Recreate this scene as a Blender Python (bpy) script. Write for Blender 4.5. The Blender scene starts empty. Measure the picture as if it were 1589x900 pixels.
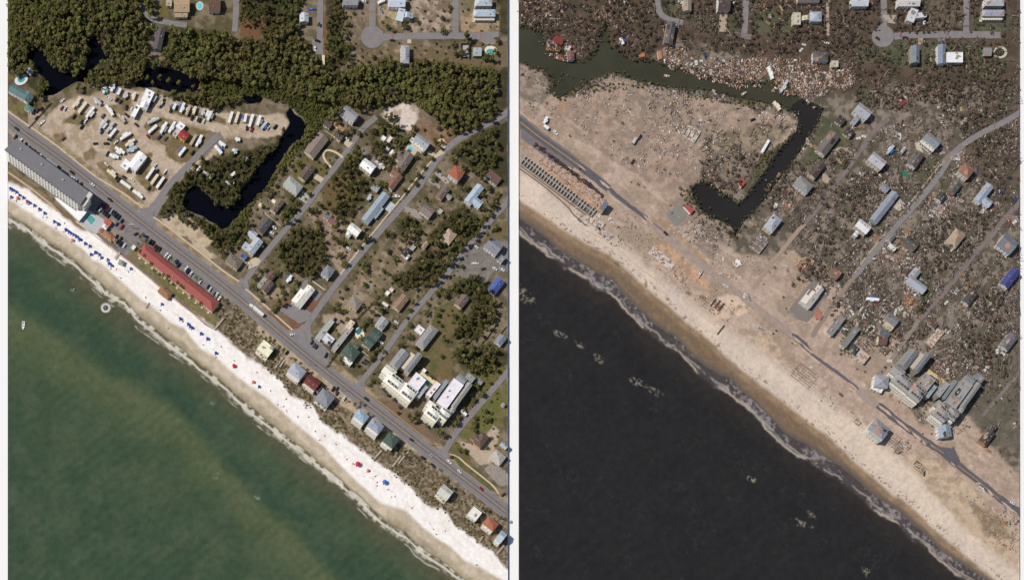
import bpy, math, random
import numpy as np
from mathutils import Vector
R = math.radians
random.seed(7)
rng = np.random.default_rng(7)
SC = bpy.context.scene
COL = SC.collection

# ---------------------------------------------------------------- scale: the map is laid out in photo pixels, 0.65 m each
S = 0.65
CX, CY = 794.5, 450.0
NX, NY, NH = 200.0, 1500.0, 2300.0        # ground point under the aircraft, and its height, in the same units

def W(px, py, z=0.0):
    return ((px - CX) * S, (CY - py) * S, z)

def unlean(px, py, h):
    """ground position of a thing whose top, h metres up, is seen at px, py"""
    k = (NH - h / S) / NH
    return NX + (px - NX) * k, NY + (py - NY) * k

# ---------------------------------------------------------------- camera: survey camera looking straight down, off-centre crop of its plate
cam = bpy.data.objects.new('survey_camera', bpy.data.cameras.new('survey_camera'))
COL.objects.link(cam)
cam.location = W(NX, NY, NH * S)
cam.rotation_euler = (0, 0, 0)
cam.data.sensor_width = 36
cam.data.lens = 36 * NH / 1589.0
cam.data.shift_x = (CX - NX) / 1589.0
cam.data.shift_y = (NY - CY) / 1589.0
cam.data.clip_start = 10
cam.data.clip_end = 60000
SC.camera = cam

# ---------------------------------------------------------------- daylight
SUN_EL, SUN_AZ = 48.0, 275.0              # azimuth clockwise from +Y
w = bpy.data.worlds.new("World"); SC.world = w; w.use_nodes = True
nt = w.node_tree; bg = nt.nodes['Background']
sky = nt.nodes.new('ShaderNodeTexSky'); sky.sky_type = 'NISHITA'; sky.sun_disc = False
sky.sun_elevation = R(SUN_EL); sky.sun_rotation = R(SUN_AZ)
nt.links.new(sky.outputs[0], bg.inputs[0]); bg.inputs[1].default_value = 0.075
sl = bpy.data.lights.new('sun', 'SUN'); sl.energy = 4.1; sl.angle = R(0.5); sl.color = (1.0, 0.955, 0.88)
so = bpy.data.objects.new('sun', sl); COL.objects.link(so)
sd = Vector((math.sin(R(SUN_AZ)) * math.cos(R(SUN_EL)), math.cos(R(SUN_AZ)) * math.cos(R(SUN_EL)), math.sin(R(SUN_EL))))
so.rotation_euler = sd.to_track_quat('Z', 'Y').to_euler()
so.location = (0, 0, 500)
SC.view_settings.view_transform = 'Standard'; SC.view_settings.look = 'None'
SC.view_settings.exposure = 0.0; SC.view_settings.gamma = 1.0
SC.render.engine = 'CYCLES'
SC.cycles.max_bounces = 4; SC.cycles.diffuse_bounces = 2; SC.cycles.glossy_bounces = 2
SC.cycles.use_denoising = False

KL = 1.22      # how bright a white sheet lying in this light comes out
def lin(c):
    c = np.asarray(c, float) / 255.0
    return np.where(c <= 0.04045, c / 12.92, ((c + 0.055) / 1.055) ** 2.4)
def alb(c):
    return np.clip(lin(c) / KL, 0.002, 0.86)

# ---------------------------------------------------------------- materials
_M = {}
def mat(rgb, rough=0.8, var=0.18, scale=0.6, kind='plain', spec=0.25, metal=0.0):
    key = (tuple(rgb), rough, var, scale, kind)
    if key in _M: return _M[key]
    m = bpy.data.materials.new('%s_%d_%d_%d' % ((kind,) + tuple(int(v) for v in rgb))); m.use_nodes = True
    t = m.node_tree; b = t.nodes['Principled BSDF']
    a = alb(rgb)
    b.inputs['Roughness'].default_value = rough
    b.inputs['Specular IOR Level'].default_value = spec
    b.inputs['Metallic'].default_value = metal
    geo = t.nodes.new('ShaderNodeNewGeometry')
    n1 = t.nodes.new('ShaderNodeTexNoise'); n1.inputs['Scale'].default_value = scale; n1.inputs['Detail'].default_value = 4
    t.links.new(geo.outputs['Position'], n1.inputs['Vector'])
    ramp = t.nodes.new('ShaderNodeMapRange')
    ramp.inputs['From Min'].default_value = 0.3; ramp.inputs['From Max'].default_value = 0.7
    ramp.inputs['To Min'].default_value = 1 - var; ramp.inputs['To Max'].default_value = 1 + var
    t.links.new(n1.outputs[0], ramp.inputs['Value'])
    mul = t.nodes.new('ShaderNodeVectorMath'); mul.operation = 'SCALE'
    mul.inputs[0].default_value = a
    t.links.new(ramp.outputs[0], mul.inputs['Scale'])
    out = mul.outputs[0]
    if kind == 'shingle' or kind == 'seam':
        tc = t.nodes.new('ShaderNodeTexCoord')
        wv = t.nodes.new('ShaderNodeTexWave'); wv.inputs['Scale'].default_value = 0.9 if kind == 'seam' else 1.3
        wv.bands_direction = 'X' if kind == 'seam' else 'Y'
        wv.inputs['Distortion'].default_value = 0.4 if kind == 'seam' else 3.0
        t.links.new(tc.outputs['Object'], wv.inputs['Vector'])
        r2 = t.nodes.new('ShaderNodeMapRange'); r2.inputs['To Min'].default_value = 0.86; r2.inputs['To Max'].default_value = 1.07
        t.links.new(wv.outputs['Fac'], r2.inputs['Value'])
        m2 = t.nodes.new('ShaderNodeVectorMath'); m2.operation = 'SCALE'
        t.links.new(out, m2.inputs[0]); t.links.new(r2.outputs[0], m2.inputs['Scale']); out = m2.outputs[0]
    if kind == 'leaf':
        oi = t.nodes.new('ShaderNodeObjectInfo')
        n2 = t.nodes.new('ShaderNodeTexNoise'); n2.inputs['Scale'].default_value = 0.045; n2.inputs['Detail'].default_value = 3
        t.links.new(geo.outputs['Position'], n2.inputs['Vector'])
        hs = t.nodes.new('ShaderNodeHueSaturation')
        mr = t.nodes.new('ShaderNodeMapRange'); mr.inputs['From Min'].default_value = .35; mr.inputs['From Max'].default_value = .65
        mr.inputs['To Min'].default_value = 0.468; mr.inputs['To Max'].default_value = 0.515
        t.links.new(n2.outputs[0], mr.inputs['Value']); t.links.new(mr.outputs[0], hs.inputs['Hue'])
        mr2 = t.nodes.new('ShaderNodeMapRange'); mr2.inputs['To Min'].default_value = 0.78; mr2.inputs['To Max'].default_value = 1.22
        t.links.new(oi.outputs['Random'], mr2.inputs['Value']); t.links.new(mr2.outputs[0], hs.inputs['Value'])
        n3 = t.nodes.new('ShaderNodeTexNoise'); n3.inputs['Scale'].default_value = 0.16; n3.inputs['Detail'].default_value = 1; t.links.new(geo.outputs['Position'], n3.inputs['Vector'])
        m3 = t.nodes.new('ShaderNodeMapRange'); m3.inputs['From Min'].default_value = .35; m3.inputs['From Max'].default_value = .65; m3.inputs['To Min'].default_value = .72; m3.inputs['To Max'].default_value = 1.28; t.links.new(n3.outputs[0], m3.inputs['Value'])
        v3 = t.nodes.new('ShaderNodeVectorMath'); v3.operation = 'SCALE'; t.links.new(out, v3.inputs[0]); t.links.new(m3.outputs[0], v3.inputs['Scale'])
        t.links.new(v3.outputs[0], hs.inputs['Color']); out = hs.outputs[0]
    t.links.new(out, b.inputs['Base Color'])
    if kind == 'leaf':      # light passes through leaves
        tr = t.nodes.new('ShaderNodeBsdfTranslucent'); mx = t.nodes.new('ShaderNodeMixShader'); mx.inputs[0].default_value = .38
        t.links.new(out, tr.inputs[0]); t.links.new(b.outputs[0], mx.inputs[1]); t.links.new(tr.outputs[0], mx.inputs[2]); t.links.new(mx.outputs[0], t.nodes['Material Output'].inputs[0])
    if kind in ('plain', 'shingle', 'asphalt'):
        bp = t.nodes.new('ShaderNodeBump'); bp.inputs['Strength'].default_value = 0.25; bp.inputs['Distance'].default_value = 0.2
        t.links.new(n1.outputs[0], bp.inputs['Height']); t.links.new(bp.outputs[0], b.inputs['Normal'])
    _M[key] = m
    return m

def attr_mat(name, rough=0.9, grain=(0.35, 0.16), spec=0.2, bump=0.5, scale2=0.12):
    """ground-like material: its colours are stored per point, the nodes add grain"""
    m = bpy.data.materials.new(name); m.use_nodes = True
    t = m.node_tree; b = t.nodes['Principled BSDF']
    b.inputs['Roughness'].default_value = rough; b.inputs['Specular IOR Level'].default_value = spec
    at = t.nodes.new('ShaderNodeAttribute'); at.attribute_name = 'tint'
    geo = t.nodes.new('ShaderNodeNewGeometry')
    out = at.outputs['Color']
    for sc, amp in ((grain[0], grain[1]), (scale2, grain[1] * 0.6)):
        n = t.nodes.new('ShaderNodeTexNoise'); n.inputs['Scale'].default_value = sc; n.inputs['Detail'].default_value = 5; n.inputs['Roughness'].default_value = 0.65
        t.links.new(geo.outputs['Position'], n.inputs['Vector'])
        mr = t.nodes.new('ShaderNodeMapRange'); mr.inputs['From Min'].default_value = .3; mr.inputs['From Max'].default_value = .7
        mr.inputs['To Min'].default_value = 1 - amp; mr.inputs['To Max'].default_value = 1 + amp
        t.links.new(n.outputs[0], mr.inputs['Value'])
        mu = t.nodes.new('ShaderNodeVectorMath'); mu.operation = 'SCALE'
        t.links.new(out, mu.inputs[0]); t.links.new(mr.outputs[0], mu.inputs['Scale']); out = mu.outputs[0]
        if sc == grain[0]: nf = n
    t.links.new(out, b.inputs['Base Color'])
    bp = t.nodes.new('ShaderNodeBump'); bp.inputs['Strength'].default_value = bump; bp.inputs['Distance'].default_value = 0.35
    t.links.new(nf.outputs[0], bp.inputs['Height']); t.links.new(bp.outputs[0], b.inputs['Normal'])
    return m

GLASS = mat((52, 58, 66), rough=0.15, var=0.1, kind='glass', spec=0.6)
TYRE = mat((30, 30, 30), var=0.1)
WHITE = mat((240, 238, 232), var=0.06)
TRIM = mat((228, 222, 210), var=0.08)
STEEL = mat((150, 152, 155), rough=0.5, var=0.12)
WOOD = mat((135, 118, 100), var=0.2, scale=1.5)
BARK = mat((104, 90, 76), var=0.2, scale=2.0)

# ---------------------------------------------------------------- mesh collector
class MB:
    def __init__(s): s.v = []; s.f = []; s.m = []; s.mats = []
    def mi(s, m):
        if m not in s.mats: s.mats.append(m)
        return s.mats.index(m)
    def face(s, pts, m=None):
        n = len(s.v); s.v += [tuple(p) for p in pts]; s.f.append(tuple(range(n, n + len(pts)))); s.m.append(s.mi(m) if m else 0)
    def faces(s, vs, fs, m=None):
        n = len(s.v); s.v += [tuple(p) for p in vs]; k = s.mi(m) if m else 0
        for f in fs: s.f.append(tuple(i + n for i in f)); s.m.append(k)
    def box(s, x0, x1, y0, y1, z0, z1, m=None, rz=0.0, c=None, taper=0.0):
        vs = []
        for z, q in ((z0, 0), (z1, taper)):
            for x, y in ((x0 + q, y0 + q), (x1 - q, y0 + q), (x1 - q, y1 - q), (x0 + q, y1 - q)):
                vs.append((x, y, z))
        if rz:
            cx, cy = c if c else ((x0 + x1) / 2, (y0 + y1) / 2); ca, sa = math.cos(rz), math.sin(rz)
            vs = [(cx + (x - cx) * ca - (y - cy) * sa, cy + (x - cx) * sa + (y - cy) * ca, z) for x, y, z in vs]
        s.faces(vs, [(0, 3, 2, 1), (4, 5, 6, 7), (0, 1, 5, 4), (1, 2, 6, 5), (2, 3, 7, 6), (3, 0, 4, 7)], m)
    def tube(s, p0, p1, r0, r1, n=6, m=None):
        p0, p1 = Vector(p0), Vector(p1); d = (p1 - p0).normalized()
        a = d.orthogonal().normalized(); b = d.cross(a)
        vs = []
        for p, r in ((p0, r0), (p1, r1)):
            for i in range(n):
                t = 2 * math.pi * i / n; vs.append(tuple(p + a * (r * math.cos(t)) + b * (r * math.sin(t))))
        fs = [(i, (i + 1) % n, n + (i + 1) % n, n + i) for i in range(n)] + [tuple(range(n - 1, -1, -1)), tuple(range(n, 2 * n))]
        s.faces(vs, fs, m)
    def prism(s, poly, z0, z1, m=None):
        n = len(poly); vs = [(x, y, z0) for x, y in poly] + [(x, y, z1) for x, y in poly]
        ar = sum(poly[i][0] * poly[(i + 1) % n][1] - poly[(i + 1) % n][0] * poly[i][1] for i in range(n))
        fs = [(i, (i + 1) % n, n + (i + 1) % n, n + i) for i in range(n)] + [tuple(range(n - 1, -1, -1)), tuple(range(n, 2 * n))]
        if ar < 0: fs = [tuple(reversed(f)) for f in fs]
        s.faces(vs, fs, m)
    def mesh(s, name, m=None):
        me = bpy.data.meshes.new(name); me.from_pydata(s.v, [], s.f)
        if m: me.materials.append(m)
        else:
            for q in s.mats: me.materials.append(q)
            me.polygons.foreach_set('material_index', s.m)
        return me
    def obj(s, name, m=None, parent=None, loc=None, rz=0.0):
        return link(name, s.mesh(name, m), parent, loc, rz)

def link(name, me, parent=None, loc=None, rz=0.0, scale=None):
    o = bpy.data.objects.new(name, me); COL.objects.link(o)
    if loc is not None: o.location = loc
    if rz: o.rotation_euler = (0, 0, rz)
    if scale is not None: o.scale = scale if hasattr(scale, '__len__') else (scale,) * 3
    if parent: o.parent = parent
    return o

def struct(o): o['kind'] = 'structure'; return o
def stuff(o): o['kind'] = 'stuff'; return o

THINGS = []
def reg(o, desc, cat, px, py, group=None):
    """remember a thing; its label is written at the end, once its neighbours are known"""
    o['category'] = cat
    if group: o['group'] = group
    THINGS.append((o, desc, px, py)); return o

# ---------------------------------------------------------------- value noise for the ground
_L = rng.random((256, 256))
def vnoise(x, y, sc, seed=0):
    x = np.asarray(x) / sc + seed * 17.3 + 500; y = np.asarray(y) / sc + seed * 9.1 + 500
    xi = np.floor(x).astype(int); yi = np.floor(y).astype(int); fx = x - xi; fy = y - yi
    fx = fx * fx * (3 - 2 * fx); fy = fy * fy * (3 - 2 * fy)
    g = lambda a, b: _L[a & 255, b & 255]
    return (g(xi, yi) * (1 - fx) + g(xi + 1, yi) * fx) * (1 - fy) + (g(xi, yi + 1) * (1 - fx) + g(xi + 1, yi + 1) * fx) * fy
def fbm(x, y, sc, seed=0, o=3):
    t = 0; a = 0.5; n = 0
    x = np.asarray(x, float); y = np.asarray(y, float)
    for i in range(o + 1):
        q = 0.6 + 1.1 * i; xr = x * math.cos(q) - y * math.sin(q); yr = x * math.sin(q) + y * math.cos(q)
        t = t + a * vnoise(xr, yr, sc / 1.9 ** i, seed + i * 3); n += a; a *= 0.58
    return t / n
def polydist(x, y, poly):
    """signed distance, positive inside"""
    P = np.array(poly, float); n = len(P); inside = np.zeros(x.shape, bool); dd = np.full(x.shape, 1e9)
    for i in range(n):
        a = P[i]; b = P[(i + 1) % n]; e = b - a
        wx = x - a[0]; wy = y - a[1]
        t = np.clip((wx * e[0] + wy * e[1]) / max(e @ e, 1e-9), 0, 1)
        dd = np.minimum(dd, (wx - t * e[0]) ** 2 + (wy - t * e[1]) ** 2)
        if a[1] != b[1]:
            c = (a[1] > y) != (b[1] > y)
            inside ^= c & (x < (b[0] - a[0]) * (y - a[1]) / (b[1] - a[1]) + a[0])
    return np.where(inside, 1, -1) * np.sqrt(dd)
def linedist(x, y, pts):
    dd = np.full(x.shape, 1e9)
    for i in range(len(pts) - 1):
        a = np.array(pts[i], float); e = np.array(pts[i + 1], float) - a
        wx = x - a[0]; wy = y - a[1]; t = np.clip((wx * e[0] + wy * e[1]) / max(e @ e, 1e-9), 0, 1)
        dd = np.minimum(dd, (wx - t * e[0]) ** 2 + (wy - t * e[1]) ** 2)
    return np.sqrt(dd)
def sm(d, a, b): 
    t = np.clip((d - a) / (b - a), 0, 1); return t * t * (3 - 2 * t)
# ================================================================ the two stretches of coast, laid out on the map
def off(pts, dx, dy): return [(x + dx, y + dy) for x, y in pts]
MAIN = [(0,176),(13,187),(40,208.5),(75,233),(112,260),(160,298),(194,325),(242,362.7),(275,387.5),(330,429),(378,468),(410,496),(431,514),(472,548.7),(528,593.3),(583,635.3),(654,691.3),(699,726.7),(750,765.3),(800,805)]
SHORE_L = ([0,13,33,53,75,116,142,169,193,213,244,264,300,330,366,400,440,480,520,560,598,630,643,663,683,699,720,740,800],
           [318,331,344,357,375,404,427,451,464,489,513,529,556,580,611,640,672,703,738,772,808,825,839,855,868,879,898,915,965])
WET_L = ([0,13,27,53,80,103,130,143,164,184,200,233,264,285,310,340,380,420,460,500,515,560,590,630,647,677,699,721,743,789,800],
         [300,309,316,333,353,366,386,401,414,433,447,473,498,507,538,558,592,621,655,689,706,752,777,791,807,833,847,867,877,905,912])
LAND_L = ([0,13,43,85,115,133,150,185,207,247,280,330,345,380,411,433,449,465,485,500,513,541,575,600,625,630,657,670,686,707,723,743,763,782,800],
          [268,281,293,325,350,359,365,393,409,443,469,505,520,553,569,587,611,621,629,653,665,683,709,725,745,749,779,786,788,815,827,840,853,876,890])
SHORE_R = ([800,807,837,872,900,917,950,985,1025,1050,1082,1097,1130,1163,1180,1217,1250,1280,1317,1353,1393,1433,1467,1510,1560,1600],
           [345,352,373,402,418,430,447,485,520,535,570,582,597,628,643,683,700,720,743,777,803,837,870,897,930,960])
WET_R = ([800,808,838,867,900,938,960,992,1032,1065,1097,1130,1163,1192,1217,1250,1290,1320,1355,1383,1396,1432,1456,1500,1545,1600],
         [306,312,333,353,373,393,408,437,470,500,525,558,583,605,625,650,682,710,740,767,772,802,827,862,900,935])
SHORE_R = (SHORE_R[0], [y - 12 for y in SHORE_R[1]]); WET_R = (WET_R[0], [y + 1 for y in WET_R[1]])
LAND_R = ([800,840,880,920,960,1040,1130,1200,1290,1360,1430,1500,1582,1600],[256,282,320,345,375,442,512,558,622,680,738,795,865,880])
MAINR = ([800,868,905,953,1035,1118,1203,1265,1321,1376,1447,1543,1600],[190,231,263,301,366,432,497,552,596,638,694,768,812])
P1 = [(53,69),(66,74),(73,80),(80,92),(84,103),(98,113),(120,113),(131,100),(138,73),(133,60),(144,50),(155,60),(160,80),(174,89),(158,96),(142,107),(131,127),(116,127),(98,138),(84,147),(67,149),(63,143),(76,131),(60,111),(50,98),(46,85)]
P1b = [(8,104),(38,91),(36,76),(42,73),(50,84),(46,96),(30,100),(8,112)]
P2 = [(209,118),(238,102),(267,107),(293,116),(311,124),(309,136),(296,144),(280,142),(262,142),(240,135),(212,136)]
P3 = [(376,152),(385,148),(402,148),(409,153),(404,160),(388,160)]
CANAL = [(304,287),(293,293),(286,304),(284,318),(292,326),(312,334),(330,345),(345,356),(352,352),(367,338),(390,314),(410,295),(420,279),(435,250),(449,229),(470,212),(476,195),(469,184),(458,177),(450,166),(444,176),(450,190),(442,206),(431,223),(419,236),(405,253),(394,267),(385,283),(372,296),(366,312),(350,324),(331,310),(318,298),(312,291)]
LAGOON = [(801,38),(806,39),(843,48),(846,60),(862,78),(885,92),(905,95),(915,87),(928,70),(930,54),(941,34),(946,50),(947,69),(965,80),(980,93),(1008,91),(1025,97),(1047,104),(1060,108),(1080,110),(1110,120),(1142,125),(1178,127),(1208,128),(1222,135),(1240,150),(1262,160),(1280,168),(1268,193),(1243,233),(1222,263),(1203,287),(1190,305),(1177,322),(1155,343),(1142,368),(1136,352),(1127,345),(1102,337),(1088,322),(1074,303),(1076,290),(1088,281),(1103,285),(1115,292),(1127,303),(1145,316),(1165,300),(1178,277),(1197,249),(1218,222),(1237,203),(1241,186),(1230,172),(1212,165),(1173,157),(1130,148),(1108,140),(1060,139),(1008,131),(973,121),(952,111),(934,118),(904,131),(880,146),(869,151),(852,144),(858,126),(843,108),(800,94)]
POND_L = [P1, P1b, P2, P3, CANAL]

FOREST_L = [
 [(10,-20),(236,-20),(238,44),(226,85),(228,102),(205,125),(150,130),(128,128),(98,114),(10,112)],
 [(10,110),(60,118),(78,130),(64,150),(55,165),(10,112)],
 [(254,40),(300,44),(352,50),(372,62),(388,50),(395,62),(410,60),(455,38),(470,60),(490,76),(498,112),(540,112),(562,100),(600,88),(700,98),(770,112),(789,100),(789,165),(757,190),(712,203),(690,190),(656,165),(640,152),(600,157),(560,168),(540,160),(520,182),(500,190),(480,205),(470,178),(455,162),(430,150),(370,156),(330,165),(300,155),(262,148),(262,140),(310,142),(315,120),(262,102),(236,98),(252,88)],
 [(372,-20),(466,-20),(466,22),(452,48),(440,58),(410,58),(398,40),(385,36),(374,40)],
 [(505,-20),(532,-20),(534,40),(546,92),(520,112),(500,104),(508,50)],
 [(776,-20),(789,-20),(789,55),(776,50)],
 [(556,228),(570,244),(556,262),(572,285),(562,308),(546,335),(526,342),(522,300),(508,292),(520,270),(540,245)],
 [(432,382),(458,356),(480,350),(502,362),(506,400),(486,428),(460,424),(436,406)],
 [(330,362),(345,350),(372,345),(386,342),(386,362),(374,382),(345,388),(328,378)],
 [(262,282),(290,284),(284,300),(283,326),(310,338),(340,354),(330,366),(300,352),(268,330),(252,335),(246,325),(262,305)],
 [(340,243),(400,228),(426,222),(440,200),(446,208),(406,254),(385,286),(374,297),(366,314),(350,326),(328,308),(312,292),(300,283),(288,290),(268,300),(290,268),(312,243)],
 [(702,232),(732,212),(789,185),(789,288),(765,290),(742,268),(722,254)],
 [(668,362),(698,330),(722,318),(742,340),(752,345),(738,372),(714,395),(690,424),(664,444),(622,446),(608,432),(640,412),(654,396)],
 [(616,350),(634,334),(656,350),(650,372),(630,374)],
 [(690,452),(730,424),(758,432),(770,470),(766,500),(744,520),(718,530),(702,520),(712,498),(736,480),(722,454),(704,462)],
 [(700,545),(750,535),(789,548),(789,562),(760,576),(738,574),(712,566)],
 [(440,320),(456,318),(468,330),(456,346),(436,342)],
 [(585,180),(612,176),(622,190),(612,206),(592,205)],
 [(578,212),(600,226),(594,244),(575,240)],
]
MARSH_L = [[(300,118),(400,128),(470,142),(520,160),(505,190),(484,210),(470,180),(440,158),(400,150),(330,150)],[(10,60),(40,40),(60,62),(50,85),(10,98)],[(478,196),(500,192),(462,240),(436,262),(424,285),(408,300),(388,322),(384,312),(420,275),(450,228)],[(366,338),(384,318),(392,330),(380,345),(352,358)]]

def build_panel(side, x0, x1, y0=-45, y1=945, cell=1.55):
    n_x = int(round((x1 - x0) / cell)) + 1; n_y = int(round((y1 - y0) / cell)) + 1
    gx = np.linspace(x0, x1, n_x); gy = np.linspace(y0, y1, n_y)
    X, Y = np.meshgrid(gx, gy)
    L = side == 'L'
    sh = SHORE_L if L else SHORE_R; wet = WET_L if L else WET_R; la = LAND_L if L else LAND_R
    jit = (fbm(X, Y, 26, 1) - .5) * 8
    d_sh = (np.interp(X, *sh) - Y) * 0.78 + (fbm(X, Y, 18, 2) - .5) * 5     # + landward
    d_wet = (np.interp(X, *wet) - Y) * 0.78 + (fbm(X, Y, 30, 3) - .5) * 6
    d_la = (np.interp(X, *la) - Y) * 0.78 + (fbm(X, Y, 12, 4) - .5) * 9
    wx = X + (fbm(X, Y, 14, 5) - .5) * 7 + (fbm(X, Y, 4, 8, 2) - .5) * 3; wy = Y + (fbm(X, Y, 14, 6) - .5) * 7 + (fbm(X, Y, 4, 9, 2) - .5) * 3
    nA = fbm(X, Y, 34, 11); nB = fbm(X, Y, 9, 12); nC = fbm(X, Y, 3.2, 13, 2)
    C = np.zeros(X.shape + (3,))
    def setc(c): C[:] = alb(c)
    def blend(m, c, c2=None, th=None, nz=None):
        c = alb(c)
        if c2 is not None:
            q = sm(nz if nz is not None else nB, th - .12, th + .12)[..., None]
            c = c * (1 - q) + alb(c2) * q
        C[:] = C * (1 - m[..., None]) + c * m[..., None]
    def poly(p, c, c2=None, th=.5, f=3.0, warp=True, nz=None):
        xs = [q[0] for q in p]; ys = [q[1] for q in p]
        i0, i1 = np.searchsorted(gy, [min(ys) - 12, max(ys) + 12]); j0, j1 = np.searchsorted(gx, [min(xs) - 12, max(xs) + 12])
        if i1 <= i0 or j1 <= j0: return
        a = (wx if warp else X)[i0:i1, j0:j1]; b = (wy if warp else Y)[i0:i1, j0:j1]
        m = np.zeros(X.shape); m[i0:i1, j0:j1] = sm(polydist(a, b, p), -f / 2, f / 2)
        blend(m, c, c2, th, nz)
    def strip(pts, wd, c, c2=None, th=.5, f=2.5, nz=None):
        m = 1 - sm(linedist(wx * .6 + X * .4, wy * .6 + Y * .4, pts), wd / 2 - f / 2, wd / 2 + f / 2); blend(m, c, c2, th, nz)
    one = np.ones(X.shape)
    if L:
        setc((112, 97, 76)); blend(one * .8, (98, 90, 58), (132, 116, 96), .5, nA); blend(one * .45, (80, 76, 52), (150, 134, 114), .52, nB)
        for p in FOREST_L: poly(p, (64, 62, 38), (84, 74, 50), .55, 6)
        for p in MARSH_L: poly(p, (84, 86, 46), (72, 66, 44), .5, 8, nz=nB)
        poly([(375,30),(408,28),(420,52),(398,62),(372,55)], (120, 84, 62)); poly([(600,168),(632,158),(646,166),(650,185),(638,204),(610,196),(590,178)], (222, 205, 192), (180, 160, 140), .62, 6)
        poly([(622,-5),(700,-5),(700,48),(632,52)], (128, 110, 92), (178, 158, 140), .56); poly([(540,14),(572,10),(572,50),(556,62),(548,90),(530,60)], (120, 104, 84), (146, 128, 108), .55)
        poly([(556,74),(590,70),(700,64),(712,98),(640,92),(560,104)], (116, 100, 76), (150, 132, 110), .6); poly([(712,94),(776,98),(770,112),(720,110)], (104, 92, 58))
        poly([(714,66),(789,64),(789,105),(714,98)], (118, 102, 78)); poly([(714,16),(775,18),(775,50),(714,50)], (170, 146, 118), (128, 112, 88), .55); poly([(584,4),(622,0),(640,30),(635,46),(590,44)], (170, 150, 124), (124, 108, 84), .5)
        rv = [(60,208),(74,178),(94,160),(120,150),(150,146),(160,134),(205,140),(250,148),(280,160),(345,174),(390,178),(440,178),(452,190),(444,208),(420,214),(392,214),(352,214),(342,232),(320,250),(292,268),(262,290),(236,324),(216,322),(190,305),(150,278),(100,240),(62,216)]
        poly(rv, (196, 176, 154), (176, 156, 132), .55, 5)
        for p in ([(222,196),(232,184),(250,182),(282,190),(325,204),(340,212),(322,238),(298,250),(278,254),(264,246),(256,226),(236,218)], [(176,214),(200,205),(212,216),(204,236),(190,244),(170,236)], [(150,254),(160,250),(176,262),(200,284),(226,318),(205,312),(170,286)], [(214,240),(236,236),(234,262),(262,272),(256,290),(232,300),(212,280)], [(168,166),(186,160),(196,178),(180,186)], [(96,190),(120,170),(150,182),(136,196)], [(82,208),(98,206),(104,216),(94,224),(84,220)], [(128,236),(142,228),(152,236),(146,248),(132,248)], [(178,150),(206,150),(206,172),(188,176)], [(262,164),(330,178),(352,184),(350,194),(300,186),(262,176)]):
            poly(p, (118, 102, 70), (142, 122, 94), .56, 4)
        poly([(322,206),(342,208),(352,222),(330,232),(316,248),(306,240),(324,226)], (132, 118, 104))
        poly([(248,338),(286,333),(300,344),(318,360),(332,376),(318,386),(338,400),(318,402),(284,378),(256,352)], (200, 180, 152), (170, 150, 124), .6)
        poly([(262,368),(290,366),(300,380),(280,384)], (132, 108, 88)); poly([(346,400),(362,388),(378,392),(372,414),(350,412)], (140, 120, 100))
        for d, wd, c, c2 in ((13, 13, (168, 148, 122), (140, 120, 94)), (-12, 9, (158, 142, 122), (176, 156, 130))):
            pts = [(x + .6 * d, y - .8 * d) for x, y in MAIN]; strip(pts, wd, c, c2, .52, 5)
        poly([(420,468),(500,462),(470,520),(440,506),(414,486)], (126, 92, 70)); poly([(408,455),(432,470),(450,508),(420,482)], (128, 106, 86)); poly([(425,440),(452,450),(440,465),(410,462)], (160, 140, 118))
        poly([(520,468),(560,452),(600,470),(590,500),(548,494),(520,500)], (134, 116, 94), (158, 140, 118), .5); poly([(500,488),(540,486),(552,506),(530,520),(516,505),(498,500)], (168, 148, 126))
        poly([(584,400),(640,352),(652,390),(606,430),(596,446),(560,452),(540,460),(560,420)], (126, 110, 88), (160, 142, 120), .58); poly([(668,384),(690,375),(716,395),(690,420)], (120,98,78))
        poly([(628,206),(660,188),(700,196),(706,215),(680,236),(662,240),(650,214)], (128, 102, 80), (150, 124, 100), .6); poly([(476,330),(520,322),(534,350),(520,380),(560,390),(540,420),(528,430),(500,370)], (140, 116, 96), (166, 146, 124), .55)
        poly([(455,250),(478,244),(520,262),(500,290),(456,302)], (108, 98, 62)); poly([(500,280),(540,268),(548,300),(530,330),(502,326)], (112, 92, 62))
        for p in ([(676,478),(706,466),(720,500),(700,522),(664,530)], [(642,550),(680,528),(702,545),(700,590),(680,584),(650,566)]): poly(p, (116, 100, 70), (90, 96, 52), .58)
        poly([(706,668),(730,644),(789,590),(789,640),(768,680),(750,700),(738,690)], (104, 106, 56), (118, 108, 68), .55, 4); poly([(738,560),(789,570),(789,582),(752,622),(735,600),(720,590)], (106, 100, 58))
        poly([(572,612),(600,622),(628,648),(660,676),(676,692),(660,690),(600,645),(560,605)], (128, 112, 68), (110, 98, 58), .55, 3); poly([(600,618),(640,640),(680,680),(690,690),(668,682),(600,632)], (128, 104, 84))
        poly([(699,706),(720,690),(730,715),(762,750),(772,765),(745,752),(716,728)], (92, 96, 50), (120, 100, 68), .5, 3); poly([(700,690),(712,688),(722,692),(708,702),(697,702)], (112, 104, 62))
        poly([(712,684),(740,690),(768,660),(776,668),(768,700),(760,718),(745,722),(716,692)], (186, 168, 146)); poly([(752,726),(762,716),(789,735),(789,752),(772,752)], (156, 146, 134))
        poly([(740,432),(700,428),(726,392),(762,372),(789,376),(789,420),(765,420),(755,440)], (136, 128, 120), (122, 116, 110), .5); poly([(762,368),(789,338),(789,366)], (116, 100, 64))
        poly([(10,120),(26,116),(62,150),(70,172),(48,196),(10,170)], (118, 108, 70), (98, 82, 62), .55); poly([(44,176),(62,172),(70,182),(56,202),(44,194)], (170, 150, 128))
        poly([(240,10),(262,0),(262,28),(245,30)], (110, 98, 58)); poly([(236,80),(258,84),(256,100),(232,98)], (140, 118, 102)); poly([(455,90),(500,72),(506,100),(480,110)], (98, 88, 72)); poly([(500,20),(507,20),(510,84),(502,88)], (128, 92, 72))
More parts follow.
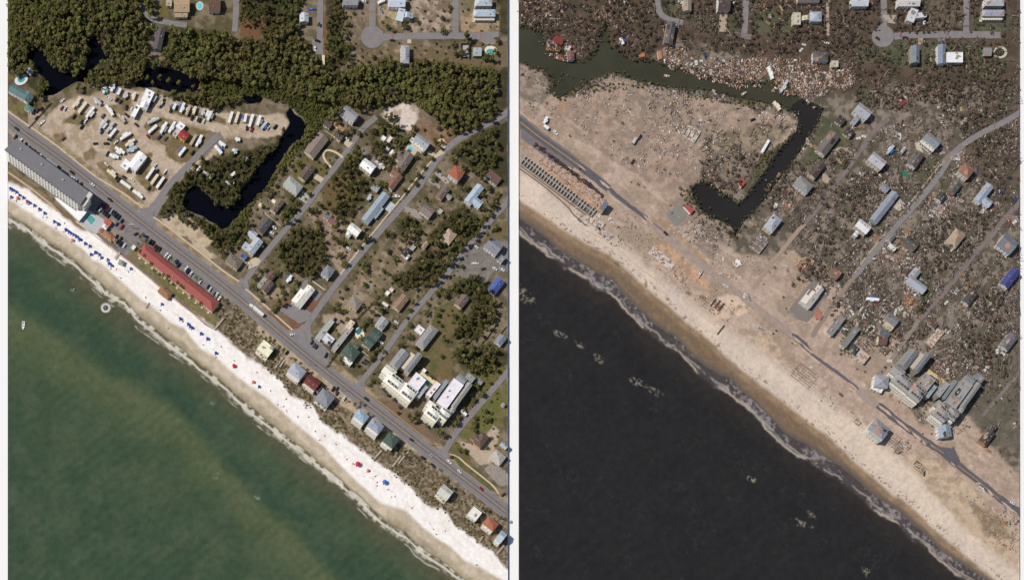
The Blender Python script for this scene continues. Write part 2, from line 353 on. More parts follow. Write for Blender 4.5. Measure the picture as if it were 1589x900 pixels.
        # beachfront: pavement, motel garden, dune scrub
        poly([(10,206),(30,218),(82,247),(142,296),(200,345),(240,372),(346,450),(340,466),(222,372),(210,392),(198,400),(186,390),(148,345),(136,322),(132,304),(10,216)], (122, 118, 120), (136, 130, 126), .55, 1.5, warp=False)
        poly([(150,318),(176,338),(182,360),(196,356),(186,378),(158,345),(142,330)], (158, 142, 124), (142,128,116), .5)
        poly([(196,398),(206,388),(214,386),(332,486),(340,474),(346,470),(350,482),(336,500),(322,508),(282,472),(246,440),(206,408)], (110, 108, 62), (130, 118, 84), .5, 2)
        poly([(10,262),(45,285),(88,318),(120,342),(134,356),(128,362),(84,330),(45,300),(10,278)], (146, 126, 98), (120, 100, 76), .5, 2)
        du = [(344,478),(372,466),(396,486),(440,522),(470,550),(530,600),(560,626),(600,655),(650,694),(700,738),(760,784),(800,815),(800,900),(770,868),(742,846),(700,818),(660,786),(620,748),(574,714),(510,668),(450,618),(434,592),(396,558),(346,524),(336,508)]
        poly(du, (118, 102, 88), (222, 208, 192), .58, 5, nz=nB * .5 + nC * .5); poly(du, (104, 90, 68), (150, 134, 112), .55, 30, nz=nC)
        poly([(402,500),(440,524),(470,548),(560,622),(596,650),(655,696),(700,732),(695,738),(640,700),(590,668),(540,636),(480,590),(440,560),(420,532),(396,520)], (186, 166, 142), (160, 140, 116), .5, 4)
        bm = sm(d_la, 3.5, -3.5); blend(bm, (255, 250, 244), (255, 246, 240), .5)
        for o_, s_ in ((-8, 71), (-10.5, 71), (-16, 72), (-18, 72)): blend(sm(np.abs(d_la - (fbm(X, Y, 12, 4) - .5) * 9 - o_ - (fbm(X, Y, 80, s_) - .5) * 14), 1.1, .3) * .35 * sm(fbm(X, Y, 50, s_ + 1), .4, .6) * bm, (226, 214, 200))
        blend(sm(fbm(X, Y, 16, 74), .58, .7) * .3 * bm, (238, 226, 214))
        # tan wet sand
        wm = sm(d_wet, 2.5, -4) ; blend(wm, (208, 192, 170), (192, 176, 152), .5, nB)
        blend(sm(d_wet, -12, -20) * .8, (176, 160, 134), (154, 142, 118), .55, nB)
        blend(sm(d_sh, 5, -2), (128, 116, 88))
    else:
        setc((98, 88, 76)); blend(one * .9, (92, 86, 70), (116, 102, 90), .5, nA); blend(one * .6, (80, 74, 62), (146, 132, 120), .54, nB)
        up = sm(np.interp(X, [800, 900, 1000, 1050, 1200, 1300, 1400, 1600], [150, 125, 96, 60, 96, 150, 130, 140]) - wy, -8, 8)
        blend(up, (76, 66, 54), (92, 76, 64), .5, nB)
        poly([(1490,175),(1590,150),(1590,330),(1560,330),(1540,300),(1500,250)], (78, 72, 60), (98, 84, 72), .5); poly([(1520,500),(1590,480),(1590,700),(1540,690),(1505,640),(1480,600),(1470,560)], (92, 86, 74), (104, 96, 82), .5, 10)
        for p in ([(1030,0),(1050,0),(1062,25),(1090,30),(1112,28),(1112,48),(1060,36),(1040,32)],[(1130,25),(1152,20),(1152,48),(1128,48)],[(1165,10),(1230,20),(1230,60),(1172,52)],[(1375,45),(1395,48),(1392,50),(1378,38)],[(1394,60),(1450,62),(1512,62),(1512,80),(1480,110),(1400,108),(1375,92),(1340,100),(1320,80),(1355,72)],[(1505,20),(1580,30),(1580,50),(1508,48)],[(1437,2),(1495,2),(1492,46),(1440,44)],[(1505,70),(1570,90),(1545,125),(1500,118)],[(1290,175),(1330,200),(1310,230),(1290,240),(1262,262),(1240,250)],[(1290,245),(1312,240),(1320,258),(1296,262)],[(1425,255),(1450,238),(1470,240),(1440,290),(1420,280)],[(1330,130),(1370,145),(1360,175),(1330,160)],[(1452,292),(1475,278),(1476,290),(1455,310)],[(1345,335),(1375,345),(1360,365)],[(1425,415),(1445,430),(1452,455),(1430,475)],[(1150,300),(1185,270),(1178,262),(1150,300)],[(1180,245),(1225,205),(1235,215),(1195,250),(1172,275)],[(1540,140),(1590,130),(1590,160),(1550,165)]):
            poly(p, (78, 80, 60), (92, 88, 68), .52, 6)
        poly([(1440,0),(1494,0),(1492,44),(1444,42)], (92, 82, 68), (112, 98, 82), .5)
        coast = [(790,95),(840,112),(858,145),(885,152),(905,140),(950,118),(1000,140),(1060,148),(1110,152),(1170,168),(1228,180),(1238,200),(1215,222),(1175,238),(1120,250),(1090,272),(1062,285),(1066,310),(1090,335),(1130,352),(1140,392),(1200,400),(1232,385),(1245,400),(1238,430),(1300,440),(1320,470),(1310,520),(1355,525),(1395,520),(1385,560),(1400,620),(1430,660),(1500,640),(1545,700),(1590,740),(1590,950),(790,950)]
        poly(coast, (172, 150, 134), (154, 134, 116), .52, 8, nz=nA * .6 + nB * .4)
        poly([(895,150),(950,122),(1060,150),(1170,172),(1235,190),(1172,240),(1100,262),(1070,290),(1010,300),(960,255),(900,215),(850,175)], (142, 124, 110), (164, 142, 124), .53, 14)
        poly([(806,105),(838,112),(856,140),(836,172),(806,150)], (150, 136, 122), (120, 108, 94), .5); poly([(1000,140),(1090,170),(1060,200),(980,160)], (132, 116, 104), (154, 134, 116), .5, 10)
        poly([(1090,212),(1180,190),(1235,192),(1190,235),(1100,255)], (150, 134, 112), (116, 104, 88), .5, 10); poly([(1095,240),(1180,230),(1170,262),(1140,310),(1120,296),(1090,275)], (110, 98, 84), (134, 118, 104), .5, 8)
        poly([(1040,310),(1065,305),(1130,355),(1138,385),(1100,400),(1060,360)], (150, 132, 120), (128, 112, 98), .5, 8, nz=nC)
        q1 = sm(fbm(X + Y * .4, (Y - X * .7) * 2.2, 34, 81), .52, .66) * sm(d_la, -10, 10) * sm(X + (450 - Y) * -.5, 500, 700); m_ = q1 * sm(np.interp(X, *MAINR) + 40 - Y, -30, 0) * (np.interp(X, *MAINR) + 30 < Y + 90); blend(q1 * .35 * (Y > np.interp(X, *MAINR) - 60), (204, 182, 164)); blend(sm(fbm(X, Y, 18, 82), .56, .68) * .35 * (Y > np.interp(X, *MAINR) - 40) * sm(d_la, -4, 6), (140, 120, 104))
        poly([(868,155),(876,150),(884,165),(878,180),(868,176)], (160, 132, 108)); poly([(1030,330),(1050,318),(1072,328),(1060,348),(1046,352)], (142, 134, 124))
        poly([(1222,485),(1262,445),(1285,455),(1262,490),(1250,500),(1240,498)], (136, 124, 116), (128,116,108), .5, 2); poly([(1330,545),(1375,520),(1380,540),(1350,575),(1325,570)], (152, 134, 118))
        for p in ([(840,250),(900,300),(926,318),(915,325),(880,300),(838,262)],[(1010,372),(1030,378),(1062,400),(1110,450),(1090,450),(1050,410)]): poly(p, (186, 150, 122), (160,132,110), .5, 3)
        poly([(1100,470),(1130,455),(1170,470),(1165,485),(1110,500)], (200, 176, 156), (160, 132, 108), .55); poly([(1160,510),(1200,520),(1220,560),(1190,560),(1160,530)], (182, 160, 138), (156, 136, 118), .55)
        poly([(1020,330),(1040,350),(1100,410),(1130,436),(1122,440),(1060,385),(1010,345)], (172, 144, 118), (154, 130, 108), .5, 3)
        blend(sm(d_la, 12, -12), (198, 182, 166), (208, 190, 172), .5, nA); 
        poly([(1400,700),(1460,720),(1500,745),(1545,800),(1582,830),(1582,890),(1500,820),(1440,760)], (186, 164, 140), (164, 144, 122), .55, 12); poly([(1500,775),(1550,800),(1575,840),(1530,830)], (148, 128, 104), (128, 112, 92), .5, 8)
        ridge = np.sin((X * .62 + Y * .79) * .55 + 7 * fbm(X, Y, 40, 21)) * (fbm(X, Y, 16, 22) > .52); m = sm(d_la, 2, -8) * sm(d_wet, 0, 6) * np.clip(ridge, 0, 1) * .16; blend(m, (160, 140, 122))
        blend(sm(d_wet, 5, -3) * .9, (138, 112, 84), (118, 96, 74), .5, nB); blend(sm(d_wet, -5, -13) * .8, (104, 86, 70), (124, 102, 78), .6, nB)
        sp = sm(np.abs(d_wet - 6), 10, 2) * (nC > .66); blend(sp * .75, (92, 72, 52))
        blend(sm(d_sh, 8, 1) * .9, (96, 88, 80), (84, 78, 74), .5, nC)
    # speckle everywhere
    if not L: C *= 1.17
    C *= (1 + (nC[..., None] - .5) * (.22 if L else .34))
    C = np.clip(C, .003, .86)
    # heights
    Z = (fbm(X, Y, 10, 31) - .5) * .35 - .2
    Z = np.where(d_sh < 30, np.minimum(Z, -0.95 + np.maximum(d_sh, -14) * S * .055), Z)
    Z += sm(d_la, 8, -2) * sm(d_sh, 18, 30) * (fbm(X, Y, 5, 33) - .5) * .35
    for p in (POND_L if L else [LAGOON]):
        xs = [q[0] for q in p]; ys = [q[1] for q in p]
        i0, i1 = np.searchsorted(gy, [min(ys) - 8, max(ys) + 8]); j0, j1 = np.searchsorted(gx, [min(xs) - 8, max(xs) + 8])
        i0 = max(i0, 0); j0 = max(j0, 0)
        dd = polydist(X[i0:i1, j0:j1] + (fbm(X[i0:i1, j0:j1], Y[i0:i1, j0:j1], 9, 40) - .5) * 4, Y[i0:i1, j0:j1] + (fbm(X[i0:i1, j0:j1], Y[i0:i1, j0:j1], 9, 41) - .5) * 4, p)
        Z[i0:i1, j0:j1] = Z[i0:i1, j0:j1] * (1 - sm(dd, -1.5, 2.5)) - 2.4 * sm(dd, -1.5, 2.5)
    WX = (X - CX) * S; WY = (CY - Y) * S
    col4 = np.concatenate([C, np.ones(X.shape + (1,))], -1)

    def grid_mesh(name, keep, Zv, colors, m, skirt=0.0):
        idx = -np.ones(X.shape, int); q = keep[:-1, :-1] & keep[1:, :-1] & keep[:-1, 1:] & keep[1:, 1:]
        used = np.zeros(X.shape, bool); used[:-1, :-1] |= q; used[1:, :-1] |= q; used[:-1, 1:] |= q; used[1:, 1:] |= q
        idx[used] = np.arange(used.sum())
        V = np.stack([WX[used], WY[used], Zv[used]], -1); cc = colors[used]
        F = np.stack([idx[:-1, :-1][q], idx[1:, :-1][q], idx[1:, 1:][q], idx[:-1, 1:][q]], -1)
        if skirt:      # drop the outer edge of the ground so that it has a side
            ring = [(0, j) for j in range(n_x)] + [(i, n_x - 1) for i in range(1, n_y)] + [(n_y - 1, j) for j in range(n_x - 2, -1, -1)] + [(i, 0) for i in range(n_y - 2, 0, -1)]
            ex = []; pairs = []
            for a, b in zip(ring, ring[1:] + ring[:1]):
                if idx[a] >= 0 and idx[b] >= 0: pairs.append((idx[a], idx[b]))
            ids = sorted({k for p_ in pairs for k in p_}); mp = {k: len(V) + i for i, k in enumerate(ids)}
            low = V[ids].copy(); low[:, 2] = -skirt; V = np.concatenate([V, low]); cc = np.concatenate([cc, np.tile([.05, .045, .04, 1.], (len(ids), 1))])
            F = np.concatenate([F, np.array([(b, a, mp[a], mp[b]) for a, b in pairs])])
        me = bpy.data.meshes.new(name); me.vertices.add(len(V)); me.vertices.foreach_set('co', V.astype(np.float32).ravel())
        me.loops.add(F.size); me.loops.foreach_set('vertex_index', F.astype(np.int32).ravel())
        me.polygons.add(len(F)); me.polygons.foreach_set('loop_start', np.arange(0, F.size, 4, dtype=np.int32)); me.polygons.foreach_set('loop_total', np.full(len(F), 4, np.int32))
        me.update(calc_edges=True)
        a = me.color_attributes.new('tint', 'FLOAT_COLOR', 'POINT'); a.data.foreach_set('color', cc.astype(np.float32).ravel())
        me.polygons.foreach_set('use_smooth', np.ones(len(F), bool))
        me.materials.append(m)
        return struct(link(name, me))
    isbeach = (d_la < 0)
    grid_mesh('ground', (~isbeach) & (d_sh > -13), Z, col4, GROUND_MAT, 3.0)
    eb = isbeach.copy()                                     # one ring of overlap so that no gap opens between ground and beach
    for s1_ in (-1, 0, 1):
        for s_ in (-1, 0, 1): eb |= np.roll(np.roll(isbeach, s_, 0), s1_, 1)
    grid_mesh('beach', eb & (d_sh > -13), Z - np.where(isbeach, 0, .02), col4, SAND_MAT, 3.0)
    # ---- the sea
    Cs = np.zeros(X.shape + (3,))
    def sb(m, c): Cs[:] = Cs * (1 - m[..., None]) + alb(c) * m[..., None]
    dd = -d_sh
    if L:
        Cs[:] = alb((64, 82, 60))
        sb(sm(nA, .3, .7) * .5, (74, 90, 68))
        bar = [(-30,470),(60,530),(150,600),(240,630),(330,660),(400,720),(460,780),(520,860),(570,950)]
        yb = np.interp(X, [0,100,180,260,330,400,470,550,700], [462,522,576,622,690,768,838,905,1010]); db = (Y - yb) * .78 + (fbm(X, Y, 50, 95) - .5) * 34
        sb(sm(db, -3, 16) * (1 - sm(db, 20, 90)) * .78, (92, 101, 70)); sb(sm(db, -60, -12) * (1 - sm(db, -12, 0)) * .5, (50, 74, 62)); sb(sm(db, 110, 200) * .45, (56, 77, 61)); sb(sm(fbm(X * .7 + Y * .7, Y * .7 - X * .7, 30, 96), .45, .7) * .18, (104, 108, 84))
        sb((1 - sm(dd + (nA - .5) * 34, 4, 58)) * .8, (92, 88, 68)); sb((1 - sm(dd + (nB - .5) * 12, 0, 22)) * .6, (118, 104, 80))
        fo = sm(dd, 14, 7) * sm(dd, -6, 2) * sm(fbm(X, Y, 7, 51), .40, .60) * sm(fbm(X, Y, 60, 52), .22, .42)
        fo = np.maximum(fo, sm(np.abs(dd - 3.2 - 5 * fbm(X, Y, 45, 53)), 2.6, 1.0) * .95)
        sb(fo * .85, (226, 220, 204)); sw_ = np.sin((X * .62 + Y * .79) * .42 + 5 * fbm(X, Y, 60, 91)) ; Cs *= (1 + .06 * (sw_ * sm(dd, 6, 40) * sm(fbm(X, Y, 50, 97), .38, .6)))[..., None]; ln2 = sm(np.abs(dd - 10 - 9 * fbm(X, Y, 70, 92)), 1.8, .6) * sm(fbm(X, Y, 26, 93), .5, .62); sb(ln2 * .6, (206, 202, 186))
    else:
        Cs[:] = alb((42, 41, 42)); sb(sm(nA, .35, .65) * .5, (47, 45, 45)); sb(1 - sm(dd + (nA - .5) * 30, 2, 60), (58, 52, 48))
        wd = 11 + 9 * fbm(X, Y, 55, 54)
        rag = dd + (fbm(X, Y, 22, 55) - .5) * 12
        web = sm(fbm(X, Y, 3.6, 56, 2), .44, .62)
        sb(sm(rag, 23, 12) * .75, (86, 80, 79)); foam = sm(rag, 21, 12) * sm(fbm(X, Y, 30, 98) + fbm(X, Y, 3.6, 56, 2), 1.0, 1.3) * .6
        sb(foam, (172, 162, 160)); sw_ = np.sin((X * .62 + Y * .79) * .3 + 5 * fbm(X, Y, 50, 91)); Cs *= (1 + .05 * sw_ * sm(dd, 24, 50) * sm(fbm(X, Y, 50, 94), .4, .6))[..., None]; line = sm(np.abs(rag - 16), 2.8, .8) * sm(fbm(X, Y, 34, 57), .38, .52); sb(line * .8, (184, 170, 152)); l2 = sm(np.abs(rag - 9 - 6 * fbm(X, Y, 30, 99)), 2.2, .6) * sm(fbm(X, Y, 26, 57), .42, .55); sb(l2 * .6, (176, 168, 164))
        wz = sm(fbm(X * .8 + Y * .5, Y * .8 - X * .5, 26, 87), .6, .74) * sm(fbm(X, Y, 3.5, 88, 2), .5, .75) * sm(dd, 20, 50); sb(wz * .13, (96, 94, 94))
        for cx, cy, rx, ry in ((812,456,18,13),(872,519,14,6),(900,535,10,6),(929,556,9,9),(990,592,16,8),(1018,606,12,9),(1168,743,10,6),(1245,812,16,7),(1262,800,8,8),(1345,885,9,9),(1005,508,8,4)):
            q = ((X - cx) + (Y - cy) * -.2) / rx; r = ((Y - cy) - (X - cx) * .35) / ry; e = np.sqrt(q * q + r * r) + (fbm(X, Y, 8, 58) - .5) * 1.2
            sb(sm(e, 1.0, .4) * sm(fbm(X, Y, 3.0, 59, 2), .42, .66) * .75, (150, 142, 128))
    Cs *= 1 + (nC[..., None] - .5) * (.10 if L else .16)
    for cx, cy in (((335,741),(340,733),(401,773),(112,450),(330,625),(398,770)) if L else ()):
        e = np.hypot(X - cx, (Y - cy) * 1.6) ; sb(sm(e, 5.5, 1) * sm(nC, .3, .6) * .6, (150, 158, 148))
    if L:
        e = np.hypot(X - 164, Y - 477); sb(sm(np.abs(e - 5.8), 2.4, 1.0) * .9, (226, 222, 206))
    grid_mesh('sea', d_sh < 13, np.full(X.shape, -.95), np.concatenate([np.clip(Cs, .003, .8), np.ones(X.shape + (1,))], -1), SEA_MAT, 3.0)

GROUND_MAT = attr_mat('earth_and_grass'); SAND_MAT = attr_mat('sand', grain=(0.3, 0.05), bump=.25)
SEA_MAT = attr_mat('sea_water', rough=0.4, grain=(0.14, 0.13), spec=0.1, bump=.7, scale2=0.035)
build_panel('L', 12, 788); build_panel('R', 806, 1582)

# bare pale ground on which the two stretches of coast lie
g = MB(); g.face([(-30000, -30000, -3.2), (30000, -30000, -3.2), (30000, 30000, -3.2), (-30000, 30000, -3.2)]); struct(g.obj('ground_base', mat((254, 253, 251), var=.01, scale=.02, kind='flat')))

def flatpoly(name, pts, z, m, warp=0.0, kind='structure'):
    """a sheet over the map outline PTS (photo pixels) with slightly wandering edges"""
    out = []
    for i in range(len(pts)):
        a = pts[i]; b = pts[(i + 1) % len(pts)]; d = math.dist(a, b); k = max(1, int(d / 4)) if warp else 1
        for j in range(k):
            t = j / k; x = a[0] + (b[0] - a[0]) * t; y = a[1] + (b[1] - a[1]) * t
            if warp: x += (float(vnoise(x, y, 5, 3)) - .5) * warp; y += (float(vnoise(x, y, 5, 5)) - .5) * warp
            out.append(W(x, y)[:2])
    b = MB(); b.prism(out, z - .35, z, m); o = b.obj(name)
    if kind: o['kind'] = kind
    return o
POND_MAT = mat((12, 13, 22), rough=.12, var=.1, scale=.05, kind='water', spec=.08)
LAG_MAT = mat((66, 66, 54), rough=.4, var=.16, scale=.03, kind='water', spec=.08); CAN_MAT = mat((46, 44, 44), rough=.3, var=.1, scale=.03, kind='water', spec=.1)
def grow(p, k):
    c = np.array(p, float); n = len(c); out = []
    ar = sum(p[i][0] * p[(i + 1) % n][1] - p[(i + 1) % n][0] * p[i][1] for i in range(n)); s = 1 if ar > 0 else -1
    for i in range(n):
        e = c[(i + 1) % n] - c[i - 1]; e = e / (np.hypot(*e) + 1e-9); out.append((c[i][0] + s * e[1] * k, c[i][1] - s * e[0] * k))
    return out
def water(name, pts, z, m):
    from mathutils.geometry import tessellate_polygon
    x0, x1 = (12.5, 787.5) if pts[0][0] < 797 else (806.5, 1581.5)
    q = [(min(max(x, x0), x1), y) for x, y in grow(pts, 4)]
    v = [Vector(W(x, y, z)) for x, y in q]; tr = tessellate_polygon([v]); me = bpy.data.meshes.new(name)
    fs = []
    for a, b, c in tr:
        nrm = (v[b] - v[a]).cross(v[c] - v[a]).z; fs.append((a, b, c) if nrm > 0 else (a, c, b))
    me.from_pydata([tuple(p) for p in v], [], fs); me.materials.append(m); return struct(link(name, me))
for p in (P1, P1b, P2, P3): water('pond_water', p, -.85, POND_MAT)
water('canal_water', CANAL, -.85, POND_MAT); water('lagoon_water', [p for p in LAGOON if p[1] < 172] , -.8, LAG_MAT); water('canal_water', [(1232,166),(1250,152),(1282,166)] + LAGOON[LAGOON.index((1268,193)):LAGOON.index((1212,165))], -.78, CAN_MAT)

# ---------------------------------------------------------------- roads
ASPH = mat((116, 112, 116), rough=.9, var=.09, scale=.25, kind='asphalt'); ASPH2 = mat((138, 132, 132), rough=.9, var=.1, scale=.2, kind='asphalt')
ASPHR = mat((100, 96, 102), rough=.9, var=.12, scale=.2, kind='asphalt'); ASPHR2 = mat((128, 116, 112), rough=.9, var=.14, scale=.15, kind='asphalt')
YEL = mat((196, 160, 90), var=.15, scale=.4); LINEW = mat((190, 186, 182), var=.15, scale=.4); CONC = mat((206, 188, 162), var=.1, scale=.5, kind='asphalt'); CONCR = mat((180, 160, 140), var=.12, scale=.5, kind='asphalt')
def clipx(pts, x0, x1):
    out = []
    for a, b in zip(pts, pts[1:]):
        n = max(1, int(math.dist(a, b) / 5))
        for i in range(n): t = i / n; out.append((a[0] + (b[0] - a[0]) * t, a[1] + (b[1] - a[1]) * t))
    out.append(pts[-1]); return [p for p in out if x0 - 6 <= p[0] <= x1 + 6 and -46 < p[1] < 946]
def smooth(pts, n=2):
    for _ in range(n):
        q = [pts[0]]
        for a, b in zip(pts, pts[1:]): q += [(a[0] * .75 + b[0] * .25, a[1] * .75 + b[1] * .25), (a[0] * .25 + b[0] * .75, a[1] * .25 + b[1] * .75)]
        pts = q + [pts[-1]]
    return pts
def ribbon(name, pts, wd, z, m, off=0.0, rag=0.0, dash=None, thick=.3, sn=2):
    x0, x1 = (12, 788) if pts[len(pts) // 2][0] < 800 else (806, 1582)
    pts = smooth(pts, sn) if sn else pts
    pts = clipx(pts, x0, x1); b = MB(); P = []
    for i, p in enumerate(pts):
        a = pts[max(i - 1, 0)]; c = pts[min(i + 1, len(pts) - 1)]; d = math.dist(a, c) or 1; nx, ny = -(c[1] - a[1]) / d, (c[0] - a[0]) / d
        r1 = (float(vnoise(p[0], p[1], 6, 7)) - .5) * rag; r2 = (float(vnoise(p[0], p[1], 6, 9)) - .5) * rag
        x, y = p[0] + nx * off, p[1] + ny * off
        cl = lambda v: min(max(v, x0 + .2), x1 - .2)
        P.append((W(cl(x - nx * (wd / 2 + r1)), y - ny * (wd / 2 + r1)), W(cl(x + nx * (wd / 2 + r2)), y + ny * (wd / 2 + r2))))
    k = 0
    vs = []; fs = []
    for l, r in P:
        vs += [(l[0], l[1], z), (r[0], r[1], z), (r[0], r[1], z - thick), (l[0], l[1], z - thick)]
    for i in range(len(P) - 1):
        if dash and (i // dash) % 2: continue
        o = 4 * i; fs += [(o + 1, o, o + 4, o + 5), (o + 2, o + 1, o + 5, o + 6), (o, o + 3, o + 7, o + 4)]
    vs2 = vs; 
    # keep the top facing up whichever way the line runs
    a, b_, c = (Vector(vs[j]) for j in fs[0][:3])
    if (b_ - a).cross(c - a).z < 0: fs = [tuple(reversed(f)) for f in fs]
    me = bpy.data.meshes.new(name); me.from_pydata(vs2, [], fs); me.materials.append(m); o = link(name, me); o['kind'] = 'structure'; return o
R1 = [(226,338),(240,320),(262,287),(290,260),(320,228),(340,210)]
R2 = [(374,446),(384,430),(403,405),(431,370),(453,345),(480,315),(496,289),(519,262),(545,225),(563,199),(584,182)]
R3 = [(466,522),(485,492),(510,457),(533,427),(580,369),(633,311),(661,275),(683,240),(703,222),(734,203),(763,190),(795,171)]
R4 = [(554,600),(580,569),(606,533),(633,495),(659,465),(692,428),(723,386),(745,365),(757,347),(795,306)]
R5 = [(688,704),(705,674),(731,643),(757,613),(795,569)]
RT = [(594,59),(620,57),(700,56),(748,57),(760,57)]; RT1 = [(578,-50),(578,30),(578,50)]; RT2 = [(707,-50),(707,52)]; RT3 = [(497,-50),(497,60),(494,76)]; RT4 = [(368,-50),(366,30),(364,50)]; RT5 = [(218,4),(224,20),(238,32),(262,36),(290,40)]
ribbon('road_shoulder', MAIN, 21, .05, mat((140, 132, 126), var=.1, scale=.2, kind='asphalt'), rag=1.5)
ribbon('road', MAIN, 14, .10, ASPH)
for o_ in (-.35, .35): ribbon('lane_line', MAIN, .42, .13, YEL, off=o_)
for o_ in (-5.4, 5.4): ribbon('lane_line', MAIN, .4, .13, LINEW, off=o_)
for i_, (p, wd) in enumerate(((R1, 10), (R2, 8.5), (R3, 9.5), (R4, 8.5), (R5, 9), (RT, 10.5), (RT1, 10), (RT2, 10), (RT3, 9.5), (RT4, 9), (RT5, 8))):
    ribbon('road', p, wd, .07 + .003 * i_, ASPH2, rag=.5)
def disc(name, x, y, r, z, m, n=28):
    b = MB(); b.prism([W(x + r * math.cos(t), y + r * math.sin(t))[:2] for t in [2 * math.pi * i / n for i in range(n)]], z - .3, z, m); return struct(b.obj(name))
disc('road_end', 578, 58, 17.5, .12, ASPH2); flatpoly('paved_lot', [(484,62),(502,60),(502,86),(486,84)], .125, ASPH2, 1.5)
flatpoly('paved_lot', [(744,50),(774,50),(774,66),(760,72),(744,64)], .13, ASPH2)
flatpoly('road_mouth', [(214,322),(226,326),(250,300),(262,306),(246,330),(238,352),(228,352)], .06, ASPH2, 2)
flatpoly('road_mouth', [(366,440),(372,432),(384,432),(386,446),(392,462),(384,466)], .085, ASPH2, 1)
flatpoly('road_mouth', [(452,512),(462,510),(470,503),(482,502),(482,516),(490,524),(512,546),(508,570),(486,556),(462,536)], .088, ASPH2, 1)
flatpoly('road_mouth', [(546,584),(552,598),(566,590),(566,604),(566,620),(552,612)], .082, ASPH2, 1); flatpoly('road_mouth', [(672,700),(686,696),(694,688),(700,690),(696,700),(696,718),(686,716)], .079, ASPH2, 1)
flatpoly('parking_lot', [(451,471),(462,455),(470,438),(478,430),(478,446),(468,470),(470,478),(484,486),(476,498),(464,502),(432,481)], .12, ASPH2, .6)
flatpoly('parking_lot', [(488,447),(500,455),(492,468),(486,466),(484,456)], .12, ASPH2, .6)
flatpoly('driveway', [(605,312),(613,318),(606,331),(595,323)], .12, mat((196, 200, 204), var=.05)); flatpoly('driveway', [(469,295),(480,305),(475,316),(463,308)], .12, mat((176, 176, 170), var=.06)); flatpoly('driveway', [(487,268),(503,277),(498,284),(486,276)], .12, CONC, .8)
flatpoly('driveway', [(535,218),(548,222),(541,230),(534,224)], .12, CONC, .6); flatpoly('driveway', [(562,232),(590,250),(600,262),(592,262),(572,246),(560,240)], .12, ASPH2, .8); flatpoly('driveway', [(677,264),(692,276),(698,284),(692,286),(675,270)], .12, mat((170,162,156), var=.06), .8)
flatpoly('driveway', [(632,62),(638,62),(638,68),(632,68)], .12, CONC); flatpoly('driveway', [(225,34),(236,38),(234,46),(226,44)], .12, CONC); flatpoly('driveway', [(385,418),(400,412),(405,405),(398,398),(388,404)], .12, CONC, .8)
flatpoly('driveway', [(628,320),(646,326),(656,340),(648,340),(628,328)], .12, mat((160,150,140), var=.08), 1.2); flatpoly('driveway', [(666,276),(684,288),(682,294),(664,282)], .11, mat((160,150,140), var=.08), .8)
flatpoly('driveway', [(660,236),(676,246),(690,238),(684,232),(676,240),(668,234)], .115, CONC, .8); flatpoly('driveway', [(678,218),(688,214),(692,222),(690,232),(684,226)], .114, mat((222,196,160), var=.05), .8)
# loop drive in front of the long tan house
ribbon('driveway', [(532,245),(524,238),(512,233),(504,234),(501,242),(506,252),(514,260)], 3.2, .09, mat((218,196,160), var=.06), sn=2)
SIDE = [(0,163),(13,174),(45,196),(80,220),(120,252),(150,276),(180,293),(200,306),(221,323)]; ribbon('sidewalk', SIDE, 2.4, .12, CONC, rag=.3)
ribbon('sidewalk', [(238,337),(262,353),(290,376),(320,399),(345,420),(371,437)], 2.4, .12, CONC, rag=.3); ribbon('sidewalk', [(381,448),(400,464),(420,482),(454,512)], 2.4, .12, CONC, rag=.3); ribbon('sidewalk', [(697,705),(710,707),(723,720),(753,743),(766,754),(774,766)], 2.4, .12, CONC, rag=.3)
ribbon('sidewalk', [(528,426),(546,402),(580,360),(606,328),(628,302),(652,270),(672,248)], 2.4, .115, CONC, rag=.4, sn=1); ribbon('sidewalk', [(482,434),(504,450)], 1.8, .12, CONC, sn=0)
ribbon('promenade', [(150,362),(186,392),(207,408),(247,441),(282,470),(318,502),(336,512)], 3.6, .1, mat((130, 112, 106), var=.1), rag=.3); ribbon('promenade', [(13,268),(45,290),(84,321),(88,328)], 3, .1, mat((190,170,140), var=.08))
sw = ribbon('sea_wall', [(118,344),(150,369),(185,396),(207,412),(247,446),(282,475),(334,512)], 1.3, .75, mat((226, 202, 176), var=.06), thick=1.4)
ribbon('walkway', [(562,606),(590,624),(620,648),(650,672),(672,690)], 3, .1, mat((150,128,108), var=.1), rag=.4)
# red brick strips across the lanes at the top of the map
for px, py, ww, hh in ((578,19,9.5,2.6),(609,58,3.2,10),(707,43,9.5,2.2),(746,57,2.4,10)):
    flatpoly('brick_crossing', [(px-ww/2,py-hh/2),(px+ww/2,py-hh/2),(px+ww/2,py+hh/2),(px-ww/2,py+hh/2)], .16, mat((158,110,104), var=.12))
# the storm side
SANDED = ribbon
D = 793.5
flatpoly('parking_lot', [(808,200),(832,214),(862,238),(884,256),(876,262),(850,246),(822,226),(808,214)], .04, mat((120,114,118), var=.14, scale=.15), 3)
ribbon('road', off([(0,176),(13,187),(40,208.5),(75,233),(112,260),(150,290)], D + 1, 3), 12, .10, ASPHR, rag=1.5); ribbon('road_shoulder', off([(0,176),(40,208.5),(75,233),(100,252)], D + 1, 3), 19, .05, ASPHR2, rag=2.5)
ribbon('road', [(940,288),(958,306),(972,316),(990,330),(1004,340)], 6, .09, ASPHR, rag=2.5); ribbon('road', [(1004,340),(1040,366)], 3, .085, ASPHR2, rag=2)
flatpoly('road', [(1228,516),(1240,522),(1252,532),(1260,545),(1256,548),(1240,534),(1230,524)], .1, ASPHR, 2); ribbon('road', [(1258,548),(1280,564),(1307,583),(1332,604)], 4.2, .1, mat((104,98,108), var=.1), rag=1.6)
ribbon('road', [(1362,628),(1383,645),(1407,663),(1440,687),(1465,703),(1488,723),(1514,742),(1545,768),(1566,784),(1586,796)], 10.5, .1, ASPHR, rag=2.4)
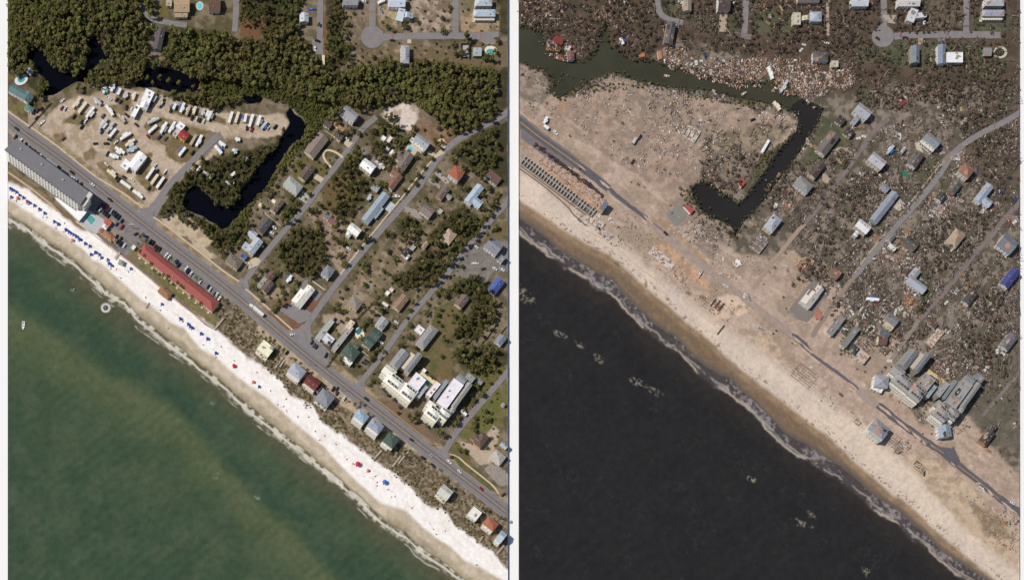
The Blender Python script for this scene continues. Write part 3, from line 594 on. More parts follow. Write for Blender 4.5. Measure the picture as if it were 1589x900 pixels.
flatpoly('road_mouth', [(1462,692),(1476,696),(1480,692),(1488,712),(1492,724),(1478,718),(1462,704)], .105, ASPHR, 2)
for p in ([(1440,687),(1465,703)], [(1407,663),(1432,681),(1455,698)], [(1486,722),(1514,743),(1534,760),(1550,774)], [(1383,645),(1400,657)]):
    for o_ in (-.5, .5): ribbon('lane_line', p, .4, .13, YEL, off=o_, sn=0)
for o_ in (-.5, .5): ribbon('lane_line', off([(13,187),(40,208.5),(75,233),(112,260)], D + 1, 3), .5, .13, YEL, off=o_)
for i_, (p, wd, m_) in enumerate(((off(R3, D, 1)[3:], 9, ASPH2), (off(RT, D, -2), 10.5, ASPH2), (off(RT1, D, -2), 10, ASPH2), (off(RT2, D - 1, -2), 9.5, ASPH2), (off(R4, D, 2)[3:], 8, ASPHR2), (off(R2, D + 2, 2)[4:], 7.5, ASPHR2), ([(1020,-50),(1020,12),(1026,24),(1040,32),(1060,36)], 8.5, ASPH2), ([(1158,-50),(1157,40),(1154,54)], 9, ASPH2), ([(1284,-50),(1284,45),(1285,56)], 5, CONCR), ([(1122,18),(1122,50)], 12, CONCR), ([(1128,52),(1150,56),(1166,58)], 9, ASPHR2), (off(R5, D, 2)[2:], 6, ASPHR2), ([(1316,536),(1345,515),(1362,505)], 0.1, ASPHR2))):
    if wd > .5: ribbon('road', p, wd, .07 + .003 * i_, m_, rag=1.4)
ribbon('sand_drift', off(R3, D, 1)[:4], 6.5, .06, mat((150,132,120), var=.1, kind='asphalt'), rag=3); ribbon('sand_drift', off(R2, D + 2, 2)[:5], 6, .055, mat((168,146,130), var=.1, kind='asphalt'), rag=3); ribbon('sand_drift', off(R4, D, 2)[:4], 6.5, .057, mat((148,132,120), var=.1, kind='asphalt'), rag=3)
for sg in ([(935,284),(960,308),(990,332),(1035,366),(1075,400),(1118,434),(1160,466),(1203,499),(1232,522)], [(1330,604),(1352,620),(1376,640)]): ribbon('sand_drift', sg, 10, .045, mat((166,148,136), var=.13, scale=.2, kind='asphalt'), rag=5)
r9 = random.Random(12)
for q_ in range(46):
    x_ = r9.choice([r9.uniform(900, 1010), r9.uniform(1228, 1340), r9.uniform(1362, 1575), r9.uniform(1362, 1575)]); y_ = float(np.interp(x_, *MAINR)) + (2.5 if x_ < 1100 else (4 if x_ < 1350 else 6)) + r9.choice([-1, 1]) * r9.uniform(3.0, 5.5); L_ = r9.uniform(3, 10); w_ = r9.uniform(.8, 2.6)
    flatpoly('sand_drift', [(x_ - L_, y_ - L_ * .78 - w_ * .4), (x_, y_ - w_), (x_ + L_, y_ + L_ * .78 - w_ * .3), (x_ + L_ * .6, y_ + L_ * .5 + w_), (x_ - L_ * .5, y_ - L_ * .4 + w_ * 1.2)], .165 + .006 * q_, mat((196, 172, 154), var=.1, scale=.3), 2)
disc('road_end', 1370, 57, 17, .12, ASPH2)
ribbon('sidewalk', off([(533,421),(546,402),(580,360),(606,328),(628,302),(652,270),(672,248)], D, 2), 2.4, .115, CONCR, rag=.6, sn=1)
ribbon('driveway', off([(532,245),(524,238),(512,233),(504,234),(501,242),(506,252),(514,260)], D + 1, -3), 3.4, .09, CONCR, sn=2)
flatpoly('driveway', [(1396,308),(1406,318),(1398,330),(1384,320)], .12, mat((196,180,164), var=.06), .5); flatpoly('driveway', [(1276,268),(1290,276),(1284,286),(1276,280)], .12, CONCR, .8)
flatpoly('parking_lot', [(1226,478),(1256,440),(1266,430),(1270,438),(1250,470),(1264,486),(1252,500),(1240,494)], .1, mat((134,124,118), var=.08), 1.5); flatpoly('parking_lot', [(1275,445),(1288,452),(1282,462),(1276,458)], .1, mat((128,118,112), var=.08), 1)
flatpoly('driveway', [(1425,60),(1432,60),(1432,70),(1425,70)], .12, CONCR); flatpoly('driveway', [(1455,60),(1468,60),(1468,72),(1457,72)], .12, ASPH2)
flatpoly('driveway', [(1368,24),(1392,24),(1390,38),(1378,36)], .125, mat((176,164,150), var=.06)); flatpoly('driveway', [(1448,260),(1470,240),(1476,246),(1462,256),(1456,266)], .11, mat((140,126,112), var=.1), 1)
for px, py, ww, hh in ((1370,16,9.5,2.4),(1398,54,2.6,10),(1500,41,9.5,2.2)):
    flatpoly('brick_crossing', [(px-ww/2,py-hh/2),(px+ww/2,py-hh/2),(px+ww/2,py+hh/2),(px-ww/2,py+hh/2)], .16, mat((128,88,88), var=.12))
# ================================================================ buildings
def rmat(c, kind='shingle'): return mat(c, rough=.75 if kind != 'seam' else .6, var=.09, scale=.35, kind=kind, spec=.2)
_shared = {}
def window_mesh():
    if 'win' not in _shared:
        b = MB(); b.box(-.75, .75, -.05, .06, -.7, .7, TRIM); b.box(-.6, .6, .06, .09, -.55, .55, GLASS); _shared['win'] = b.mesh('window')
    return _shared['win']
def door_mesh():
    if 'door' not in _shared:
        b = MB(); b.box(-.6, .6, -.05, .08, -1.1, 1.1, mat((150,110,90), var=.1)); b.box(-.4, .4, .08, .1, .2, .9, GLASS); _shared['door'] = b.mesh('door')
    return _shared['door']
def vent_mesh():
    if 'vent' not in _shared:
        b = MB(); b.box(-.35, .35, -.35, .35, 0, .7, STEEL); b.box(-.5, .5, -.5, .5, .7, .82, STEEL); _shared['vent'] = b.mesh('roof_vent')
    return _shared['vent']
def ac_mesh():
    if 'ac' not in _shared:
        b = MB(); b.box(-1, 1, -.7, .7, 0, 1.0, mat((190,190,186), var=.08)); b.tube((0,0,1.0),(0,0,1.12),.5,.5,10,STEEL); _shared['ac'] = b.mesh('air_conditioner')
    return _shared['ac']

def roof_z(kind, x, y, a, b, h, rise):
    """height of the roof surface over local x, y; a, b half sizes"""
    if kind == 'flat': return h + .4
    if kind == 'gable': return h + rise * (1 - min(abs(y) / b, 1))
    if kind == 'shed': return h + rise * (y / b + 1) / 2
    if kind == 'pyr': return h + rise * (1 - max(abs(x) / a, abs(y) / b))
    return h + rise * min(1 - abs(y) / b, (a - abs(x)) / b)
def wing(root, rx, ry, x, y, L, Wd, ang, kind, rcol, wcol, h, dmg=0, porch=0, extras=True, pitch=.42, seam=None, stilts=0.0):
    """one wing of a house. x, y, L, Wd in photo pixels as the roof is seen; h metres to the eaves"""
    if x < 797 and max(rcol) - min(rcol) > 18: gv = sum(rcol) / 3; rcol = tuple(int(v * .84 + gv * .16) for v in rcol)
    if x > 797:      # roof and wall colours on the storm side are muted towards grey
        gv = sum(rcol) / 3; rcol = tuple(int((v * .62 + gv * .38) * .97) for v in rcol); gv = sum(wcol) / 3; wcol = tuple(int((v * .8 + gv * .2) * .93) for v in wcol)
    a, b = L * S / 2, Wd * S / 2
    rise = 0 if kind == 'flat' else (pitch * b * (1 if kind != 'shed' else .7))
    bx, by = unlean(x, y, h + rise * .5)
    wx, wy, _ = W(bx, by); ox, oy, _ = W(rx, ry); rz = -R(ang)
    loc = (wx - ox, wy - oy, 0)
    T = Vector(loc)
    def put(name, me, p, r=0.0):
        c, s = math.cos(rz), math.sin(rz)
        return link(name, me, root, (T.x + p[0] * c - p[1] * s, T.y + p[0] * s + p[1] * c, p[2]), rz + r)
    wm = mat(wcol, rough=.8, var=.07, scale=1.2); sk = seam if seam else ('seam' if min(rcol) > 140 and kind != 'flat' else 'shingle')
    rm = rmat(rcol, sk if kind != 'flat' else 'plain')
    wi = .45; wa, wb = a - wi, b - wi
    m = MB(); z0 = stilts
    m.prism([(-wa, -wb), (wa, -wb), (wa, wb), (-wa, wb)], z0, h, wm)
    if kind == 'gable':
        rr = rise * wb / b
        for sx in (-1, 1):
            t = [(sx * wa, -wb, h), (sx * wa, wb, h), (sx * wa, 0, h + rr)]; m.face(t if sx > 0 else t[::-1], wm)
            t2 = [(sx * (wa - .2), -wb, h), (sx * (wa - .2), wb, h), (sx * (wa - .2), 0, h + rr)]; m.face(t2[::-1] if sx > 0 else t2, wm)
    m.obj('wall', None, root, loc, rz)
    if stilts:
        pm = MB()
        for i in range(5):
            for j in range(3): q = (-wa + .3 + i * (2 * wa - .6) / 4, -wb + .3 + j * (wb - .3)); pm.tube((q[0], q[1], 0), (q[0], q[1], stilts), .2, .2, 5, WOOD)
        stuff(pm.obj('stilt', None, root, loc, rz))
    # roof shell
    m = MB(); th = .22
    if kind == 'flat':
        m.box(-a, a, -b, b, h, h + .4, rm)
        for q in ((-a, a, -b, -b + .3), (-a, a, b - .3, b), (-a, -a + .3, -b + .3, b - .3), (a - .3, a, -b + .3, b - .3)): m.box(*q, h + .4, h + .75, rm)
    else:
        if kind == 'gable': top = [(-a, 0, rise), (a, 0, rise)]; F = [((-a, -b), (a, -b), 1, 0), ((a, b), (-a, b), 0, 1)]; E = []
        elif kind == 'pyr': top = [(0, 0, rise)]; F = [((-a, -b), (a, -b), 0), ((a, -b), (a, b), 0), ((a, b), (-a, b), 0), ((-a, b), (-a, -b), 0)]
        elif kind == 'shed': top = [(-a, b, rise), (a, b, rise)]; F = [((-a, -b), (a, -b), 1, 0)]
        else:
            r = max(a - b, .3); top = [(-r, 0, rise), (r, 0, rise)]; F = [((-a, -b), (a, -b), 1, 0), ((a, -b), (a, b), 1), ((a, b), (-a, b), 0, 1), ((-a, b), (-a, -b), 0)]
        for f in F:
            pts = [(f[0][0], f[0][1], h), (f[1][0], f[1][1], h)] + [(top[k][0], top[k][1], h + top[k][2]) for k in f[2:]]
            m.face(pts, rm); m.face([(p[0], p[1], p[2] - th) for p in pts[::-1]], TRIM)
            for i in range(len(pts)):
                p, q = pts[i], pts[(i + 1) % len(pts)]
                m.face([p, (p[0], p[1], p[2] - th), (q[0], q[1], q[2] - th), q], TRIM)
    roof = m.obj('roof', None, root, loc, rz)
    if kind in ('gable', 'hip'):
        r = a if kind == 'gable' else max(a - b, .3)
        cm = MB(); cm.box(-r, r, -.22, .22, h + rise - .06, h + rise + .06, rmat(tuple(min(255, int(v * 1.08)) for v in rcol), 'plain')); cm.obj('ridge_cap', None, roof)
    if extras:
        step = 3.4; zs = [z0 + 1.7 + 2.9 * k for k in range(max(1, int((h - z0) / 2.7)))]
        nxw = max(1, int(2 * wa / step)); nyw = max(1, int(2 * wb / step))
        for z in zs[:3]:
            for sgn in (1, -1):
                for i in range(nxw):
                    if sgn == -1 and z == zs[0] and i == nxw // 2: continue
                    put('window', window_mesh(), ((-wa + (i + .5) * 2 * wa / nxw), sgn * (wb - .01), z), 0 if sgn > 0 else math.pi)
            for i in range(min(nyw, 2)):
                put('window', window_mesh(), (-wa + .01, (-wb + (i + .5) * 2 * wb / min(nyw, 2)), z), math.pi / 2)
        if not stilts: put('door', door_mesh(), (-wa + (nxw // 2 + .5) * 2 * wa / nxw, -wb + .01, 1.2), math.pi)
        rr = random.Random(int(x * 7 + y))
        for k in range(2 if kind != 'flat' else 0):
            qx, qy = rr.uniform(-.5, .5) * a, rr.choice([-1, 1]) * b * .45; put('roof_vent', vent_mesh(), (qx, qy, roof_z(kind, qx, qy, a, b, h, rise) - .15))
        if kind == 'flat':
            for k in range(2 if a > 5 else 1): put('air_conditioner', ac_mesh(), (rr.uniform(-.6, .6) * a, rr.uniform(-.4, .4) * b, h + .4))
    if porch:      # porch > 0: storeys of balconies on the local -y side
        d = 2.6; n = porch; hh = (h - z0 - .2) / n
        for k in range(n):
            dm = MB(); z = z0 + .15 + k * hh; dm.box(-wa, wa, -wb - d, -wb - .02, z, z + .2, TRIM); dm.box(-wa, wa, -wb - d, -wb - d + .08, z + .95, z + 1.08, WHITE)
            for i in range(int(2 * wa / 2.4) + 1):
                q = -wa + .1 + i * (2 * wa - .2) / int(2 * wa / 2.4); dm.box(q - .12, q + .12, -wb - d, -wb - d + .2, z + .2, z + hh - (.02 if k < n - 1 else .2), WHITE)
            dm.obj('balcony', None, root, loc, rz)
    if dmg:
        rr = random.Random(int(x * 13 + y * 5))
        for k in range(dmg):
            pm = MB(); cx, cy = rr.uniform(-.75, .75) * a, rr.uniform(-.75, .75) * b; r = rr.uniform(.18, .42) * b
            pts = []
            for i in range(9):
                t = i / 9 * 2 * math.pi; q = r * rr.uniform(.6, 1.3); px_, py_ = cx + q * math.cos(t) * 1.5, cy + q * math.sin(t)
                if cy > 0: py_ = max(.05, py_)
                else: py_ = min(-.05, py_)
                px_ = max(-a + .1, min(a - .1, px_)); py_ = max(-b + .1, min(b - .1, py_)); pts.append((px_, py_, roof_z(kind, px_, py_, a, b, h, rise) + .09))
            c = rr.choice([(186,134,104),(176,142,114),(150,122,102),(66,60,58),(140,132,126)]); c0 = (cx, cy, roof_z(kind, cx, cy, a, b, h, rise) + .12)
            mm = mat(c, var=.15, scale=1)
            for i in range(9): pm.face([pts[i], pts[(i + 1) % 9], c0], mm)
            pm.obj('torn_roof_patch', None, root, loc, rz)
    return T, rz, a, b, h, rise, put

def house(desc, wings, cat='house', name='house', **kw):
    x, y = wings[0][0], wings[0][1]; h = wings[0][7]
    rx, ry = unlean(x, y, h); root = bpy.data.objects.new(name, None); COL.objects.link(root); root.location = W(rx, ry)
    out = [wing(root, rx, ry, *wg[:8], **{**kw, **(wg[8] if len(wg) > 8 else {})}) for wg in wings]
    reg(root, desc, cat, x, y); return root, out
# a wing is (x, y, length, width, angle, roof, roof colour, wall colour, eaves height)
def HW(x, y, L, Wd, ang, kind, rc, wc, h, **k): return (x, y, L, Wd, ang, kind, rc, wc, h, k)
_old_house = house
def house(desc, wings, cat='house', name='house', **kw):
    w0 = wings[0]; x, y, h = w0[0], w0[1], w0[8]
    rx, ry = unlean(x, y, h); root = bpy.data.objects.new(name, None); COL.objects.link(root); root.location = W(rx, ry)
    out = []
    for i, wg in enumerate(wings):
        k = {**kw, **wg[9]}; out.append(wing(root, rx, ry, *wg[:9], **k))
    reg(root, desc, cat, x, y); return root, out
CR = (246,232,196); WH = (244,242,236); N = -52; E = 38
def simple(rows, nm='house', cat='house', **kw):
    if nm == 'storm_house': kw['dmg'] = 1
    for r in rows:
        desc, rest = r[0], r[1:]
        ws = rest[0] if isinstance(rest[0], list) else [rest]
        house(desc, [HW(*q[:9], **(q[9] if len(q) > 9 else {})) for q in ws], cat, nm, **kw)
LEFT_HOUSES = [
 ('white-walled grey gabled house',543,176,25,15,E,'gable',(160,158,162),WH,7.5),
 ('brown roofed cottage, orange gable strip',[(510,191,12,13,E,'gable',(98,78,72),WH,3.4),(526,197,19,5,E,'shed',(190,130,82),WH,3.2),(527,209,13,13,E,'gable',(100,80,76),CR,3.6)]),
 ('long tan-roofed house',491,225,38,19,N,'gable',(146,128,116),CR,4),
 ('brown gabled house, cream wall',476,267,26,14,N,'gable',(112,92,80),CR,4.5),
 ('pale grey hipped house',455,287,27,17,E,'hip',(172,176,170),WH,5.5),
 ('small tan-brown house',430,319,22,11,N,'gable',(128,110,94),WH,3.6),
 ('charcoal-roofed house',410,349,26,15,N,'gable',(96,94,92),(200,164,140),4.5),
 ('light blue metal-roofed house',[(395,381,26,14,N,'gable',(186,194,206),CR,5.5),(392,363,14,12,E,'gable',(182,190,202),CR,4.5),(383,383,13,10,E,'shed',(178,188,200),CR,4.5)]),
 ('brown hipped house by the highway',363,405,24,16,E,'hip',(132,118,106),(236,216,180),4.2),
 ('brown house with pale lean-to',[(415,444,20,12,N,'gable',(118,96,86),(228,200,160),4.2),(420,428,14,12,N,'gable',(116,86,78),(228,200,160),3.8),(407,438,18,7,N,'shed',(178,174,164),WH,3.2)]),
 ('dark grey house, white porch wall',509,421,17,15,N,'hip',(138,142,152),WH,6.5),
 ('square tan hip-roofed house',551,470,19,17,E,'hip',(154,140,126),(232,206,150),4),
 ('square grey-roofed house',593,501,17,15,N,'gable',(168,170,172),WH,4.5),
 ('dark green twin-gabled house',[(583,519,15,18,E,'gable',(78,98,92),CR,5),(573,530,16,17,E,'gable',(80,100,92),CR,5)]),
 ('large dark green-roofed house',[(544,546,24,20,E,'hip',(84,100,88),(150,168,140),5.5),(540,559,16,10,E,'flat',WH,WH,4.5),(552,537,10,8,E,'gable',(88,104,92),CR,5)]),
 ('orange-brown low house',622,469,25,14,N,'gable',(160,126,98),CR,3.6),
 ('long grey hipped house',[(663,522,38,16,N,'hip',(156,154,152),CR,5),(651,512,13,11,E,'flat',(238,232,232),WH,3)]),
 ('brown gabled house among pines',717,467,20,14,N,'gable',(126,106,96),CR,4.2),
 ('grey gabled house with hedge',777,527,15,13,N,'gable',(138,142,154),WH,4.2),
 ('long pale blue metal-roofed house',[(583,322,54,14,N,'gable',(158,174,188),(188,206,200),4.2),(587,330,20,6,N,'shed',(166,180,192),WH,3.6),(583,291,12,10,E,'gable',(158,160,168),(220,170,140),3.6)]),
 ('bright white-roofed house',[(550,356,20,13,E,'gable',WH,CR,6),(543,361,12,8,N,'gable',WH,WH,5)]),
 ('small dull red-roofed cabin',517,344,12,11,E,'gable',(150,92,86),CR,3.2),
 ('small grey-roofed shed',508,335,11,10,E,'shed',(128,124,130),WH,2.6),
 ('dark brown cabin, white annexes',[(630,391,14,10,N,'gable',(78,68,72),WH,3.4),(632,399,8,5,N,'flat',WH,WH,2.8)]),
 ('taupe gabled house',663,327,19,15,E,'gable',(142,126,118),WH,4.5),
 ('peach-roofed house among pines',697,366,20,17,N,'hip',(198,168,142),CR,4.5),
 ('small tan hut',660,380,12,7,N,'gable',(176,148,112),CR,2.8),
 ('large grey-roofed hall, white wall',[(767,381,23,20,E,'gable',(140,140,152),WH,6),(778,402,9,10,E,'flat',(140,140,150),WH,4.5)]),
 ('tall grey-roofed house with pool',[(655,219,25,12,E,'gable',(160,170,180),WH,7.5,{'porch':2}),(640,218,7,6,E,'flat',WH,WH,4)]),
 ('orange hip-roofed tower house',709,268,19,18,E,'pyr',(182,98,72),WH,7.5),
 ('brown house with salmon wall',687,299,21,12,N,'gable',(124,108,100),(232,160,140),4),
 ('light blue L-plan house',[(736,301,33,13,N,'gable',(176,196,216),WH,5),(741,314,15,12,E,'gable',(172,192,212),WH,4.8)]),
 ('low brown house, white trim',765,275,25,13,E,'shed',(112,86,76),WH,3),
 ('bright white block-roofed house',571,257,22,15,E,'gable',(250,250,250),CR,6.5),
 ('taupe cross-gabled house',[(629,249,27,15,-56,'gable',(132,116,108),CR,5),(624,246,14,12,E,'gable',(126,112,104),CR,4.8)]),
 ('rust-brown low house',[(612,281,27,13,N,'gable',(148,104,82),WH,3.8),(615,268,15,13,E,'gable',(144,100,78),WH,3.8)]),
 ('pale blue gabled cottage',472,27,14,14,90,'gable',(196,206,216),CR,5),
 ('grey-roofed house with deck',544,2,24,12,0,'gable',(156,156,162),WH,6),
 ('tan-roofed house with dormers',[(282,8,24,20,0,'gable',(196,162,122),WH,5.5),(281,24,20,6,0,'shed',(190,160,124),WH,4)]),
 ('dark brown-roofed house',333,6,18,22,0,'gable',(118,84,70),WH,5),
 ('long grey house, blue porch',[(247,60,34,13,-78,'gable',(98,88,92),(140,176,196),5)],),
 ('white-roofed house by the drive',262,4,9,10,0,'gable',(200,178,150),WH,4),
 ('pale blue house, twin gables',[(622,22,11,20,15,'gable',(206,216,230),WH,6),(631,24,8,20,90,'gable',(196,210,226),WH,5.5)]),
 ('long pale blue-roofed house',616,3,26,15,0,'gable',(204,214,230),WH,6),
 ('pale grey house with bay',[(751,3,26,12,0,'hip',(190,200,206),WH,6)]),
 ('blue-roofed house with verandah',[(752,20,34,11,0,'hip',(186,204,218),(222,196,150),6,{'porch':2})]),
 ('narrow grey-roofed white house',629,84,28,13,90,'hip',(172,172,178),WH,6),
 ('small silver-roofed cottage',741,80,13,13,0,'gable',(182,188,190),(150,190,160),4),
 ('teal-roofed L-plan house',[(28,142,28,14,E-8,'gable',(98,132,132),WH,5),(42,150,15,15,N,'gable',(96,130,132),CR,5),(45,168,14,9,E-5,'hip',(104,138,136),WH,3.6)]),
 ('small grey bath house',46,111,10,8,35,'flat',(172,172,180),WH,3),
 ('dark-roofed beach house, cream',[(747,682,22,15,N,'hip',(116,92,82),(226,176,134),4.8),(742,681,22,12,E,'hip',(116,92,82),(226,176,134),4.6)]),
 ('beige commercial house, white porch',[(773,709,20,17,E,'hip',(190,184,174),WH,4.5),(768,712,8,8,E,'flat',WH,WH,3)]),
 ('blue-grey house, yellow wall',782,691,12,7,E,'gable',(170,188,200),(246,220,130),3.6),
 ('dusty pink roofed shed',781,628,5,6,N,'gable',(190,160,160),WH,3),
 ('grey cottage north of condos',744,592,10,9,E,'gable',(150,150,150),WH,3),
]
BEACH_HOUSES = [
 ('cream flat-roofed beach house',[(412,541,22,18,E,'flat',(250,244,206),CR,6,{'porch':1}),(422,540,6,5,E,'flat',(160,158,160),WH,6.6)]),
 ('grey and white beach house',[(461,575,24,18,E,'hip',(174,178,190),WH,8,{'porch':2})]),
 ('dark red beach house',[(485,592,22,16,E,'gable',(122,60,54),(150,70,60),8,{'porch':2}),(493,601,10,9,E,'shed',(112,56,50),WH,6)]),
 ('slate grey beach house',[(505,616,24,20,E,'hip',(142,146,152),(170,170,176),7,{'porch':1})]),
 ('tall pale blue-roofed beach house',[(561,645,20,15,E,'hip',(158,182,206),WH,12.5,{'porch':4})]),
 ('tall slate-roofed beach house',[(583,660,22,16,E,'hip',(156,164,184),WH,12.5,{'porch':4})]),
 ('dark green-roofed beach house',[(607,682,20,19,E,'hip',(84,100,90),WH,8.5,{'porch':2})]),
 ('pale grey-roofed beach house',[(691,763,20,18,E,'gable',(204,204,196),CR,6.5,{'porch':1})]),
 ('white beach house, turquoise deck',[(736,797,17,17,E,'flat',(240,236,222),WH,7)]),
 ('burnt-orange beach house',[(762,812,20,15,E,'hip',(188,106,72),CR,7.5,{'porch':2})]),
 ('pale blue beach house',[(778,832,11,17,E,'gable',(182,198,212),WH,7.5,{'porch':2})]),
]
SHEDS_L = [('small cream shed',425,312,6,5,E,'gable',CR,CR,2.4),('cream garden shed',405,318,7,6,E,'gable',(226,212,170),CR,2.4),('small blue-roofed shed',378,398,10,8,E,'shed',(84,110,170),CR,2.8),('small grey garden shed',697,305,9,7,E,'gable',(150,146,142),WH,2.4),('small pale shed',683,328,7,6,E,'flat',(188,182,172),WH,2.4),('square white shed',601,455,6,6,E,'flat',WH,WH,2.5),('peach shed',608,449,6,6,E,'gable',(230,200,190),WH,2.4),('narrow white canopy',598,472,4,10,-60,'shed',(250,246,228),WH,2.4),('white-roofed hut',595,215,7,6,E,'flat',WH,WH,2.8),('pinkish white hut',604,217,10,6,N,'flat',(238,224,222),WH,2.8),('pale blue hut',603,229,6,6,N,'shed',(206,222,232),WH,2.6),('tiny white tool hut',609,237,8,7,N,'gable',(232,224,222),WH,2.5),('grey carport',641,384,8,6,N,'shed',(190,190,188),WH,2.4),('white pool hut',658,575,6,5,E,'flat',WH,WH,3),('beach kiosk, grey octagon top',188,407,9,8,20,'pyr',(158,164,156),WH,2.8),('white motel hut',207,384,6,6,E,'flat',(232,236,216),WH,2.6)]
simple(LEFT_HOUSES); simple(BEACH_HOUSES, 'beach_house', 'beach house'); simple(SHEDS_L, 'shed', 'shed', extras=False)
house('blue metal-roofed building', [HW(770,443,24,15,N,'gable',(76,100,176),WH,4.5)], 'building', 'building')
house('U-plan grey motel court', [HW(504,511,36,10,N,'flat',(178,178,172),WH,4.5), HW(531,525,46,9,N,'flat',(170,166,160),WH,4.6), HW(509,526,17,13,E,'flat',(216,218,222),WH,4.2), HW(543,504,14,9,N,'flat',(240,212,186),CR,4.7)], 'motel', 'motel')
house('large cream-roofed diner building', [HW(467,462,24,19,N,'gable',(246,242,228),WH,5), HW(479,451,15,14,N,'gable',(244,240,228),WH,5.4)], 'building', 'building')
# camper park buildings
house('bright white camper park hall', [HW(213,250,29,16,N,'gable',(252,252,252),WH,6,pitch=.2), HW(195,256,14,14,N,'flat',(246,246,244),WH,4.5)], 'building', 'building')
house('white stepped camper park store', [HW(229,150,20,15,-64,'flat',(248,246,246),WH,5), HW(224,163,12,13,-64,'gable',(240,240,240),CR,4.6)], 'building', 'building')
house('white double-width trailer office', [HW(210,173,20,8,-62,'flat',(250,250,250),WH,4)], 'building', 'building')
house('red-roofed camper park cabin', [HW(285,209,14,14,E,'gable',(172,58,56),(244,206,130),4.2), HW(280,196,12,10,E,'flat',(248,248,250),WH,3.8), HW(274,206,12,8,N,'flat',(206,196,188),WH,3.6)], 'building', 'building')
# pool side bars
house('red and white pool kiosk', [HW(167,345,11,8,E,'shed',(206,96,66),WH,3.4), HW(162,352,10,6,E,'flat',WH,WH,3.2)], 'kiosk', 'kiosk')
house('orange-brown tiled beach bar', [HW(168,365,18,9,E,'hip',(186,120,80),CR,3.8), HW(157,358,8,7,E,'hip',(176,118,80),CR,3.4), HW(178,372,7,6,E,'hip',(184,124,84),CR,3.4)], 'bar', 'beach_bar')
house('thatched beach bar on the sand', [HW(256,453,21,12,E,'hip',(166,118,78),WOOD and (150,120,90),3.6)], 'bar', 'beach_bar')

# ---------------------------------------------------------------- the long red motel
root, wv = house('long red-roofed beachfront motel', [HW(277,430,148,19,38.3,'hip',(178,88,80),CR,4.6,seam='shingle',pitch=.5)], 'motel', 'red_motel')
T, rz, a, b, h, rise, put = wv[0]
for i in range(12):
    pm = MB(); q = -a + 4 + i * (2 * a - 8) / 11; pm.box(q - 1.2, q + 1.2, -b - 2.2, -b - .05, .12, .3, CONC); pm.box(q - .1, q + .1, -b - 2.2, -b - 2.0, .3, 1.2, WHITE); pm.obj('patio', None, root, T, rz)

# ---------------------------------------------------------------- the six storey hotel on the shore
def hotel():
    h = 17.5; storeys = 6; fh = 2.85
    P0 = unlean(13.2, 221, h); P1_ = unlean(131, 307, h)            # middle line of the roof, from the edge of the picture to its east end
    wx0, wy0, _ = W(*P0); wx1, wy1, _ = W(*P1_); Ln = math.dist((wx0, wy0), (wx1, wy1)); ang = math.atan2(wy1 - wy0, wx1 - wx0)
    root = bpy.data.objects.new('hotel', None); COL.objects.link(root); root.location = (wx0, wy0, 0); root.rotation_euler = (0, 0, ang)
    hw = 7.2; gm = mat((126, 124, 128), var=.06, scale=.15); wm = mat((238, 228, 212), var=.05)
    b = MB(); b.prism([(2, -hw), (Ln, -hw), (Ln, hw), (5, hw), ], 0, h - .4, wm); b.obj('wall', None, root)
    b = MB(); b.prism([(1, -hw - 1.6), (Ln + .8, -hw - 1.6), (Ln + .8, hw + .6), (4, hw + .6)], h - .4, h, gm); b.prism([(2, -hw - 1.2), (Ln + .2, -hw - 1.2), (Ln + .2, -hw - .9), (2, -hw - .9)], h, h + .5, gm); b.obj('roof', None, root)
    bay = 3.7; nb = int((Ln - 4) / bay)
    bm = MB(); bm.box(.05, bay - .05, -1.9, 0, 0, .22, WHITE); bm.box(.05, bay - .05, -1.9, -1.78, .22, 1.2, WHITE); bm.box(bay - .18, bay, -1.9, 0, .22, fh, WHITE); bm.box(.7, bay - .8, -.06, .02, .25, 2.5, GLASS); bal = bm.mesh('balcony')
    fm = MB(); fm.box(.9, bay - .9, -.02, .08, 0, 1.4, GLASS); fm.box(.75, bay - .75, -.03, .05, -.15, 0, TRIM); win = fm.mesh('window')
    for i in range(nb):
        for k in range(storeys):
            link('balcony', bal, root, (3 + i * bay, -hw, k * fh + .4))
    for i in range(nb):
        for k in range(0, storeys, 2): link('window', win, root, (3 + i * bay, hw, k * fh + 1.4))
    b = MB(); b.prism([(Ln + 1, -6.6), (Ln + 4.2, -6), (Ln + 4.2, 5), (Ln + 1, 5.8)], 0, h - 2.5, wm); b.obj('stair_tower', None, root)
    b = MB(); b.prism([(Ln + .9, 2), (Ln + 5, 1), (Ln + 5, 7), (Ln + .9, 7.4)], h - 2.3, h + 1.5, mat((214,214,210), var=.05)); b.obj('lift_house', None, root)
    for q in (14, 40, 66): link('air_conditioner', ac_mesh(), root, (q, 1.5, h))
    b = MB()
    for q in (0, 1, 2):
        y = hw + .6 + .02; b.box(36 + q * 4, 39 + q * 4, y, y + 7, 0, 3.6, wm)
    b.obj('entrance_block', None, root); b = MB(); b.box(35, 48.5, hw + .5, hw + 9, 3.6, 4.2, mat((150,146,148), var=.06)); b.obj('entrance_canopy', None, root)
    reg(root, 'grey-roofed six storey balconied hotel', 'hotel', 70, 265)
hotel()
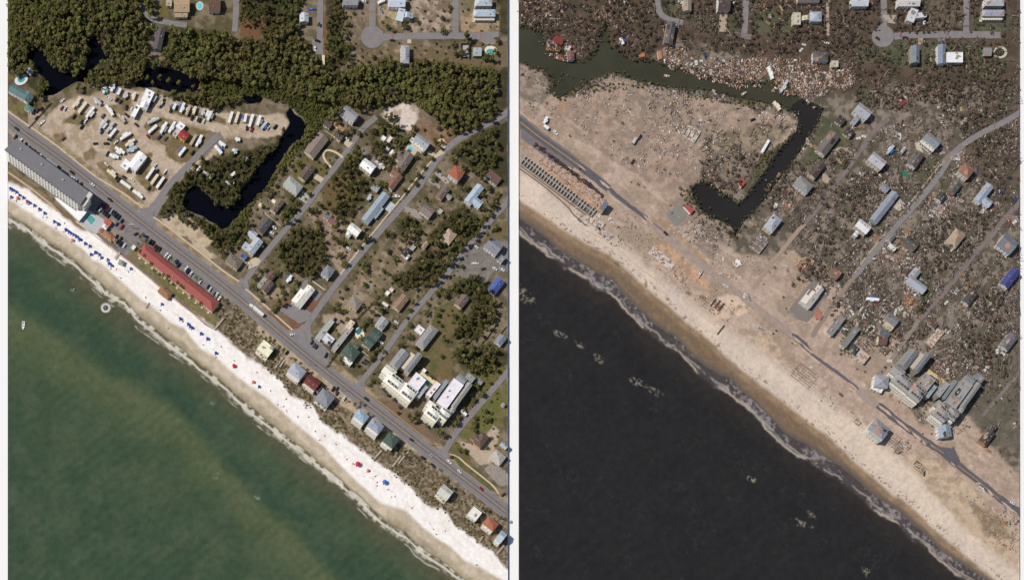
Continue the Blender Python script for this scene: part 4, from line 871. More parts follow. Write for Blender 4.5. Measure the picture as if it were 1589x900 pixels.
def slabroof(desc, pts, h, c, wc=WH, name='pavilion', cat='pavilion'):
    q = [unlean(x, y, h) for x, y in pts]; cx = sum(p[0] for p in q) / len(q); cy = sum(p[1] for p in q) / len(q); ox, oy, _ = W(cx, cy)
    root = bpy.data.objects.new(name, None); COL.objects.link(root); root.location = (ox, oy, 0)
    lp = [(W(*p)[0] - ox, W(*p)[1] - oy) for p in q]; b = MB(); b.prism([(x * .94, y * .94) for x, y in lp], 0, h - .4, mat(wc, var=.05)); b.obj('wall', None, root)
    b = MB(); b.prism(lp, h - .4, h, mat(c, var=.04, scale=.2)); b.obj('roof', None, root); reg(root, desc, cat, sum(p[0] for p in pts) / len(pts), sum(p[1] for p in pts) / len(pts)); return root
slabroof('white flat-roofed hotel annex', [(84,306),(90,308),(117,327),(119,328),(127,317),(138,321),(134,330),(123,343)], 4.5, (252,252,250), name='hotel_annex', cat='building')

# ---------------------------------------------------------------- condominium blocks
CG = (152,154,156); CC = (232,224,204); CW = (244,238,242)
def simple_terrace(storm):
    key = 'terr%d' % storm
    if key not in _shared:
        m = MB(); wc = WHITE if not storm else mat((176,172,166), var=.1); dk = mat((70,66,66), var=.2); m.box(-1.7, 1.7, -.6, 1.6, 0, 1.15, dk)
        for q in ((-1.9, -1.6, -.7, 1.8), (1.6, 1.9, -.7, 1.8), (-1.6, 1.6, 1.55, 1.8), (-1.9, 1.9, -1.0, -.7)): m.box(*q, 0, 1.9, wc)
        _shared[key] = m.mesh('roof_terrace')
    return _shared[key]
def condo(dx, dy, storm):
    g = lambda c: c if not storm else ((168,164,160) if min(c) > 200 else tuple(int(v * .92) for v in c))
    k = dict(extras=False) if False else {}
    d = 5 if storm else 0
    sh = lambda x, y: (x + dx, y + dy)
    def w_(x, y, L, Wd, ang, kind, rc, wc, h, **kw): return HW(x + dx, y + dy, L, Wd, ang, kind, g(rc), wc if not storm else (186,178,162), h, **kw)
    A = [w_(647,592,21,20,N,'flat',CW,CC,11,dmg=d), w_(620,556,30,16,N,'gable',CG,CC,10.5), w_(642,562,34,10,N,'gable',(140,144,148),CC,10.5), w_(632,560,28,8,N,'flat',(228,206,178),CC,8,extras=False), w_(604,576,20,15,E,'gable',(240,234,222),CC,10,porch=3),
         w_(613,592,32,20,E,'hip',(246,240,228),(246,224,170),10.5,porch=3,dmg=d), w_(634,608,24,22,E,'hip',(246,240,230),(246,224,170),10.8,porch=3,dmg=d), w_(655,607,22,7,N,'shed',(176,196,206),CC,8), w_(672,604,26,9,N,'flat',(246,236,232),CC,9.5)]
    B = [w_(698,611,46,19,-54,'flat',CW,CC,12.5,dmg=d * 2), w_(716,613,46,9,-54,'gable',(168,166,160),CC,10.5), w_(684,604,34,6,-54,'shed',(150,164,172),CC,8), w_(716,588,16,12,E,'gable',(150,154,158),CC,9.5), w_(729,586,15,10,E,'flat',(150,152,152),CC,8),
         w_(673,640,24,20,E,'hip',(246,240,228),(246,224,170),11,porch=3,dmg=d), w_(690,641,18,17,E,'hip',(244,240,230),(246,224,170),11.3,porch=3), w_(668,629,14,11,E,'flat',(244,238,234),CC,9,porch=3), w_(702,634,14,10,-54,'hip',(190,186,172),CC,9)]
    s1 = 'pale many-gabled condo block with pool' if not storm else 'storm-torn many-gabled condo block'
    s2 = 'white flat-topped condo block' if not storm else 'condo block with stripped flat roof'
    for s_, ws, ts in ((s1, A, (5, 6)), (s2, B, (5, 6))):
        root, out = house(s_, ws, 'condo block', 'condo_block')
        tm = simple_terrace(storm)
        for k in ts:
            T, rz, a_, b_, h_, rise_, put_ = out[k]; kd = ws[k][5]
            for q in (-.55, 0, .5):
                for sg in (-1, 1):
                    x_, y_ = q * a_ * (.8 if kd == 'hip' else 1.2), sg * b_ * .5; put_('roof_terrace', tm, (x_, y_, roof_z(kd, x_, y_, a_, b_, h_, rise_) - .9), 0 if sg > 0 else math.pi)
condo(0, 0, False); condo(790, 0, True)

# ---------------------------------------------------------------- pools
POOLW = mat((96,168,162), rough=.1, var=.06, scale=.3, kind='water'); POOLB = mat((110,205,228), rough=.1, var=.05, kind='water'); POOLG = mat((64,66,56), rough=.2, var=.1, kind='water')
def pool(desc, deck, water_, wm, dm=None, z=.25):
    cx = sum(p[0] for p in deck) / len(deck); cy = sum(p[1] for p in deck) / len(deck); ox, oy, _ = W(cx, cy)
    root = bpy.data.objects.new('swimming_pool', None); COL.objects.link(root); root.location = (ox, oy, 0); L_ = lambda ps: [(W(*p)[0] - ox, W(*p)[1] - oy) for p in ps]
    b = MB(); b.prism(L_(deck), -.3, z, dm or CONC); b.obj('pool_deck', None, root)
    if len(water_) > 2:
        wl = L_(water_); c = (sum(p[0] for p in wl) / len(wl), sum(p[1] for p in wl) / len(wl))
        b = MB(); b.prism([(c[0] + (x - c[0]) * 1.08, c[1] + (y - c[1]) * 1.08) for x, y in wl], z - .02, z + .06, WHITE); b.obj('pool_coping', None, root)
        b = MB(); b.prism(wl, z - .02, z + .08, wm); b.obj('pool_water', None, root)
    reg(root, desc, 'pool', cx, cy)
ell = lambda x, y, a, b, t=0, n=18: [(x + a * math.cos(q) * math.cos(R(t)) - b * math.sin(q) * math.sin(R(t)), y + a * math.cos(q) * math.sin(R(t)) + b * math.sin(q) * math.cos(R(t))) for q in [2 * math.pi * i / n for i in range(n)]]
pool('teal hotel pool on grey deck', [(122,344),(137,325),(160,340),(166,347),(150,363),(128,352)], [(132,339),(138,331),(149,341),(142,350)], POOLW, mat((190,190,192), var=.06))
pool('small sky-blue backyard pool', [(627,232),(635,222),(650,232),(643,242)], [(632,231),(636,226),(642,231),(638,236)], POOLB)
pool('round teal pool beside teal-roofed house', ell(33,124,11,8,-30), ell(33,124,6,4.5,-20), POOLW, mat((226,228,232), var=.05))
pool('teal pool with tan deck behind condos', [(648,578),(652,573),(676,590),(672,600),(664,604),(655,596)], [(648,584),(654,581),(667,592),(667,598),(662,598),(657,592)], POOLW, mat((236,214,168), var=.05))
pool('blue keyhole pool with cream deck', ell(558,518,7,10,-20), ell(557,514,4,6,30), mat((60,130,150), rough=.1, kind='water'), mat((240,226,196), var=.05))
pool('round pool with white rim', ell(762,79,10,7,10), ell(761,81,7,4.5), POOLW, mat((240,226,206), var=.05)); pool('blue pool by the tan-roofed house', ell(310,10,6,7), ell(310,10,4,5.5), POOLB, mat((200,190,170), var=.05))
pool('empty dark oval pool, cream rim', ell(1351,511,7.5,5.5,-35), ell(1351,511,5,3.4,-35), POOLG, mat((216,206,176), var=.06)); pool('dark green condo pool, yellow deck', [(1434,580),(1441,573),(1466,590),(1462,604),(1450,600)], [(1439,584),(1444,581),(1458,591),(1457,599),(1451,598)], mat((58,70,66), rough=.2, kind='water'), mat((218,188,140), var=.07)); pool('round dark pool, pale rim', ell(1552,82,11,9.5), ell(1551,82,8,6.5), POOLG, mat((198,190,160), var=.08))
pool('grey slab terrace with dark pool', [(1420,222),(1428,218),(1440,232),(1432,238),(1422,232)], [(1426,226),(1430,224),(1436,231),(1432,234)], POOLG, mat((196,184,164), var=.08))
# ================================================================ trees and shrubs
def foliage(b, centre, r, n, size, m, flat=.75, rg=random):
    cx, cy, cz = centre
    for _ in range(n):
        t = rg.uniform(0, 2 * math.pi); u = rg.uniform(-.75, 1); q = r * (rg.uniform(.55, 1.0)); s_ = math.sqrt(max(0, 1 - u * u))
        p = Vector((cx + q * s_ * math.cos(t), cy + q * s_ * math.sin(t), cz + q * u * flat))
        nrm = Vector((s_ * math.cos(t), s_ * math.sin(t), u + .5)) + Vector((rg.uniform(-.7, .7), rg.uniform(-.7, .7), rg.uniform(-.4, .4))); nrm.normalize()
        a = nrm.orthogonal().normalized(); c = nrm.cross(a); k = rg.uniform(0, 6.28); a, c = a * math.cos(k) + c * math.sin(k), c * math.cos(k) - a * math.sin(k)
        z = size * rg.uniform(.6, 1.25); b.face([p - a * z, p + c * z * .7, p + a * z, p - c * z * .7], m)
LEAF = mat((126, 124, 72), rough=.75, var=.3, scale=.5, kind='leaf', spec=.1); LEAF2 = mat((120, 120, 70), rough=.75, var=.3, scale=.5, kind='leaf', spec=.1)
LEAF3 = mat((122, 124, 66), rough=.75, var=.25, scale=.5, kind='leaf', spec=.1); LEAFD = mat((122, 106, 92), rough=.85, var=.3, scale=.6, kind='leaf', spec=.05); LEAFG = mat((100, 98, 74), rough=.8, var=.3, scale=.6, kind='leaf', spec=.05)
PALM = mat((110, 108, 66), rough=.7, var=.25, scale=.6, kind='leaf', spec=.15)
def tree_meshes(kind, seed):
    rg = random.Random(seed); t = MB(); c = MB()
    if kind == 'pine':
        H = rg.uniform(10, 13.5); t.tube((0, 0, -.5), (rg.uniform(-.4, .4), rg.uniform(-.4, .4), H * .85), .26, .1, 6, BARK)
        for i in range(9):
            z = H * rg.uniform(.5, .98); k = rg.uniform(0, 6.28); r = rg.uniform(.5, 2.4) * (1.2 - .5 * z / H)
            if i < 6: t.tube((0, 0, z - .8), (r * math.cos(k), r * math.sin(k), z), .09, .04, 4, BARK)
            foliage(c, (r * math.cos(k), r * math.sin(k), z), rg.uniform(1.1, 1.8), 26, .72, LEAF, .7, rg)
    elif kind == 'oak':
        H = rg.uniform(5.5, 8); t.tube((0, 0, -.5), (0, 0, H * .55), .34, .2, 6, BARK)
        for i in range(12):
            k = rg.uniform(0, 6.28); r = rg.uniform(0, 2.7); z = H * rg.uniform(.55, .9) - r * .3
            if i < 6: t.tube((0, 0, H * .35), (r * math.cos(k), r * math.sin(k), z), .16, .06, 5, BARK)
            foliage(c, (r * math.cos(k), r * math.sin(k), z), rg.uniform(1.0, 1.7), 26, .6, LEAF2, .75, rg)
    elif kind == 'shrub':
        for i in range(4):
            k = rg.uniform(0, 6.28); r = rg.uniform(0, .9); t.tube((0, 0, -.2), (r * math.cos(k), r * math.sin(k), 1.0), .07, .03, 4, BARK); foliage(c, (r * math.cos(k), r * math.sin(k), rg.uniform(.7, 1.4)), rg.uniform(.6, 1.0), 20, .42, LEAF3, .8, rg)
    elif kind == 'palm':
        H = rg.uniform(5, 7); t.tube((0, 0, -.3), (.3, .1, H), .2, .15, 6, BARK)
        for i in range(15):
            k = i * 2.4; L = rg.uniform(1.7, 2.4); e = rg.uniform(-.1, .7); d = Vector((math.cos(k), math.sin(k), 0)); s_ = Vector((-math.sin(k), math.cos(k), 0)) * .32
            p0 = Vector((.3, .1, H)); p1 = p0 + d * L * .55 + Vector((0, 0, e * .8)); p2 = p0 + d * L + Vector((0, 0, e * .5 - .7)); c.face([p0, p1 - s_, p2, p1 + s_], PALM)
    elif kind == 'bare':
        H = rg.uniform(4, 8); lx, ly = rg.uniform(-1.5, 1.5), rg.uniform(-1.5, 1.5); t.tube((0, 0, -.5), (lx, ly, H), .26, .1, 6, BARK)
        for i in range(7):
            z = rg.uniform(.45, 1) ; k = rg.uniform(0, 6.28); r = rg.uniform(1, 2.6); e = (lx * z + r * math.cos(k), ly * z + r * math.sin(k), H * z + rg.uniform(-.3, 1.2)); t.tube((lx * z, ly * z, H * z), e, .09, .03, 4, BARK)
            foliage(c, e, 1.0, 15, .55, LEAFD, .8, rg)
    elif kind == 'snag':
        H = rg.uniform(3, 6); t.tube((0, 0, -.5), (rg.uniform(-2, 2), rg.uniform(-2, 2), H), .28, .14, 6, BARK); foliage(c, (0, 0, H * .8), 1.7, 46, .55, LEAFG, .7, rg)
    if seed % 20 == 1 and kind in ('pine', 'oak'):      # some crowns are sparser than others
        k = int(len(c.f) * .72); c.f = c.f[:k]; c.m = c.m[:k]
    return t.mesh('trunk'), c.mesh('crown')
TREES = {k: [tree_meshes(k, 10 * i + 1) for i in range(n)] for k, n in (('pine', 7), ('oak', 6), ('shrub', 4), ('palm', 3), ('bare', 5), ('snag', 4))}
TH = {'pine': 9.5, 'oak': 5, 'shrub': 1, 'palm': 6, 'bare': 4.5, 'snag': 3.5}
TN = {'pine': 'pine_tree', 'oak': 'oak_tree', 'shrub': 'shrub', 'palm': 'palm_tree', 'bare': 'stripped_tree', 'snag': 'battered_tree'}
def tree(kind, px, py, sc=1.0, desc=None, cat='tree', group=None, label=None):
    me = random.choice(TREES[kind]); bx, by = unlean(px, py, TH[kind] * sc); root = bpy.data.objects.new(TN[kind], None); COL.objects.link(root)
    root.location = W(bx, by, -.1); root.rotation_euler = (0, 0, random.uniform(0, 6.28)); root.scale = (sc, sc, sc * random.uniform(.9, 1.1))
    link('trunk', me[0], root); link('crown', me[1], root)
    root['category'] = cat
    if group: root['group'] = group
    if label: root['label'] = label
    else: reg(root, desc, cat, px, py, group)
    return root
def inpoly(x, y, p):
    c = False
    for i in range(len(p)):
        a, b = p[i], p[i - 1]
        if (a[1] > y) != (b[1] > y) and x < (b[0] - a[0]) * (y - a[1]) / (b[1] - a[1]) + a[0]: c = not c
    return c
def scatter(polys, dmin, excl=(), seed=1, roads=(), xr=(14, 772), yr=(-12, 905)):
    rg = random.Random(seed); cell = {}; out = []
    xs = [q[0] for p in polys for q in p]; ys = [q[1] for p in polys for q in p]
    A = (max(xs) - min(xs)) * (max(ys) - min(ys)); n = int(A / (dmin * dmin) * 2.2)
    for _ in range(n):
        x, y = rg.uniform(min(xs), max(xs)), rg.uniform(min(ys), max(ys))
        if not (xr[0] <= x <= xr[1] and yr[0] <= y <= yr[1]): continue
        if not any(inpoly(x, y, p) for p in polys) or any(inpoly(x, y, p) for p in excl): continue
        if any(float(polylined(x, y, r)) < wd for r, wd in roads): continue
        k = (int(x // dmin), int(y // dmin)); bad = False
        for i in (-1, 0, 1):
            for j in (-1, 0, 1):
                for q in cell.get((k[0] + i, k[1] + j), ()):
                    if (q[0] - x) ** 2 + (q[1] - y) ** 2 < dmin * dmin: bad = True
        if bad: continue
        cell.setdefault(k, []).append((x, y)); out.append((x, y))
    return out
def polylined(x, y, pts):
    best = 1e9
    for a, b in zip(pts, pts[1:]):
        ex, ey = b[0] - a[0], b[1] - a[1]; t = max(0, min(1, ((x - a[0]) * ex + (y - a[1]) * ey) / (ex * ex + ey * ey + 1e-9))); best = min(best, math.hypot(x - a[0] - t * ex, y - a[1] - t * ey))
    return best
def mass(name, items, label=None):
    """many trees past the limit, joined into one object"""
    V = []; Lp = []; Mi = []; base = 0; cache = {}; mats = []
    for kind, x, y, sc in items:
        for me in random.choice(TREES[kind]):
            if me.name not in cache:
                v = np.empty(len(me.vertices) * 3, np.float32); me.vertices.foreach_get('co', v); ls = np.empty(len(me.loops), np.int32); me.loops.foreach_get('vertex_index', ls)
                st = np.empty(len(me.polygons), np.int32); me.polygons.foreach_get('loop_total', st); mt = me.materials[0]
                if mt not in mats: mats.append(mt)
                cache[me.name] = (v.reshape(-1, 3), ls, st, mats.index(mt))
            v, ls, st, mi_ = cache[me.name]; bx, by = unlean(x, y, TH[kind] * sc); wx, wy, _ = W(bx, by); k = random.uniform(0, 6.28); c, s_ = math.cos(k), math.sin(k)
            q = v * sc; V.append(np.stack([q[:, 0] * c - q[:, 1] * s_ + wx, q[:, 0] * s_ + q[:, 1] * c + wy, q[:, 2] - .1], -1)); Lp.append((ls + base, st, mi_)); base += len(v)
    me = bpy.data.meshes.new(name); me.vertices.add(base); me.vertices.foreach_set('co', np.concatenate(V).astype(np.float32).ravel())
    ls = np.concatenate([a for a, _, _ in Lp]); st = np.concatenate([b for _, b, _ in Lp]); mi_ = np.concatenate([np.full(len(b), m_, np.int32) for _, b, m_ in Lp])
    me.loops.add(len(ls)); me.loops.foreach_set('vertex_index', ls.astype(np.int32)); me.polygons.add(len(st)); me.polygons.foreach_set('loop_start', np.concatenate([[0], np.cumsum(st)[:-1]]).astype(np.int32)); me.polygons.foreach_set('loop_total', st.astype(np.int32)); me.polygons.foreach_set('material_index', mi_)
    for m_ in mats: me.materials.append(m_)
    me.update(calc_edges=True); o = link(name, me); stuff(o)
    if label: o['label'] = label
    return o
HOUSE_CLEAR = [(q[1], q[2], max(q[3], q[4]) * .55 + 2) if not isinstance(q[1], list) else (q[1][0][0], q[1][0][1], max(q[1][0][2], q[1][0][3]) * .55 + 2) for q in LEFT_HOUSES]
def clear_of(pts, extra=()): return [p for p in pts if all(math.hypot(p[0] - h[0], p[1] - h[1]) > h[2] for h in list(HOUSE_CLEAR) + list(extra))]
TH_CAMP = [(229,152,18),(205,170,14),(502,95,8),(46,120,14),(33,140,26)]
roadsL = [(r, w_) for r, w_ in ((R1, 6), (R2, 6), (R3, 7), (R4, 6), (R5, 6), (RT, 9), (RT1, 8), (RT2, 8), (RT3, 7), (RT4, 7), (RT5, 7), (MAIN, 16))] + [([(578,58),(579,58)], 24), ([(484,66),(500,84)], 10)]
dense = clear_of(scatter([FOREST_L[0], FOREST_L[2]], 5.7, [P1, P1b, P2, P3, CANAL, MARSH_L[0]], 3, roadsL), TH_CAMP)
other = clear_of(scatter(FOREST_L[1:2] + FOREST_L[3:], 6.3, [P1, P1b, P2, P3, CANAL], 4, roadsL), TH_CAMP)
# the trees that stand at the edges of the woods and between the houses are things of their own; the inner woods are one mass
EDGE = [(237,127),(248,118),(262,122),(278,126),(219,118),(212,122),(228,120),(300,133),(152,134),(142,130),(119,136),(122,130),(186,126),(198,124),(268,146),(60,128),(66,136),(72,128),(288,148),(245,143)]
patches = {'west': ('dark green pine in the dense woods inland of camper park', 'pines in the inland woods'), 'mid': ('dark green pine in the woods below the cul-de-sac', 'pines below the cul-de-sac')}
rg = random.Random(5); rg.shuffle(dense)
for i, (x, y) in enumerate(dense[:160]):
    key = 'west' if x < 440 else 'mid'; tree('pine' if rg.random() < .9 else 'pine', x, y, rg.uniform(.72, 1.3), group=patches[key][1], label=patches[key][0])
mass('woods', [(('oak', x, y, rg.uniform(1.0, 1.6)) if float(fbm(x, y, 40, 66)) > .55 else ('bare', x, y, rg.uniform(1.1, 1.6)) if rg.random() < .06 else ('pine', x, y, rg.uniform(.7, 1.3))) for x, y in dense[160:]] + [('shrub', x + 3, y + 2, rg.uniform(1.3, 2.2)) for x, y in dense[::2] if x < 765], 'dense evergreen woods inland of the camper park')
for i, (x, y) in enumerate(other[:]):
    k = 'oak' if rg.random() < .45 else 'pine'
    tree(k, x, y, rg.uniform(.75, 1.05), 'olive-green leafy tree' if k == 'oak' else 'dark green pine') if i < 150 else None
mass('grove', [('oak' if rg.random() < .4 else 'pine', x, y, rg.uniform(.75, 1.05)) for x, y in other[150:]], 'trees filling the groves between the houses and the canal')
for x, y in EDGE: tree('pine', x, y, .85, 'slim tall pine by dark pond')
SOLO = [(452,306,.8),(446,330,.9),(496,316,.7),(526,318,.9),(408,318,.6),(422,296,.7),(415,292,.6),(438,268,.6),(505,256,.6),(526,206,.7),(545,200,.8),(556,205,.8),(597,252,.8),(606,248,.9),(614,232,.8),(620,225,.8),(620,262,.7),(650,272,.8),(645,283,.8),(628,294,.8),(598,288,.9),(590,285,.8),(520,350,.9),(524,372,.8),(518,368,.7),(532,376,.8),(562,350,.7),(570,366,.8),(575,369,.7),(567,373,.6),(549,386,.5),(559,384,.5),(509,332,.6),(495,318,.7),(494,350,.7),(500,398,1.),(505,408,.9),(494,412,.9),(485,421,.8),(460,438,.8),(456,452,.8),(440,452,.9),(434,466,.9),(428,474,.8),(424,480,.8),(396,444,.7),(406,466,.5),(432,392,.7),(434,395,.6),(412,418,.6),(405,440,.6),(494,358,.7),(505,430,.5),(519,478,.7),(527,478,.6),(583,470,.8),(590,478,.8),(572,494,.8),(566,500,.8),(560,508,.6),(579,483,.7),(595,458,.7),(587,470,.8),(610,430,.7),(641,466,.7),(637,480,.6),(632,492,.5),(690,525,.6),(686,552,.6),(597,545,.6),(586,541,.6),(580,546,.7),(626,534,.7),(620,536,.6),(657,532,.5),(655,555,.6),(695,205,.5),(681,225,.7),(711,285,.5),(722,292,.7),(712,304,.8),(727,291,.7),(749,300,.8),(772,300,.8),(765,315,.8),(760,318,.6),(748,322,.7),(768,322,.7),(655,258,.6),(636,212,.9),(630,218,.9),(578,204,.9),(592,198,.9),(604,202,.9),(600,222,.7),(724,53,1.),(728,62,.9),(755,85,.8),(764,88,.8),(770,80,.8),(752,90,.7),(579,86,.7),(478,88,.8),(470,82,.9),(466,76,.9),(495,38,.5),(40,30,.8),(732,540,.7),(736,660,.7),(738,668,.8),(755,638,.7),(752,652,.5),(700,708,.5),(722,699,.8),(714,697,.7),(757,694,.5),(722,602,.8),(735,595,.9),(742,600,.8),(730,610,.7),(712,648,.8),(720,635,.7),(708,655,.9),(702,655,.8),(684,672,.8),(690,672,.7),(680,668,.7),(672,655,.7),(662,658,.6),(650,650,.7),(640,650,.8),(635,643,.8),(646,640,.7),(620,630,.6),(612,620,.6),(601,612,.6),(596,603,.7),(588,594,.6),(578,590,.6),(573,596,.6),(618,640,.5),(590,576,.6),(762,372,.7),(768,355,.6),(784,345,.8),(702,384,.8),(716,384,.9),(752,322,.8),(786,500,.8),(784,510,.8),(775,508,.8)]
for x, y, s_ in [q for q in SOLO if q[0] < 775]: tree('oak' if (int(x) + int(y)) % 3 else 'pine', x, y, s_ * 1.2, 'rounded green yard tree' if (int(x) + int(y)) % 3 else 'narrow dark yard pine')
PALMS = [(224,396),(234,408),(240,420),(253,425),(260,428),(262,436),(276,438),(281,443),(285,446),(298,459),(312,470),(222,362),(228,372),(214,378),(218,368),(266,400),(305,430),(345,460),(348,466),(338,475),(336,486),(216,388),(440,542),(435,538),(459,558),(477,573),(413,525),(420,523),(551,626),(572,642),(512,538),(511,532),(566,660),(690,742),(695,752),(700,754),(750,788),(757,790),(560,625),(778,802),(785,804),(630,706),(598,672),(603,700),(624,696)]
for x, y in PALMS: tree('palm', x, y, 1.1, 'small fan palm')
# hedges and scrub
HEDGE = [((628,555),(700,608),'clipped dark hedge along condo pool'),((508,570),(548,505),'leafy hedge behind the motel court'),((548,500),(600,450),'leafy hedge line between yards'),((495,515),(484,526),'shrub bed beside motel court'),((760,500),(700,555),'overgrown hedge line')]
for (a, b_, d) in HEDGE:
    me = MB(); n = int(math.dist(a, b_) / 2.2); cx, cy = (a[0] + b_[0]) / 2, (a[1] + b_[1]) / 2; wx, wy, _ = W(cx, cy)
    for i in range(n + 1):
        x, y = a[0] + (b_[0] - a[0]) * i / n, a[1] + (b_[1] - a[1]) * i / n; p = W(x + rg.uniform(-1, 1), y + rg.uniform(-1, 1)); foliage(me, (p[0] - wx, p[1] - wy, .9), 1.3, 26, .45, LEAF2, .8, rg)
    o = me.obj('hedge', None, None, (wx, wy, 0)); reg(o, d, 'hedge', cx, cy)
bits = [('shrub', x, y, rg.uniform(.4, .95)) for x, y in scatter([[(345,480),(372,468),(440,525),(560,625),(650,694),(700,738),(788,806),(788,880),(742,842),(700,812),(660,782),(620,744),(510,662),(450,612),(396,552),(345,518)]], 3.6, [], 8, [(MAIN, 15)])
        if float(fbm(x, y, 9, 12)) > .47 and not any(math.hypot(x - q[1][0][0], y - q[1][0][1]) < 12 for q in BEACH_HOUSES)]
bits += [('shrub', x, y, rg.uniform(.8, 1.5)) for x, y in scatter([MARSH_L[2], MARSH_L[3]] + [[(470,176),(505,188),(470,230),(440,262),(450,228),(474,200)]], 3.5, [CANAL], 9, roadsL)]
bits += [(rg.choice(['shrub', 'shrub', 'oak']), x, y, rg.uniform(.45, 1.2)) for x, y in clear_of(scatter([[(440,190),(640,190),(788,215),(788,700),(700,690),(380,440),(340,390),(300,340),(420,300)],[(530,-5),(788,-5),(788,112),(530,112)]], 8.5, [CANAL] + FOREST_L + [[(440,420),(520,420),(520,560),(440,540)], [(580,540),(730,540),(730,690),(600,670)], [(730,370),(789,370),(789,440),(730,440)]], 10, roadsL), [(594,519,12)])]
mass('scrub', bits, 'low scrub on the dunes, canal banks and yards')
rough = [('shrub', x, y, rg.uniform(.9, 1.9)) for x, y in scatter([MARSH_L[0], MARSH_L[1]], 3.3, [P1, P1b, P2, P3, CANAL], 11)]
mass('marsh_growth', rough, 'yellow-green marsh growth between the ponds')

# ================================================================ vehicles
CARC = {'k': (44,46,54), 'w': (240,240,240), 'r': (160,40,48), 's': (170,174,180), 'b': (52,74,120), 'g': (110,112,116), 'd': (84,48,52), 'n': (52,70,62), 't': (190,176,150)}
CARN = {'k': 'black', 'w': 'white', 'r': 'red', 's': 'silver', 'b': 'blue', 'g': 'grey', 'd': 'dark maroon', 'n': 'dark green', 't': 'tan'}
def car_mesh(c, kind):
    key = ('car', c, kind)
    if key in _shared: return _shared[key]
    p = mat(CARC[c], rough=.3, var=.03, kind='paint', spec=.5); b = MB(); L, w2 = (2.35, .92) if kind == 'car' else (2.75, 1.0)
    def loft(secs, m):
        vs = []; n = 8
        for x, z0, z1, hw, q in secs: vs += [(x, -hw, z0), (x, -hw, z1 - q), (x, -hw + q * 1.2, z1), (x, hw - q * 1.2, z1), (x, hw, z1 - q), (x, hw, z0), (x, hw * .5, z0 - .02), (x, -hw * .5, z0 - .02)]
        fs = [tuple(reversed((i * n + j, i * n + (j + 1) % n, (i + 1) * n + (j + 1) % n, (i + 1) * n + j))) for i in range(len(secs) - 1) for j in range(n)] + [tuple(range(n)), tuple(range(len(vs) - 1, len(vs) - n - 1, -1))]
        b.faces(vs, [tuple(reversed(f)) for f in fs], m)
    loft([(-L, .4, .75, w2 * .86, .08), (-L + .2, .3, .92, w2, .1), (-.6, .28, .98, w2, .08), (1.0, .28, .95, w2, .08), (L - .25, .3, .82, w2 * .95, .12), (L, .4, .66, w2 * .8, .1)], p)
    if kind == 'pickup':
        loft([(-.2, .9, 1.0, .84, .05), (.0, .9, 1.68, .74, .1), (.95, .9, 1.66, .74, .1), (1.5, .9, 1.0, .84, .05)], GLASS); b.box(0, .9, -.66, .66, 1.6, 1.72, p); b.box(-L + .25, -.35, -.75, .75, .93, .97, mat((60,60,60), var=.05))
    else:
        z = 1.42 if kind == 'car' else 1.72; bk = -1.7 if kind == 'car' else -2.4
        loft([(bk, .85, .95, .84, .05), (bk + .45, .85, z - .04, .7, .12), (.35, .85, z, .72, .12), (1.15, .85, .98, .84, .05)], GLASS); b.box(bk + .5, .3, -.62, .62, z - .06, z + .03, p)
    for x in (-L * .62, L * .62):
        for y in (-w2, w2): b.tube((x, y - .11, .33), (x, y + .11, .33), .33, .33, 10, TYRE)
    for y in (-.6, .6): b.box(L - .06, L + .03, y - .18, y + .18, .55, .7, WHITE); b.box(-L - .03, -L + .05, y - .15, y + .15, .6, .75, mat((150,30,30), var=.03))
    _shared[key] = b.mesh('%s_%s' % (CARN[c].replace(' ', '_'), kind)); return _shared[key]
def car(x, y, ang, c, kind='car', where='', name='parked_car', group=None, pitch=0):
    px, py = unlean(x, y, .8); o = link(name if kind != 'pickup' else name.replace('car', 'pickup'), car_mesh(c, kind), None, W(px, py, .1), -R(ang)); o.scale = (1.08,) * 3
    nm = {'car': 'car', 'suv': 'estate car', 'pickup': 'pickup truck'}[kind]; reg(o, '%s %s%s' % (CARN[c], nm, where), 'car' if kind != 'pickup' else 'truck', x, y, group); return o
rc = random.Random(11)
def cars(txt, ang, where, group, name='parked_car'):
    for t in txt.split():
        v = t.split(','); a = float(v[3]) if len(v) > 3 else ang + rc.uniform(-5, 5); car(float(v[0]), float(v[1]), a, v[2], rc.choice(['car', 'suv', 'car', 'pickup']), where, name, group)
cars('26,200,k 112,268,k 143,286,w 171,310,k,39 454,519,w,-10 569,619,k 639,682,k 668,705,s 697,716,w 713,731,w,38 747,758,r 523,603,k,-52 609,63,k,5', 38, ' on the highway', 'cars driving on the roads', 'moving_car')
cars('24,213,k 32,219,w 39,225,k 44,229,g 48,233,k 52,235,r 57,239,b 62,243,w 91,263,k 96,267,k 100,270,k 103,272,k 110,277,w 114,279,w 118,281,s 125,287,k', -60, ' beside the hotel', 'cars parked beside the hotel')
cars('158,317,k 162,319,k 165,322,r 170,325,k 173,328,s 177,331,k 180,334,k 184,337,k 152,323,k 155,326,w 161,328,k 164,331,k 168,335,k 189,343,k 181,348,b 189,352,r 211,363,k,-25 187,378,k 193,381,w 181,367,k 187,371,k 226,367,b,20', -56, ' on hotel car park', 'cars on the hotel car park')
cars('233,375,k 237,377,k 240,382,r 243,385,k 247,387,k 258,396,w 262,399,w 274,406,b 277,411,k 289,417,w 292,421,k 296,425,w 311,437,w 323,445,k 326,449,w 333,457,k 336,458,w 340,464,w', -56, ' behind red motel', 'cars parked behind the red motel')
cars('484,531,k 487,535,g 491,538,k 506,551,k 531,499,k,40 519,497,k 548,501,k,10 591,531,w,30 615,500,w,30 565,563,k,30 569,560,k,30 592,556,g,-52 445,547,k,-55 517,603,k,-60 523,610,d,-60 534,618,w,-60', -60, '', 'cars parked along the shore road')
